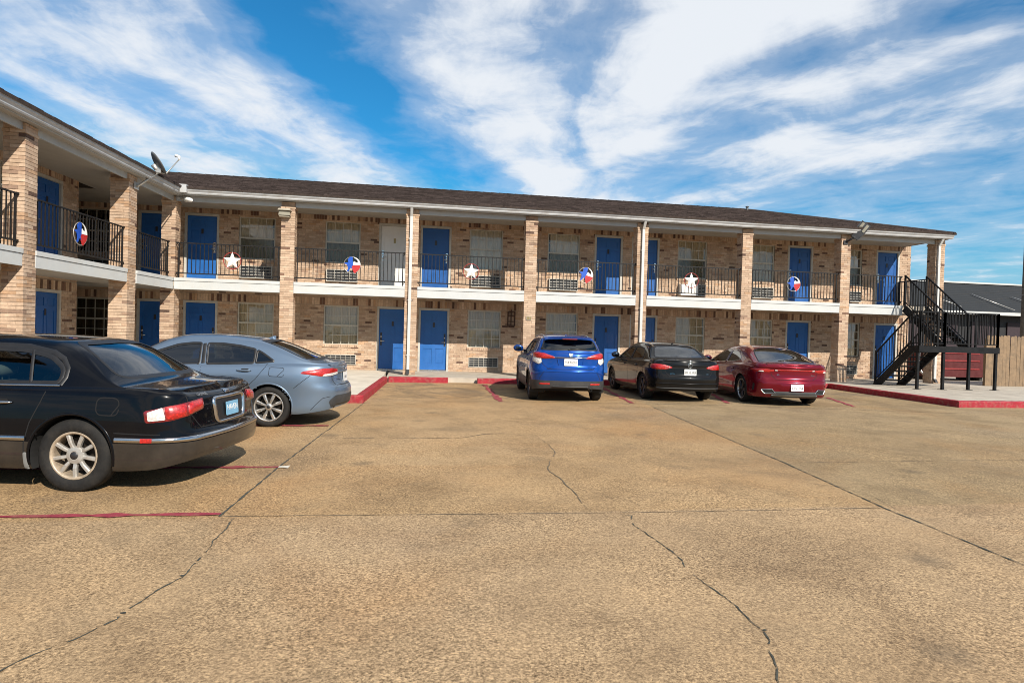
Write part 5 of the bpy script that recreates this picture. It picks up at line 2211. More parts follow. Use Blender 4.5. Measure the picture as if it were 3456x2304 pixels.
        for xa in (sp['axle'], sp['axle'] + sp['wb']):
            for s in (1, -1):
                yy = s * (half - sp.get('tuck', 0.035) - w / 2)
                mw = self.pose @ Matrix.Translation((xa, yy, R - 0.004)) @ Matrix.Rotation(0 if s > 0 else math.pi, 4, 'Z') @ Matrix.Rotation(random.uniform(0, 6.28), 4, 'Y')
                wr_ = empty('wheel', (0, 0, 0))
                wr_.parent = self.root
                wr_.matrix_parent_inverse = WM[self.root.name].inverted()
                wr_.matrix_basis = mw
                WM[wr_.name] = mw.copy()
                if me_t is None:
                    o = tm.build('tyre', M['tyre'], wr_, mw)
                    me_t = o.data
                    self.rim_meshes = self.make_rim(style, rr, w)
                else:
                    link('tyre', me_t, wr_, mw)
                for nm, me, mt in self.rim_meshes:
                    if len(me.materials) == 0:
                        me.materials.append(mt if mt else mat_rim)
                    link(nm, me, wr_, mw)
        # dark wells
        for xa in (sp['axle'], sp['axle'] + sp['wb']):
            for s in (1, -1):
                mb = MB()
                ra = sp['arch'] + 0.006
                n = 28
                vs, fs = [], []
                for i in range(n + 1):
                    a = -0.35 + (math.pi + 0.7) * i / n
                    for y in (half - 0.03, half - 0.36):
                        vs.append((xa + ra * math.cos(a), s * y, R + ra * math.sin(a)))
                for i in range(n):
                    fs.append((2 * i, 2 * i + 1, 2 * i + 3, 2 * i + 2))
                b = len(vs)
                vs.append((xa, s * (half - 0.36), R))
                for i in range(n):
                    fs.append((2 * i + 1, b, 2 * i + 3))
                mb.add(vs, fs)
                o = mb.build('wheel_well', M['well'], self.root, self.pose)

    def make_rim(self, style, rr, w):
        yo = w * 0.40
        out = []
        lip = MB()
        lip.lathe([(rr + 0.004, yo + 0.006), (rr - 0.006, yo + 0.010), (rr - 0.016, yo + 0.002), (rr - 0.020, yo - 0.03), (rr - 0.022, -w * 0.35)], 56, 'Y')
        me = mesh('rim', lip.v, lip.f, None, smooth=True)
        out.append(('rim', me, style.get('lip')))
        spk = MB()
        n, w0, w1, twin = style['n'], style['w0'], style['w1'], style.get('twin', 0)
        yc = yo - style.get('dish', 0.03)
        for k in range(n):
            a0 = 2 * math.pi * k / n
            for off in ((-twin, twin) if twin else (0,)):
                a = a0
                c, s = math.cos(a), math.sin(a)
                pr = []
                for (r, wd, y, sh) in ((style.get('hub', 0.06) * 0.7, w0, yc, off * 0.35), (rr * 0.55, (w0 + w1) / 2, yc + 0.012, off * 0.8), (rr - 0.010, w1, yo - 0.010, off * 1.25)):
                    pr.append((r, wd, y, sh))
                vs = []
                for (r, wd, y, sh) in pr:
                    for q, dy in ((-0.5, -0.03), (-0.5, -0.006), (-0.28, 0.004), (0.28, 0.004), (0.5, -0.006), (0.5, -0.03)):
                        lat = sh + q * wd
                        vs.append((r * c - lat * s, y + dy, r * s + lat * c))
                fs = []
                for i in range(2):
                    for j in range(6):
                        j2 = (j + 1) % 6
                        fs.append((i * 6 + j, i * 6 + j2, i * 6 + 6 + j2, i * 6 + 6 + j))
                spk.add(vs, fs)
        hb = style.get('hub', 0.06)
        spk.lathe([(0.0, yc + 0.016), (hb * 0.55, yc + 0.016), (hb * 0.9, yc + 0.010), (hb, yc - 0.004), (hb, yc - 0.03)], 28, 'Y')
        bm = bmesh.new()
        me = mesh('spokes', spk.v, spk.f, None)
        bm.from_mesh(me)
        bmesh.ops.recalc_face_normals(bm, faces=bm.faces)
        bm.to_mesh(me)
        bm.free()
        out.append(('spokes', me, None))
        br = MB()
        br.lathe([(0.0, -0.01), (rr * 0.74, -0.01), (rr * 0.74, -0.03)], 32, 'Y')
        out.append(('brake_disc', mesh('brake_disc', br.v, br.f, None), M['brake']))
        bk = MB()
        bk.lathe([(0.0, -w * 0.30), (rr, -w * 0.30)], 32, 'Y')
        out.append(('wheel_back', mesh('wheel_back', bk.v, bk.f, None), M['well']))
        cp = MB()
        cp.lathe([(0.0, yc + 0.020), (hb * 0.42, yc + 0.019), (hb * 0.46, yc + 0.012)], 20, 'Y')
        out.append(('hub_cap', mesh('hub_cap', cp.v, cp.f, None, smooth=True), style.get('cap', M['black_plate'])))
        return out

    def underside(self):
        z = float(np.min(self.zl)) + 0.03
        c = self.at(np.maximum(self.zl + 0.02, z))
        c = c * np.array((1, 0.74, 1))
        V = [tuple(q) for q in c] + [(q[0], -q[1], q[2]) for q in c]
        n = len(c)
        F = [(i, i + 1, n + i + 1, n + i) for i in range(n - 1)]
        self.emit('underbody', V, F, M['well'], None, False, False)

    def interior(self, x_front, x_rear, zf, mat, belt):
        """floor, dash, two front seats, rear bench"""
        hw = float(pchip(self.sp['wp'])(x_front)) - 0.16
        s = MB()
        s.box((x_rear - 0.5, -hw, zf), (x_front + 1.2, hw, zf + 0.04))
        s.hexa([(x_front + 0.75, -hw, zf), (x_front + 1.15, -hw, zf), (x_front + 1.15, hw, zf), (x_front + 0.75, hw, zf), (x_front + 0.80, -hw, belt - 0.08), (x_front + 1.15, -hw, belt - 0.10), (x_front + 1.15, hw, belt - 0.10), (x_front + 0.80, hw, belt - 0.08)])
        s.box((x_rear - 0.62, -hw, belt - 0.16), (x_rear - 0.10, hw, belt - 0.12))
        s.build('cabin_floor', M['rubber'], self.root, self.pose)

        def seat(x, y0, y1, top, heads):
            m = MB()
            m.hexa([(x, y0, zf + 0.18), (x + 0.52, y0, zf + 0.20), (x + 0.52, y1, zf + 0.20), (x, y1, zf + 0.18), (x, y0, zf + 0.32), (x + 0.52, y0, zf + 0.36), (x + 0.52, y1, zf + 0.36), (x, y1, zf + 0.32)])
            n = 7
            vs, fs = [], []
            for i in range(n + 1):
                t = i / n
                xx = x + 0.04 - 0.20 * t
                th = 0.15 - 0.07 * t
                inset = 0.05 * max(0, t - 0.6) / 0.4
                z = zf + 0.30 + (top - zf - 0.30) * t
                vs += [(xx - th / 2, y0 + inset, z), (xx + th / 2, y0 + inset + 0.02, z), (xx + th / 2, y1 - inset - 0.02, z), (xx - th / 2, y1 - inset, z)]
            for i in range(n):
                for k in range(4):
                    k2 = (k + 1) % 4
                    fs.append((4 * i + k, 4 * i + k2, 4 * i + 4 + k2, 4 * i + 4 + k))
            fs.append((4 * n, 4 * n + 1, 4 * n + 2, 4 * n + 3))
            m.add(vs, fs)
            m.build('seat', mat, self.root, self.pose)
            for yc_ in heads:
                h = MB()
                h.lathe([(0.0, -0.11), (0.045, -0.10), (0.062, -0.05), (0.065, 0.0), (0.062, 0.05), (0.045, 0.10), (0.0, 0.11)], 14, 'Y', (x - 0.17, yc_, top + 0.10))
                h.tube([(x - 0.165, yc_ - 0.04, top - 0.01), (x - 0.165, yc_ - 0.04, top + 0.08)], 0.007, 6)
                h.tube([(x - 0.165, yc_ + 0.04, top - 0.01), (x - 0.165, yc_ + 0.04, top + 0.08)], 0.007, 6)
                h.build('headrest', mat, self.root, self.pose)

        t = belt + 0.02
        seat(x_front, 0.10, hw - 0.06, t, (0.5 * (0.10 + hw - 0.06),))
        seat(x_front, -hw + 0.06, -0.10, t, (-0.5 * (0.10 + hw - 0.06),))
        seat(x_rear, -hw + 0.02, hw - 0.02, t - 0.02, (0.36, -0.36))
        w = MB()
        w.lathe([(0.175 + 0.014 * math.cos(a), 0.014 * math.sin(a)) for a in np.linspace(0, 2 * math.pi, 8, endpoint=False)], 26, 'X', (0, 0, 0), closed=True)
        w.build('steering_wheel', M['rubber'], self.root, self.pose @ Matrix.Translation((x_front + 0.60, 0.5 * (0.10 + hw - 0.06), belt - 0.03)) @ Matrix.Rotation(-0.4, 4, 'Y'))

    def plate(self, z, w, h, mat, text, tsize, tilt=0.0, spacing=0.9, y=0.0, off=0.010, ink=None, tz=-0.008, extra=None):
        c, n = self.hit(Frame2(0), y, z)
        mw = self.pose @ Matrix.Translation((c.x - off, y, z)) @ Matrix.Rotation(tilt, 4, 'Y') @ Matrix(((0, 0, -1, 0), (-1, 0, 0, 0), (0, 1, 0, 0), (0, 0, 0, 1)))
        mb = MB()
        mb.prism(rounded([(-w / 2, -h / 2), (w / 2, -h / 2), (w / 2, h / 2), (-w / 2, h / 2)], 0.012), -0.003, 0.003, lambda a, b, h_: (a, b, h_))
        p = mb.build('licence_plate', mat, self.root, mw)
        text_mesh('plate_lettering', text, tsize, ink or M['ink'], p, mw @ Matrix.Translation((0, tz, 0.0036)), 0.0006, spacing)
        if extra:
            text_mesh('plate_header', extra, 0.022, ink or M['ink'], p, mw @ Matrix.Translation((0, h / 2 - 0.022, 0.0036)), 0.0006)
        return p

    def badge(self, text, y, z, size, mat, spacing=1.0, off=0.006):
        c, n = self.hit(Frame2(0), y, z)
        up = Vector((0, 0, 1))
        xa = up.cross(n).normalized()
        ya = n.cross(xa).normalized()
        p = c + n * off
        mw = Matrix(((xa.x, ya.x, n.x, p.x), (xa.y, ya.y, n.y, p.y), (xa.z, ya.z, n.z, p.z), (0, 0, 0, 1)))
        text_mesh('badge', text, size, mat, self.root, self.pose @ mw, 0.0012, spacing)

    def emblem_frame(self, y, z, off=0.006):
        c, n = self.hit(Frame2(0), y, z)
        up = Vector((0, 0, 1))
        xa = up.cross(n).normalized()
        ya = n.cross(xa).normalized()
        p = c + n * off
        return self.pose @ Matrix(((xa.x, ya.x, n.x, p.x), (xa.y, ya.y, n.y, p.y), (xa.z, ya.z, n.z, p.z), (0, 0, 0, 1)))

    def handle(self, x, z, mat, w=0.20):
        """pull handle standing proud of the door over a shallow cup"""
        fr = Frame2(90)
        self.patch('handle_shade', [(x - w * 0.32, z - 0.026), (x + w * 0.20, z - 0.026), (x + w * 0.20, z + 0.028), (x - w * 0.32, z + 0.028)], 90, M['seam'], 0.0015, 0, 0.02, True, None, 0.02)  # no hollow here: the shade of the cup is put into the colour
        for s in (1, -1):
            mb = MB()
            pts, rs = [], []
            for i in range(9):
                t = i / 8
                c, n = self.hit(fr, x - w / 2 + w * t, z)
                k = math.sin(math.pi * min(1, max(0, t))) ** 0.5
                pts.append((c.x, s * (c.y + 0.006 + 0.020 * k), c.z))
                rs.append(0.007 + 0.006 * k)
            mb.tube(pts, rs, 8)
            mb.build('door_handle', mat, self.root, self.pose)

    def mirrors(self, x, z, mat, y=None, sz=1.0):
        for s in (1, -1):
            c, n = self.hit(Frame2(90), x, z)
            b = Vector((c.x, s * (c.y - 0.02), c.z))
            e = b + Vector((-0.02, s * 0.11 * sz, 0.035))
            mb = MB()
            mb.tube([b, b.lerp(e, 0.6), e], [0.035, 0.028, 0.03], 8)
            mb.build('mirror_arm', M['rubber'], self.root, self.pose)
            mb = MB()
            h = e + Vector((0.0, s * 0.075, 0.035))
            prof = [(0.0, -0.055), (0.055, -0.050), (0.085, -0.030), (0.092, 0.0), (0.086, 0.035), (0.060, 0.065), (0.0, 0.085)]
            mb.lathe(prof, 20, 'X')
            mb.build('mirror', mat, self.root, self.pose @ Matrix.Translation(h) @ Matrix.Diagonal((1.0, 1.28 * sz, 0.86 * sz, 1)))
            mb = MB()
            mb.lathe([(0.0, -0.0565), (0.052, -0.0515), (0.074, -0.038)], 20, 'X')
            mb.build('mirror_glass', M['mirror_dark'], self.root, self.pose @ Matrix.Translation(h) @ Matrix.Diagonal((1.0, 1.28 * sz, 0.86 * sz, 1)))

    def fin(self, x, mat):
        c, n = self.hit(Frame2('top'), x, 0)
        mb = MB()
        vs = []
        for t, w, h in ((0.0, 0.012, 0.055), (0.05, 0.020, 0.048), (0.11, 0.022, 0.022), (0.17, 0.008, 0.004)):
            vs += [(x + t - 0.05, -w, c.z - 0.01), (x + t - 0.05, w, c.z - 0.01), (x + t - 0.05, 0, c.z + h)]
        fs = [(0, 1, 2), (9, 11, 10)]
        for i in range(3):
            for k in range(3):
                k2 = (k + 1) % 3
                fs.append((3 * i + k, 3 * i + 3 + k, 3 * i + 3 + k2, 3 * i + k2))
        mb.add(vs, fs)
        mb.build('antenna_fin', mat, self.root, self.pose)

# ------------------------------------------------------------------ the five cars
P_BLACK = paint('paint_black', (0.0022, 0.0026, 0.0040), 0.20, 0.0, dust=0.008, ior=1.27, spec=0.06)
P_BRONZE = paint('paint_charcoal_bronze', (0.026, 0.022, 0.019), 0.34, 0.2, dust=0.10)
P_BLUEGREY = paint('paint_blue_grey', (0.155, 0.215, 0.295), 0.36, 0.60, dust=0.05)
P_BLUE = paint('paint_blue', (0.001, 0.050, 0.270), 0.26, 0.35, dust=0.008)
P_RED = paint('paint_dark_red', (0.165, 0.0018, 0.0120), 0.24, 0.45, dust=0.008)
P_BLACK2 = paint('paint_black_grey', (0.0060, 0.0060, 0.0062), 0.24, 0.1, dust=0.02, ior=1.30, spec=0.08)


def seam(c, line, az=90, w=0.010, mirror=True):
    c.strip('panel_gap', line, az, w, M['seam'], 0.0008, 0.0004, False, mirror, c.body_o, 0.04)


def seam_thin(c, line, az=90):
    seam(c, line, az, 0.0075)


# ---- black full-size sedan with a two-tone skirt
sp = dict(L=4.90, axle=1.07, wb=2.81, wr=0.332, rim=0.212, tw=0.215, arch=0.372, tuck=0.03,
          wp=[(0, 0.90), (0.6, 0.925), (1.3, 0.935), (2.9, 0.935), (4.0, 0.915), (4.90, 0.86)],
          cr=(0.42, 0.30), cf=(0.34, 0.34), bow=(0.055, 0.10),
          shoulder=[(0, 0.880), (0.10, 0.905), (0.4, 0.935), (0.85, 0.945), (1.5, 0.935), (2.5, 0.925), (3.5, 0.915), (4.2, 0.85), (4.78, 0.75), (4.90, 0.72)],
          low=[(0, 0.30), (0.40, 0.215), (0.72, 0.20), (1.45, 0.205), (3.6, 0.205), (4.4, 0.22), (4.90, 0.25)],
          zbreak=0.455,
          rear=[(0.18, 0.10), (0.27, 0.03), (0.38, 0.0), (0.455, 0.0), (0.50, 0.012), (0.535, 0.045), (0.60, 0.060), (0.75, 0.075), (0.86, 0.105), (0.92, 0.13)],
          front=[(0.18, 0.10), (0.3, 0.02), (0.45, 0.0), (0.55, 0.03), (0.8, 0.10)],
          side=[(0.18, 0.055), (0.23, 0.022), (0.32, 0.006), (0.455, 0.0), (0.58, 0.002), (0.72, 0.012), (0.84, 0.030), (0.95, 0.055)],
          round=0.055,
          centre=[(0, 0.905), (0.06, 0.928), (0.20, 0.955), (0.40, 0.970), (0.56, 0.982), (0.63, 1.002), (1.25, 1.325), (1.40, 1.366), (1.98, 1.402), (2.52, 1.388), (2.72, 1.355), (3.42, 0.985), (3.54, 0.965), (4.24, 0.90), (4.77, 0.78), (4.90, 0.735)],
          glass=(1.85, 0.35), edge=5.5, spine=(0.27, 4.35), roofmid=2.05, curv=(0.20, 0.16), crown=0.045)
LC = Car('black_sedan', 'large black sedan with charcoal skirts, chrome framed blue plate and dusty ten spoke wheels', sp, (-2.83, 7.00), math.pi - math.radians(9.0))
c = LC
cabin = lambda V: (V[:, 2] > 0.90) & (V[:, 0] > 0.95) & (V[:, 0] < 3.9)
rearw = lambda V: (V[:, 2] > 0.90) & (V[:, 0] < 1.9)
frontw = lambda V: (V[:, 2] > 0.90) & (V[:, 0] > 2.5) & (V[:, 0] < 3.8)
c.window([(1.250, 0.972), (2.180, 0.958), (2.210, 1.23), (2.040, 1.262), (1.690, 1.258), (1.420, 1.205), (1.260, 1.10)], 90, M['car_glass'], M['rubber'], 0.040, rnd=0.07, where=cabin)
c.window([(2.300, 0.957), (3.260, 0.945), (3.100, 1.06), (2.840, 1.20), (2.660, 1.262), (2.320, 1.27)], 90, M['car_glass'], M['rubber'], 0.035, rnd=0.04, where=cabin)
c.window(sym([(0.0, 1.022), (0.56, 1.018), (0.640, 1.035), (0.575, 1.16), (0.505, 1.285), (0.44, 1.325), (0.0, 1.338)]), 0, M['car_glass'], M['rubber'], 0.030, False, 0.04, rearw, 'rear_window_trim', 'rear_window')
c.window(sym([(0.0, 1.02), (0.70, 1.01), (0.60, 1.20), (0.52, 1.31), (0.0, 1.345)]), 180, M['car_glass'], M['rubber'], 0.03, False, 0.04, frontw, 'windscreen_trim', 'windscreen')
c.arches(sp['arch'])
c.body([P_BLACK, P_BRONZE])
c.strip('window_divider', [(1.515, 0.97), (1.615, 1.255)], 90, 0.030, M['rubber'], 0.0, 0.006, False, True)
c.strip('belt_moulding', [(1.240, 0.952), (3.360, 0.930)], 90, 0.016, M['chrome'], 0.001, 0.005, False, True)
c.strip('pillar_moulding', [(1.240, 0.955), (1.215, 1.02), (1.225, 1.10), (1.300, 1.185), (1.420, 1.242), (1.690, 1.292), (2.140, 1.300)], 90, 0.040, M['rubber'], 0.002, 0.006, False, True)
i0 = c.ring_at(0.69)
c.ring_strip('bumper_moulding', 0, i0, 0.462, 0.508, M['chrome'], 0.010)
i1, i2 = c.ring_at(1.48), c.ring_at(3.44)
c.ring_strip('side_moulding', i1, i2, 0.462, 0.508, M['chrome'], 0.010)
c.wheels(dict(n=9, w0=0.030, w1=0.038, hub=0.082, dish=0.018, lip=M['alloy_rust']), M['alloy_old'])
for xa in (sp['axle'], sp['axle'] + sp['wb']):
    c.strip('arch_lip', [(xa + 0.378 * math.cos(a), 0.332 + 0.378 * math.sin(a)) for a in np.linspace(-0.22, math.pi + 0.22, 40)], 90, 0.026, P_BLACK, 0.001, 0.005, False, True)
c.underside()
c.interior(2.24, 1.52, 0.30, M['seat_tan'], 0.93)
seam(c, [(2.230, 0.30), (2.240, 0.93)])
seam(c, [(1.315, 0.93), (1.360, 0.80), (1.440, 0.62), (1.485, 0.44), (1.485, 0.25)])
seam(c, rounded([(0.660, 0.70), (0.860, 0.705), (0.860, 0.86), (0.660, 0.855)], 0.06) + [(0.725, 0.702)])
seam(c, [(0.64, 0.94), (0.45, 0.925), (0.26, 0.895)])
seam(c, [(0.30, 0.535), (0.69, 0.548)])
c.strip('lid_gap', [(-0.70, 0.895), (-0.68, 0.70), (-0.55, 0.565), (0.55, 0.565), (0.68, 0.70), (0.70, 0.895)], 0, 0.010, M['seam'], 0.001, 0.0006, False, False)
c.handle(1.72, 0.80, M['chrome'], 0.24)
c.handle(2.69, 0.80, M['chrome'], 0.24)
# tail lamps that wrap the corner: clear wedge outside, two red fields inside
az = 42
fr = Frame2(az)


def tail(name, poly, mat, off=0.006, dome=0.014, rnd=0.02, a=az, car=None, res=0.025, mirror=True):
    (car or c).patch(name, poly, a, mat, off, dome, res, mirror, None, rnd, 0.03)


hx = lambda x, y, a=42: x * math.sin(math.radians(a)) + y * math.cos(math.radians(a))
h0, h1, h2, h3 = hx(0.40, 0.90), hx(0.24, 0.84), hx(0.15, 0.70), hx(0.09, 0.53)
tail('tail_lamp_surround', [(h0 + 0.02, 0.640), (h1, 0.655), (h2, 0.690), (h3 - 0.02, 0.735), (h3 - 0.02, 0.835), (h2, 0.815), (h1, 0.790), (h0 + 0.03, 0.745)], M['lens_deep'], 0.002, 0.010, 0.02)
tail('reversing_lamp', [(h0, 0.655), (h1 + 0.03, 0.668), (h1 + 0.05, 0.778), (h0 + 0.005, 0.735)], M['lens_bright'], 0.012, 0.008, 0.012)
tail('tail_lamp', [(h1 + 0.02, 0.665), (h2 + 0.02, 0.690), (h2 + 0.02, 0.800), (h1 + 0.04, 0.785)], M['lens_red'], 0.012, 0.016, 0.03)
tail('brake_lamp', [(h2 + 0.005, 0.700), (h3 - 0.005, 0.742), (h3 - 0.005, 0.822), (h2 + 0.005, 0.805)], M['lens_red'], 0.012, 0.018, 0.035)
# plate in its chrome surround, on the lid
c.patch('plate_recess', [(-0.30, 0.575), (0.30, 0.575), (0.33, 0.80), (-0.33, 0.80)], 0, M['rubber'], 0.004, 0.0, 0.04, False, None, 0.05)
c.strip('plate_surround', rounded([(-0.30, 0.575), (0.30, 0.575), (0.335, 0.812), (-0.335, 0.812)], 0.06), 0, 0.034, M['chrome'], 0.004, 0.020, True, False)
c.plate(0.690, 0.27, 0.138, M['plate_b'], 'HAVEN', 0.080, 0.08, 0.85, 0.0, 0.020, M['plate_w'], 0.006)
c.badge('GASPREL', 0.46, 0.865, 0.040, M['chrome'], 1.05)
c.patch('lid_emblem', [(-0.06, 0.845), (0.06, 0.845), (0.05, 0.885), (-0.05, 0.885)], 0, M['chrome'], 0.003, 0.014, 0.015, False, None, 0.02)
c.patch('side_reflector', [(0.36, 0.466), (0.455, 0.466), (0.455, 0.504), (0.36, 0.504)], 90, M['lens_red'], 0.013, 0.002, 0.02, True, None, 0.005)
c.patch('mud_flap', [(1.440, 0.13), (1.485, 0.13), (1.490, 0.36), (1.450, 0.36)], 90, M['seat_tan'], 0.004, 0.006, 0.02, True, None, 0.02)
c.patch('head_lamp', [(hx(4.65, .8, 140), 0.55), (hx(4.87, .45, 140), 0.55), (hx(4.87, .45, 140), 0.70), (hx(4.6, .84, 140), 0.70)], 140, M['lens_clear'], 0.004, 0.01, 0.03, True, None, 0.03)
c.mirrors(3.16, 0.98, P_BLACK)

# ---- blue-grey compact sedan
sp = dict(L=4.58, axle=1.07, wb=2.64, wr=0.312, rim=0.218, tw=0.200, arch=0.352, tuck=0.028,
          wp=[(0, 0.80), (0.5, 0.865), (1.0, 0.882), (2.4, 0.872), (3.6, 0.880), (4.2, 0.85), (4.58, 0.78)],
          cr=(0.52, 0.36), cf=(0.45, 0.40), bow=(0.10, 0.16),
          shoulder=[(0, 0.915), (0.10, 0.945), (0.35, 0.970), (0.7, 0.970), (1.2, 0.955), (2.0, 0.930), (3.0, 0.900), (3.5, 0.880), (4.1, 0.79), (4.58, 0.66)],
          low=[(0, 0.30), (0.35, 0.24), (0.7, 0.20), (1.4, 0.195), (3.3, 0.195), (4.0, 0.20), (4.58, 0.24)],
          zbreak=0.42,
          rear=[(0.18, 0.12), (0.26, 0.05), (0.36, 0.02), (0.47, 0.0), (0.56, 0.0), (0.62, 0.03), (0.66, 0.075), (0.80, 0.095), (0.88, 0.085), (0.93, 0.055), (0.97, 0.06)],
          front=[(0.18, 0.08), (0.3, 0.02), (0.45, 0.0), (0.6, 0.04), (0.8, 0.16)],
          side=[(0.18, 0.065), (0.23, 0.030), (0.32, 0.016), (0.45, 0.016), (0.55, 0.010), (0.68, 0.0), (0.78, 0.006), (0.88, 0.030), (0.97, 0.065)],
          round=0.06,
          centre=[(0, 0.935), (0.05, 0.972), (0.12, 0.995), (0.25, 1.008), (0.36, 1.022), (0.44, 1.042), (1.18, 1.310), (1.46, 1.362), (2.0, 1.398), (2.45, 1.388), (2.70, 1.335), (3.45, 0.970), (3.58, 0.945), (4.1, 0.86), (4.45, 0.73), (4.58, 0.67)],
          glass=(2.05, 0.55), edge=5.0, spine=(0.26, 4.1), roofmid=2.0, curv=(0.22, 0.18), crown=0.055)
CC = Car('compact_sedan', 'blue grey compact sedan parked between the black sedan and the pale apron', sp, (-2.06, 10.78), math.pi - math.radians(4.5))
c = CC
cabin = lambda V: (V[:, 2] > 0.86) & (V[:, 0] > 0.8) & (V[:, 0] < 3.7)
rearw = lambda V: (V[:, 2] > 0.90) & (V[:, 0] < 1.7)
frontw = lambda V: (V[:, 2] > 0.88) & (V[:, 0] > 2.4) & (V[:, 0] < 3.8)
# one dark glass band: rear quarter, rear door, front door
c.window([(1.02, 1.000), (1.30, 0.972), (1.30, 1.165), (1.20, 1.115)], 90, M['tint_glass'], M['rubber'], 0.030, rnd=0.03, where=cabin, name='quarter_window')
c.window([(1.325, 0.972), (2.02, 0.945), (2.06, 1.25), (1.85, 1.252), (1.58, 1.225), (1.33, 1.175)], 90, M['tint_glass'], M['rubber'], 0.034, rnd=0.03, where=cabin)
c.window([(2.13, 0.942), (3.16, 0.905), (3.02, 0.985), (2.76, 1.125), (2.50, 1.222), (2.30, 1.250), (2.16, 1.252)], 90, M['smoke_glass'], M['rubber'], 0.034, rnd=0.03, where=cabin)
c.window(sym([(0.0, 1.040), (0.52, 1.030), (0.620, 1.045), (0.585, 1.12), (0.515, 1.26), (0.46, 1.300), (0.0, 1.318)]), 0, M['tint_glass'], M['rubber'], 0.030, False, 0.04, rearw, 'rear_window_trim', 'rear_window')
c.window(sym([(0.0, 0.985), (0.66, 0.965), (0.57, 1.16), (0.50, 1.27), (0.0, 1.325)]), 180, M['smoke_glass'], M['rubber'], 0.03, False, 0.04, frontw, 'windscreen_trim', 'windscreen')
c.arches(sp['arch'])
c.body([P_BLUEGREY])
c.wheels(dict(n=8, w0=0.030, w1=0.052, twin=0.0, hub=0.055, dish=0.012), M['alloy'])
for xa in (sp['axle'], sp['axle'] + sp['wb']):
    c.strip('arch_lip', [(xa + 0.357 * math.cos(a), 0.312 + 0.357 * math.sin(a)) for a in np.linspace(-0.2, math.pi + 0.2, 40)], 90, 0.022, P_BLUEGREY, 0.001, 0.005, False, True)
c.underside()
c.interior(2.30, 1.55, 0.28, M['seat'], 0.92)
c.strip('pillar_trim', [(1.345, 1.18), (1.315, 0.98)], 90, 0.020, M['rubber'], 0.0, 0.004, False, True)
c.strip('window_divider', [(2.075, 0.95), (2.11, 1.25)], 90, 0.060, M['rubber'], -0.001, 0.004, False, True)
c.strip('window_edge', [(2.022, 0.95), (2.062, 1.24)], 90, 0.010, M['chrome'], 0.002, 0.003, False, True)
seam_thin(c, [(2.09, 0.24), (2.07, 0.60), (2.085, 0.93)])
seam_thin(c, [(1.12, 0.965), (1.13, 0.92), (1.26, 0.74), (1.42, 0.58), (1.48, 0.42), (1.48, 0.26)])
seam_thin(c, rounded([(0.85, 0.775), (1.07, 0.780), (1.07, 0.915), (0.85, 0.910)], 0.035) + [(0.95, 0.776)])
seam_thin(c, [(0.70, 0.60), (0.56, 0.72), (0.46, 0.80)])
seam_thin(c, [(0.70, 0.27), (0.62, 0.36), (0.52, 0.45), (0.40, 0.47)], 70)
c.handle(1.44, 0.860, P_BLUEGREY, 0.22)
c.handle(2.35, 0.825, P_BLUEGREY, 0.22)
AZ2 = 48
hq = lambda x, y: x * math.sin(math.radians(AZ2)) + y * math.cos(math.radians(AZ2))
a0, a1, a2_, a3 = hq(0.60, 0.86), hq(0.26, 0.78), hq(0.14, 0.62), hq(0.085, 0.44)
tail('tail_lamp', [(a0, 0.828), (a1 + 0.02, 0.785), (a2_, 0.785), (a3, 0.805), (a3, 0.885), (a2_, 0.910), (a1, 0.905), (a0 - 0.04, 0.862)], M['lens_red'], 0.004, 0.012, 0.02, AZ2)
tail('reversing_lamp', [(a1 + 0.01, 0.788), (a2_, 0.790), (a3 + 0.01, 0.810), (a3 + 0.02, 0.842), (a2_ + 0.02, 0.832), (a1 - 0.02, 0.815)], M['lens_bright'], 0.017, 0.003, 0.012, AZ2)
c.strip('lid_gap', [(-0.58, 0.895), (-0.54, 0.72), (-0.46, 0.635), (0.46, 0.635), (0.54, 0.72), (0.58, 0.895)], 0, 0.010, M['seam'], 0.001, 0.0006, False, False)
c.patch('rear_valance', [(-0.62, 0.26), (0.62, 0.26), (0.70, 0.40), (0.60, 0.48), (-0.60, 0.48), (-0.70, 0.40)], 0, M['cladding'], 0.004, 0.006, 0.04, False, None, 0.05)
c.strip('lid_bar', [(-0.42, 0.838), (0.42, 0.838)], 0, 0.035, P_BLUEGREY, 0.002, 0.012, False, False)
c.strip('lid_spoiler', [(-0.60, 0.945), (0.60, 0.945)], 0, 0.030, P_BLUEGREY, 0.0, 0.016, False, False)
c.plate(0.745, 0.30, 0.152, M['plate_w'], 'EH8 1R', 0.062, 0.06, 0.9)
c.badge('COROLLA', 0.36, 0.725, 0.032, M['chrome'], 1.1)
mb = MB()
mb.lathe([(0.036 + 0.005 * math.cos(a), 0.004 * math.sin(a)) for a in np.linspace(0, 6.283, 6, endpoint=False)], 24, 'Z', closed=True)
mb.lathe([(0.016 + 0.004 * math.cos(a), 0.004 * math.sin(a)) for a in np.linspace(0, 6.283, 6, endpoint=False)], 20, 'Z', closed=True)
mb.build('emblem', M['chrome'], c.root, c.emblem_frame(0, 0.885))
c.patch('head_lamp', [(hx(4.1, .8, 140), 0.60), (hx(4.50, .45, 140), 0.55), (hx(4.50, .45, 140), 0.64), (hx(4.05, .82, 140), 0.72)], 140, M['lens_clear'], 0.004, 0.01, 0.03, True, None, 0.03)
c.mirrors(3.02, 0.93, P_BLUEGREY)
c.fin(1.27, P_BLUEGREY)

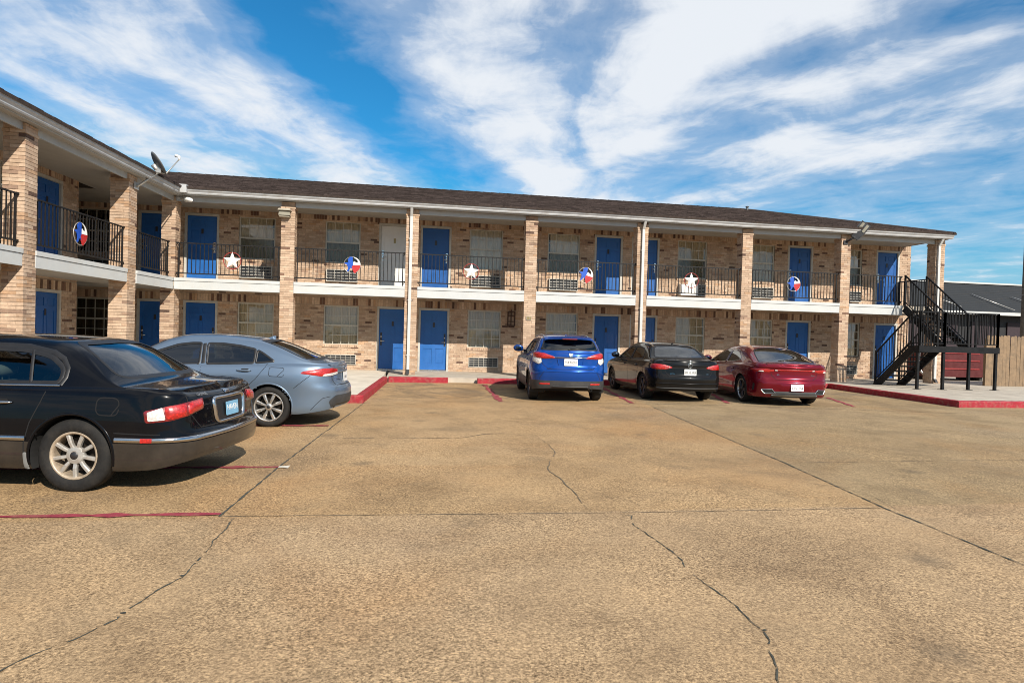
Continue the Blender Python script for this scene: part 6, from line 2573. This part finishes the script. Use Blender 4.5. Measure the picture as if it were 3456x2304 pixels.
# ---- blue small crossover
sp = dict(L=4.25, axle=0.86, wb=2.58, wr=0.330, rim=0.215, tw=0.210, arch=0.372, tuck=0.03,
          wp=[(0, 0.82), (0.5, 0.868), (0.9, 0.880), (2.4, 0.872), (3.4, 0.875), (3.9, 0.84), (4.25, 0.76)],
          cr=(0.42, 0.34), cf=(0.42, 0.40), bow=(0.10, 0.14),
          shoulder=[(0, 1.130), (0.20, 1.158), (0.5, 1.150), (1.2, 1.085), (2.2, 1.020), (3.0, 0.985), (3.4, 0.955), (3.9, 0.87), (4.25, 0.76)],
          low=[(0, 0.34), (0.3, 0.29), (0.6, 0.25), (3.2, 0.24), (3.9, 0.24), (4.25, 0.28)],
          zbreak=0.50,
          rear=[(0.22, 0.16), (0.30, 0.07), (0.40, 0.03), (0.50, 0.02), (0.60, 0.0), (0.70, 0.0), (0.77, 0.03), (0.83, 0.075), (0.96, 0.080), (1.04, 0.072), (1.09, 0.082), (1.14, 0.105)],
          front=[(0.22, 0.10), (0.34, 0.02), (0.5, 0.0), (0.7, 0.04), (0.9, 0.12)],
          side=[(0.22, 0.06), (0.30, 0.022), (0.42, 0.012), (0.52, 0.014), (0.64, 0.004), (0.78, 0.0), (0.88, 0.012), (0.96, 0.034), (1.03, 0.06)],
          round=0.06,
          centre=[(0, 1.143), (0.10, 1.160), (0.155, 1.182), (0.30, 1.308), (0.43, 1.420), (0.52, 1.475), (0.70, 1.500), (1.4, 1.545), (2.0, 1.540), (2.45, 1.480), (3.15, 1.075), (3.28, 1.045), (3.8, 0.95), (4.12, 0.82), (4.25, 0.77)],
          glass=(2.25, 0.45), edge=5.0, spine=(0.55, 3.8), roofmid=1.7, curv=(0.14, 0.16), crown=0.06)
HC = Car('blue_hatchback', 'bright blue hatchback crossover with roof spoiler and one rear wiper', sp, (3.60, 14.34), math.pi / 2 - math.radians(4.0))
c = HC
cabin = lambda V: (V[:, 2] > 0.95) & (V[:, 0] > 0.5) & (V[:, 0] < 3.4)
rearw = lambda V: (V[:, 2] > 0.98) & (V[:, 0] < 0.75)
frontw = lambda V: (V[:, 2] > 0.95) & (V[:, 0] > 2.2) & (V[:, 0] < 3.5)
c.window([(0.85, 1.155), (1.62, 1.095), (1.66, 1.36), (1.40, 1.385), (1.05, 1.365), (0.90, 1.28)], 90, M['tint_glass'], M['rubber'], 0.034, rnd=0.05, where=cabin)
c.window([(1.72, 1.065), (2.72, 1.010), (2.58, 1.12), (2.35, 1.28), (2.15, 1.355), (1.76, 1.37)], 90, M['smoke_glass'], M['rubber'], 0.034, rnd=0.03, where=cabin)
c.window(sym([(0.0, 1.188), (0.55, 1.186), (0.655, 1.192), (0.630, 1.235), (0.575, 1.375), (0.50, 1.410), (0.0, 1.425)]), 0, M['tint_glass'], M['rubber'], 0.026, False, 0.05, rearw, 'rear_window_trim', 'rear_window')
c.window(sym([(0.0, 1.09), (0.70, 1.07), (0.60, 1.26), (0.54, 1.40), (0.0, 1.455)]), 180, M['smoke_glass'], M['rubber'], 0.03, False, 0.04, frontw, 'windscreen_trim', 'windscreen')
c.arches(sp['arch'])
c.body([P_BLUE, M['cladding']])
c.wheels(dict(n=5, w0=0.05, w1=0.075, twin=0.03, hub=0.06, dish=0.02), M['alloy_dark'])
for xa in (sp['axle'], sp['axle'] + sp['wb']):
    c.strip('arch_cladding', [(xa + 0.392 * math.cos(a), 0.33 + 0.392 * math.sin(a)) for a in np.linspace(-0.12, math.pi + 0.12, 40)], 90, 0.060, M['cladding'], 0.002, 0.008, False, True)
c.underside()
c.interior(1.95, 1.20, 0.34, M['seat'], 1.0)
for s, y in ((1, 0), ):
    seam(c, [(1.69, 0.30), (1.685, 0.7), (1.70, 1.03)])
    seam(c, [(0.84, 1.10), (0.98, 0.86), (1.16, 0.70), (1.24, 0.5), (1.24, 0.3)])
seam(c, [(0.50, 0.53), (0.42, 0.66), (0.36, 0.76), (0.30, 0.80)], 60)
# lamps: red upper wedge that runs on to the lid, clear lower tooth
AZ3 = 22
hr = lambda x, y: x * math.sin(math.radians(AZ3)) + y * math.cos(math.radians(AZ3))
b0, b1, b2, b3 = hr(0.42, 0.85), hr(0.22, 0.76), hr(0.12, 0.58), hr(0.085, 0.36)
tail('tail_lamp', [(b0, 1.015), (b1, 0.985), (b2, 0.985), (b3, 1.002), (b3 + 0.02, 1.035), (b2 + 0.03, 1.105), (b1 - 0.02, 1.125), (b0 - 0.015, 1.112)], M['lens_red'], 0.006, 0.018, 0.02, AZ3)
tail('reversing_lamp', [(b0 - 0.002, 1.022), (b1 - 0.10, 1.002), (b1 - 0.115, 0.900), (b1 - 0.05, 0.855), (b0 - 0.035, 0.925)], M['lens_bright'], 0.008, 0.010, 0.02, AZ3)
c.strip('lid_chrome', [(-0.42, 1.020), (0.42, 1.020)], 0, 0.020, M['chrome'], 0.004, 0.010, False, False)
c.strip('hatch_gap', [(-0.67, 1.00), (-0.62, 0.86), (-0.50, 0.755), (0.50, 0.755), (0.62, 0.86), (0.67, 1.00)], 0, 0.010, M['seam'], 0.001, 0.0006, False, False)
c.strip('hatch_crease', [(-0.30, 0.99), (-0.27, 0.85)], 0, 0.03, P_BLUE, 0.0, 0.010, False, True)
c.strip('bumper_crease', [(-0.78, 0.64), (-0.60, 0.71), (0.60, 0.71), (0.78, 0.64)], 0, 0.05, P_BLUE, -0.002, 0.012, False, False)
c.patch('bumper_reflector', [(0.46, 0.405), (0.68, 0.405), (0.70, 0.440), (0.46, 0.445)], 0, M['lens_red'], 0.004, 0.008, 0.02, True, None, 0.015)
c.strip('bumper_lip', [(-0.40, 0.372), (0.40, 0.372)], 0, 0.020, M['cladding'], 0.004, 0.016, False, False)
c.plate(0.915, 0.305, 0.155, M['plate_w'], "S'9M1091", 0.085, 0.04, 0.82, 0.0, 0.014)
mw = c.emblem_frame(0, 1.075, 0.008)
mb = MB()
for s in (-1, 1):
    mb.bar((s * 0.020, -0.030, 0), (s * 0.030, 0.032, 0), 0.013, 0.008)
mb.bar((-0.024, 0.0, 0), (0.024, 0.0, 0), 0.012, 0.008)
mb.prism(rounded([(-0.034, -0.040), (0.034, -0.040), (0.048, 0.042), (-0.048, 0.042)], 0.012), -0.003, 0.0, lambda a, b, h: (a, b, h))
mb.build('emblem', M['chrome'], c.root, mw)
# roof spoiler with high brake lamp, wiper, shark fin, roof rails
c1, n1 = c.hit(Frame2('top'), 0.60, 0)
mb = MB()
vs, fs = [], []
for y in np.linspace(-0.56, 0.56, 15):
    k = 1 - 0.12 * (y / 0.56) ** 2
    zt = c.hit(Frame2('top'), 0.66, y)[0].z
    xo = 0.30 + 0.10 * (y / 0.56) ** 2
    vs += [(0.70, y, zt + 0.004), (0.50, y, zt + 0.006), (xo, y, zt - 0.035), (xo + 0.004, y, zt - 0.060), (0.46, y, zt - 0.062)]
for i in range(14):
    for k in range(4):
        fs.append((5 * i + k, 5 * i + 5 + k, 5 * i + 6 + k, 5 * i + 1 + k))
fs += [(0, 1, 2, 3, 4), (74, 73, 72, 71, 70)]
mb.add(vs, fs, smooth=False)
spo = mb.build('roof_spoiler', P_BLUE, c.root, c.pose)
zt = c1.z
c.flat('high_brake_lamp', [((0.285, -0.17, zt - 0.066), (0.305, 0.17, zt - 0.044))], M['lens_deep'])
p0, _ = c.hit(Frame2(0), 0.02, 1.198)
p1, _ = c.hit(Frame2(0), -0.36, 1.222)
mb = MB()
mb.tube([(p0.x - 0.02, p0.y, p0.z), (p0.x - 0.035, p0.y, p0.z + 0.01)], 0.022, 10)
mb.tube([(p0.x - 0.03, p0.y, p0.z + 0.008), ((p0.x + p1.x) / 2 - 0.03, (p0.y + p1.y) / 2, p0.z + 0.025), (p1.x - 0.012, p1.y, p1.z)], [0.012, 0.010, 0.006], 8)
mb.build('rear_wiper', M['rubber'], c.root, c.pose)
c.fin(0.86, P_BLUE)
for s in (1, -1):
    mb = MB()
    pts = []
    for x in np.linspace(0.80, 2.2, 14):
        q, _ = c.hit(Frame2('top'), x, 0.52)
        pts.append((x, s * 0.52, q.z + 0.010 + 0.018 * math.sin(math.pi * (x - 0.8) / 1.4) ** 0.4))
    mb.tube(pts, 0.014, 8)
    mb.build('roof_rail', M['galv'], c.root, c.pose)
c.mirrors(2.78, 1.08, P_BLUE, None, 1.15)
c.handle(1.28, 0.93, P_BLUE, 0.18)
mb = MB()
mb.tube([(0.10, -0.48, 0.30), (0.45, -0.48, 0.30)], 0.032, 12, False)
mb.build('exhaust', M['galv'], c.root, c.pose)
mb = MB()
mb.box((0.5, -0.62, 0.24), (1.1, 0.62, 0.36))
mb.box((0.30, -0.55, 0.27), (0.62, -0.20, 0.38))
mb.build('rear_suspension', M['well'], c.root, c.pose)
c.patch('head_lamp', [(hx(3.8, .8, 140), 0.72), (hx(4.15, .45, 140), 0.66), (hx(4.15, .45, 140), 0.76), (hx(3.75, .82, 140), 0.84)], 140, M['lens_clear'], 0.004, 0.01, 0.03, True, None, 0.03)

# ---- black compact sedan
sp = dict(L=4.62, axle=0.98, wb=2.63, wr=0.322, rim=0.222, tw=0.205, arch=0.360, tuck=0.03,
          wp=[(0, 0.83), (0.5, 0.872), (1.0, 0.885), (2.4, 0.882), (3.6, 0.880), (4.2, 0.85), (4.62, 0.78)],
          cr=(0.36, 0.28), cf=(0.42, 0.38), bow=(0.085, 0.14),
          shoulder=[(0, 0.945), (0.10, 0.972), (0.4, 0.985), (0.8, 0.980), (1.3, 0.965), (2.2, 0.935), (3.0, 0.910), (3.5, 0.885), (4.1, 0.80), (4.62, 0.68)],
          low=[(0, 0.28), (0.35, 0.25), (0.7, 0.21), (3.4, 0.20), (4.0, 0.21), (4.62, 0.25)],
          zbreak=0.44,
          rear=[(0.18, 0.15), (0.27, 0.06), (0.34, 0.03), (0.44, 0.01), (0.53, 0.0), (0.59, 0.0), (0.625, 0.035), (0.69, 0.060), (0.82, 0.075), (0.90, 0.075), (0.97, 0.085)],
          front=[(0.18, 0.08), (0.3, 0.02), (0.45, 0.0), (0.6, 0.04), (0.8, 0.16)],
          side=[(0.18, 0.065), (0.24, 0.028), (0.34, 0.014), (0.48, 0.010), (0.60, 0.004), (0.72, 0.0), (0.80, 0.006), (0.88, 0.026), (0.97, 0.055)],
          round=0.055,
          centre=[(0, 0.965), (0.06, 0.992), (0.20, 1.012), (0.44, 1.024), (0.54, 1.045), (1.12, 1.320), (1.35, 1.375), (1.9, 1.418), (2.5, 1.405), (2.72, 1.355), (3.45, 0.985), (3.58, 0.960), (4.1, 0.87), (4.5, 0.74), (4.62, 0.69)],
          glass=(2.05, 0.50), edge=5.5, spine=(0.26, 4.2), roofmid=1.95, curv=(0.22, 0.18), crown=0.05)
JC = Car('black_compact_sedan', 'black compact sedan with dark wheels between the blue hatchback and the dark red sedan', sp, (6.55, 14.74), math.pi / 2 - math.radians(2.0))
c = JC
cabin = lambda V: (V[:, 2] > 0.88) & (V[:, 0] > 0.8) & (V[:, 0] < 3.7)
rearw = lambda V: (V[:, 2] > 0.92) & (V[:, 0] < 1.6)
frontw = lambda V: (V[:, 2] > 0.88) & (V[:, 0] > 2.4) & (V[:, 0] < 3.8)
c.window([(1.20, 0.995), (2.06, 0.962), (2.10, 1.26), (1.80, 1.275), (1.45, 1.235), (1.25, 1.14)], 90, M['tint_glass'], M['rubber'], 0.034, rnd=0.04, where=cabin)
c.window([(2.16, 0.958), (3.14, 0.925), (3.0, 1.02), (2.74, 1.16), (2.50, 1.255), (2.18, 1.278)], 90, M['tint_glass'], M['rubber'], 0.034, rnd=0.03, where=cabin)
c.window(sym([(0.0, 1.052), (0.54, 1.046), (0.640, 1.056), (0.605, 1.13), (0.525, 1.275), (0.46, 1.318), (0.0, 1.335)]), 0, M['smoke_glass'], M['rubber'], 0.026, False, 0.04, rearw, 'rear_window_trim', 'rear_window')
c.window(sym([(0.0, 1.00), (0.68, 0.985), (0.58, 1.18), (0.52, 1.29), (0.0, 1.335)]), 180, M['car_glass'], M['rubber'], 0.03, False, 0.04, frontw, 'windscreen_trim', 'windscreen')
c.arches(sp['arch'])
c.body([P_BLACK2])
c.wheels(dict(n=5, w0=0.035, w1=0.040, twin=0.028, hub=0.06, dish=0.02), M['alloy_dark'])
for xa in (sp['axle'], sp['axle'] + sp['wb']):
    c.strip('arch_lip', [(xa + 0.365 * math.cos(a), 0.322 + 0.365 * math.sin(a)) for a in np.linspace(-0.2, math.pi + 0.2, 40)], 90, 0.022, P_BLACK2, 0.001, 0.005, False, True)
c.underside()
c.interior(2.35, 1.58, 0.29, M['seat_tan'], 0.94)
c.strip('window_divider', [(2.11, 0.96), (2.14, 1.27)], 90, 0.05, M['rubber'], -0.001, 0.004, False, True)
seam(c, [(2.12, 0.26), (2.11, 0.6), (2.12, 0.94)])
seam(c, [(1.18, 0.96), (1.28, 0.75), (1.38, 0.58), (1.42, 0.42), (1.42, 0.28)])
c.handle(1.42, 0.83, P_BLACK2, 0.20)
c.handle(2.38, 0.82, P_BLACK2, 0.20)
c.strip('side_crease', [(0.45, 0.80), (1.6, 0.79), (3.5, 0.745)], 90, 0.03, P_BLACK2, -0.002, 0.008, False, True)
AZ4 = 24
hv = lambda x, y: x * math.sin(math.radians(AZ4)) + y * math.cos(math.radians(AZ4))
d0, d1, d2, d3 = hv(0.42, 0.86), hv(0.22, 0.80), hv(0.12, 0.60), hv(0.09, 0.42)
tail('tail_lamp', [(d0, 0.810), (d1, 0.780), (d2, 0.780), (d3 + 0.01, 0.820), (d3 + 0.02, 0.845), (d2 + 0.02, 0.895), (d1, 0.913), (d0 - 0.01, 0.895)], M['lens_red'], 0.005, 0.014, 0.025, AZ4)
tail('reversing_lamp', [(d2 + 0.10, 0.793), (d3 + 0.06, 0.817), (d3 + 0.07, 0.835), (d2 + 0.10, 0.820)], M['lens_clear'], 0.016, 0.004, 0.01, AZ4)
c.strip('lid_gap', [(-0.61, 0.94), (-0.58, 0.73), (-0.50, 0.63), (0.50, 0.63), (0.58, 0.73), (0.61, 0.94)], 0, 0.010, M['seam'], 0.001, 0.0006, False, False)
c.strip('lid_fold', [(-0.42, 0.815), (0.42, 0.815)], 0, 0.022, M['seam'], 0.001, 0.002, False, False)
c.strip('lid_spoiler', [(-0.58, 0.985), (0.58, 0.985)], 0, 0.026, P_BLACK2, 0.0, 0.012, False, False)
c.strip('bumper_crease', [(-0.78, 0.455), (0.78, 0.455)], 0, 0.030, P_BLACK2, 0.0, 0.014, False, False)
c.strip('bumper_crease', [(-0.76, 0.345), (0.76, 0.345)], 0, 0.024, M['cladding'], 0.0, 0.014, False, False)
c.plate(0.725, 0.295, 0.150, M['plate_w'], 'BIHDIBI', 0.094, 0.05, 0.86, 0.0, 0.016)
c.badge('JETTA', 0.42, 0.680, 0.036, M['chrome'], 1.05)
c.badge('1.4T', -0.44, 0.680, 0.034, M['chrome'], 1.0)
mw = c.emblem_frame(0.0, 0.885, 0.006)
mb = MB()
pts = [(0.056 * math.cos(a) * (1 - 0.105 * max(0, a - 4.2)), 0.056 * math.sin(a) * (1 - 0.105 * max(0, a - 4.2)), 0.004) for a in np.linspace(0.5, 11.2, 52)]
mb.tube(pts, [0.008] * 40 + list(np.linspace(0.008, 0.004, 12)), 6)
mb.build('emblem', M['chrome'], c.root, mw)
c.mirrors(3.02, 0.95, P_BLACK2)
c.fin(1.25, M['rubber'])
c.patch('head_lamp', [(hx(4.15, .8, 140), 0.60), (hx(4.52, .45, 140), 0.56), (hx(4.52, .45, 140), 0.66), (hx(4.1, .82, 140), 0.74)], 140, M['lens_clear'], 0.004, 0.01, 0.03, True, None, 0.03)

# ---- dark red fastback sedan
sp = dict(L=4.86, axle=1.04, wb=2.83, wr=0.335, rim=0.240, tw=0.215, arch=0.375, tuck=0.025,
          wp=[(0, 0.85), (0.5, 0.905), (1.05, 0.925), (2.5, 0.905), (3.8, 0.910), (4.4, 0.87), (4.86, 0.80)],
          cr=(0.40, 0.30), cf=(0.45, 0.40), bow=(0.11, 0.16),
          shoulder=[(0, 0.945), (0.10, 0.975), (0.4, 0.990), (0.9, 0.975), (1.5, 0.945), (2.4, 0.915), (3.2, 0.890), (3.7, 0.870), (4.3, 0.79), (4.86, 0.66)],
          low=[(0, 0.205), (0.35, 0.205), (0.7, 0.20), (3.5, 0.185), (4.2, 0.19), (4.86, 0.24)],
          zbreak=0.40,
          rear=[(0.16, 0.16), (0.24, 0.06), (0.31, 0.03), (0.40, 0.02), (0.47, 0.0), (0.56, 0.0), (0.60, 0.035), (0.64, 0.070), (0.74, 0.085), (0.84, 0.085), (0.89, 0.045), (0.935, 0.035), (0.97, 0.05)],
          front=[(0.16, 0.08), (0.3, 0.02), (0.45, 0.0), (0.6, 0.04), (0.8, 0.16)],
          side=[(0.16, 0.07), (0.22, 0.030), (0.32, 0.018), (0.46, 0.020), (0.58, 0.010), (0.70, 0.0), (0.80, 0.004), (0.88, 0.020), (0.98, 0.055)],
          round=0.055,
          centre=[(0, 0.962), (0.05, 0.988), (0.16, 1.005), (0.34, 1.020), (0.46, 1.050), (1.30, 1.315), (1.62, 1.370), (2.15, 1.405), (2.6, 1.390), (2.85, 1.335), (3.62, 0.965), (3.75, 0.940), (4.3, 0.86), (4.7, 0.73), (4.86, 0.67)],
          glass=(1.85, 0.50), edge=4.6, spine=(0.28, 4.4), roofmid=2.15, curv=(0.22, 0.18), crown=0.055)
KC = Car('dark_red_sedan', 'glossy dark red fastback sedan with twin chrome exhaust finishers', sp, (8.98, 14.20), math.pi / 2 - math.radians(7.0))
c = KC
cabin = lambda V: (V[:, 2] > 0.86) & (V[:, 0] > 0.8) & (V[:, 0] < 3.9)
frontw = lambda V: (V[:, 2] > 0.88) & (V[:, 0] > 2.5) & (V[:, 0] < 3.95)
c.window([(1.36, 1.040), (1.62, 0.985), (2.18, 0.955), (2.22, 1.245), (1.95, 1.248), (1.68, 1.205), (1.42, 1.110)], 90, M['tint_glass'], M['chrome'], 0.018, rnd=0.03, where=cabin)
c.window([(2.26, 0.952), (3.34, 0.912), (3.18, 1.0), (2.90, 1.14), (2.62, 1.232), (2.29, 1.250)], 90, M['tint_glass'], M['chrome'], 0.018, rnd=0.03, where=cabin)
c.window([(0.50, -0.60), (0.56, -0.68), (0.95, -0.600), (1.30, -0.49), (1.40, -0.30), (1.43, 0.0), (1.40, 0.30), (1.30, 0.49), (0.95, 0.600), (0.56, 0.68), (0.50, 0.60), (0.44, 0.30), (0.425, 0.0), (0.44, -0.30)], 'top', M['tint_glass'], M['rubber'], 0.026, False, 0.05, lambda V: (V[:, 2] > 0.98) & (V[:, 0] < 1.6), 'rear_window_trim', 'rear_window')
c.window(sym([(0.0, 0.985), (0.70, 0.965), (0.60, 1.16), (0.53, 1.27), (0.0, 1.325)]), 180, M['smoke_glass'], M['rubber'], 0.03, False, 0.04, frontw, 'windscreen_trim', 'windscreen')
c.arches(sp['arch'])
c.body([P_RED])
c.wheels(dict(n=5, w0=0.040, w1=0.034, twin=0.030, hub=0.055, dish=0.02, lip=M['alloy']), M['alloy_dark'])
for xa in (sp['axle'], sp['axle'] + sp['wb']):
    c.strip('arch_lip', [(xa + 0.380 * math.cos(a), 0.335 + 0.380 * math.sin(a)) for a in np.linspace(-0.2, math.pi + 0.2, 40)], 90, 0.022, P_RED, 0.001, 0.005, False, True)
c.underside()
c.interior(2.45, 1.70, 0.28, M['seat'], 0.92)
c.strip('roofline_chrome', [(3.30, 0.925), (3.16, 1.02), (2.88, 1.165), (2.60, 1.262), (2.25, 1.285), (1.95, 1.282), (1.66, 1.235), (1.38, 1.145), (1.10, 1.060)], 90, 0.014, M['chrome'], 0.003, 0.004, False, True)
c.strip('rear_glass_chrome', [(1.10, 0.655), (0.80, 0.70), (0.55, 0.715), (0.46, 0.64), (0.405, 0.40), (0.385, 0.0), (0.405, -0.40), (0.46, -0.64), (0.55, -0.715), (0.80, -0.70), (1.10, -0.655)], 'top', 0.016, M['chrome'], 0.002, 0.004, False, False)
seam(c, [(2.24, 0.25), (2.22, 0.6), (2.24, 0.93)])
seam(c, [(1.30, 0.98), (1.38, 0.78), (1.50, 0.60), (1.55, 0.42), (1.55, 0.26)])
c.handle(1.52, 0.82, P_RED, 0.20)
AZ5 = 24
hk = lambda x, y: x * math.sin(math.radians(AZ5)) + y * math.cos(math.radians(AZ5))
e0, e1, e2, e3 = hk(0.50, 0.90), hk(0.24, 0.82), hk(0.14, 0.64), hk(0.11, 0.50)
tail('tail_lamp', [(e0, 0.835), (e1, 0.790), (e2, 0.790), (e3, 0.812), (e3, 0.850), (e2, 0.868), (e1, 0.870), (e0 - 0.01, 0.862)], M['lens_red'], 0.004, 0.012, 0.015, AZ5)
tail('reversing_lamp', [(e1 - 0.005, 0.798), (e2 + 0.08, 0.798), (e2 + 0.10, 0.838), (e1 - 0.03, 0.826)], M['lens_bright'], 0.015, 0.003, 0.01, AZ5)
c.strip('light_bar', [(-0.46, 0.842), (0.46, 0.842)], 0, 0.036, M['lens_red'], 0.003, 0.010, False, False)
c.patch('lid_lamp', [(0.40, 0.826), (0.47, 0.826), (0.47, 0.856), (0.41, 0.856)], 0, M['lens_bright'], 0.012, 0.003, 0.015, True, None, 0.01)
c.strip('lid_gap', [(-0.56, 0.885), (-0.54, 0.72), (-0.44, 0.625), (0.44, 0.625), (0.54, 0.72), (0.56, 0.885)], 0, 0.010, M['seam'], 0.001, 0.0006, False, False)
c.strip('lid_spoiler', [(-0.64, 0.965), (0.64, 0.965)], 0, 0.036, P_RED, 0.0, 0.018, False, False)
c.strip('bumper_crease', [(-0.78, 0.605), (0.78, 0.605)], 0, 0.035, P_RED, 0.0, 0.010, False, False)
c.patch('plate_recess', [(-0.42, 0.36), (0.42, 0.36), (0.36, 0.53), (-0.36, 0.53)], 0, P_RED, -0.001, 0.010, 0.04, False, None, 0.03)
c.patch('rear_diffuser', [(-0.56, 0.215), (0.56, 0.215), (0.50, 0.352), (-0.50, 0.352)], 0, M['cladding'], 0.006, 0.012, 0.04, False, None, 0.03)
c.patch('exhaust_finisher', [(0.46, 0.305), (0.70, 0.295), (0.76, 0.390), (0.54, 0.400)], 0, M['soot'], 0.010, 0.004, 0.03, True, None, 0.02)
c.strip('exhaust_rim', rounded([(0.46, 0.305), (0.70, 0.295), (0.76, 0.390), (0.54, 0.400)], 0.02), 0, 0.018, M['chrome'], 0.010, 0.010, True, True)
c.strip('diffuser_lip', [(-0.54, 0.262), (0.54, 0.262)], 0, 0.022, M['chrome'], 0.010, 0.008, False, False)
c.patch('side_vent', [(hk(0.42, .88), 0.36), (hk(0.36, .86), 0.36), (hk(0.32, .86), 0.50), (hk(0.38, .88), 0.54)], AZ5, M['soot'], 0.003, 0, 0.03, True)
c.plate(0.450, 0.300, 0.152, M['plate_w'], 'DBCD4', 0.082, 0.06, 0.95, 0.0, 0.018, None, -0.016, 'TEXAS')
mw = c.emblem_frame(0.0, 0.965, 0.006)
text_mesh('emblem', 'KN', 0.075, M['chrome'], c.root, mw, 0.002, 0.9)
c.badge('K5', 0.40, 0.735, 0.050, M['chrome'], 1.0)
c.badge('GT-Line', -0.42, 0.735, 0.030, M['chrome'], 1.0)
c.mirrors(3.20, 0.93, P_RED)
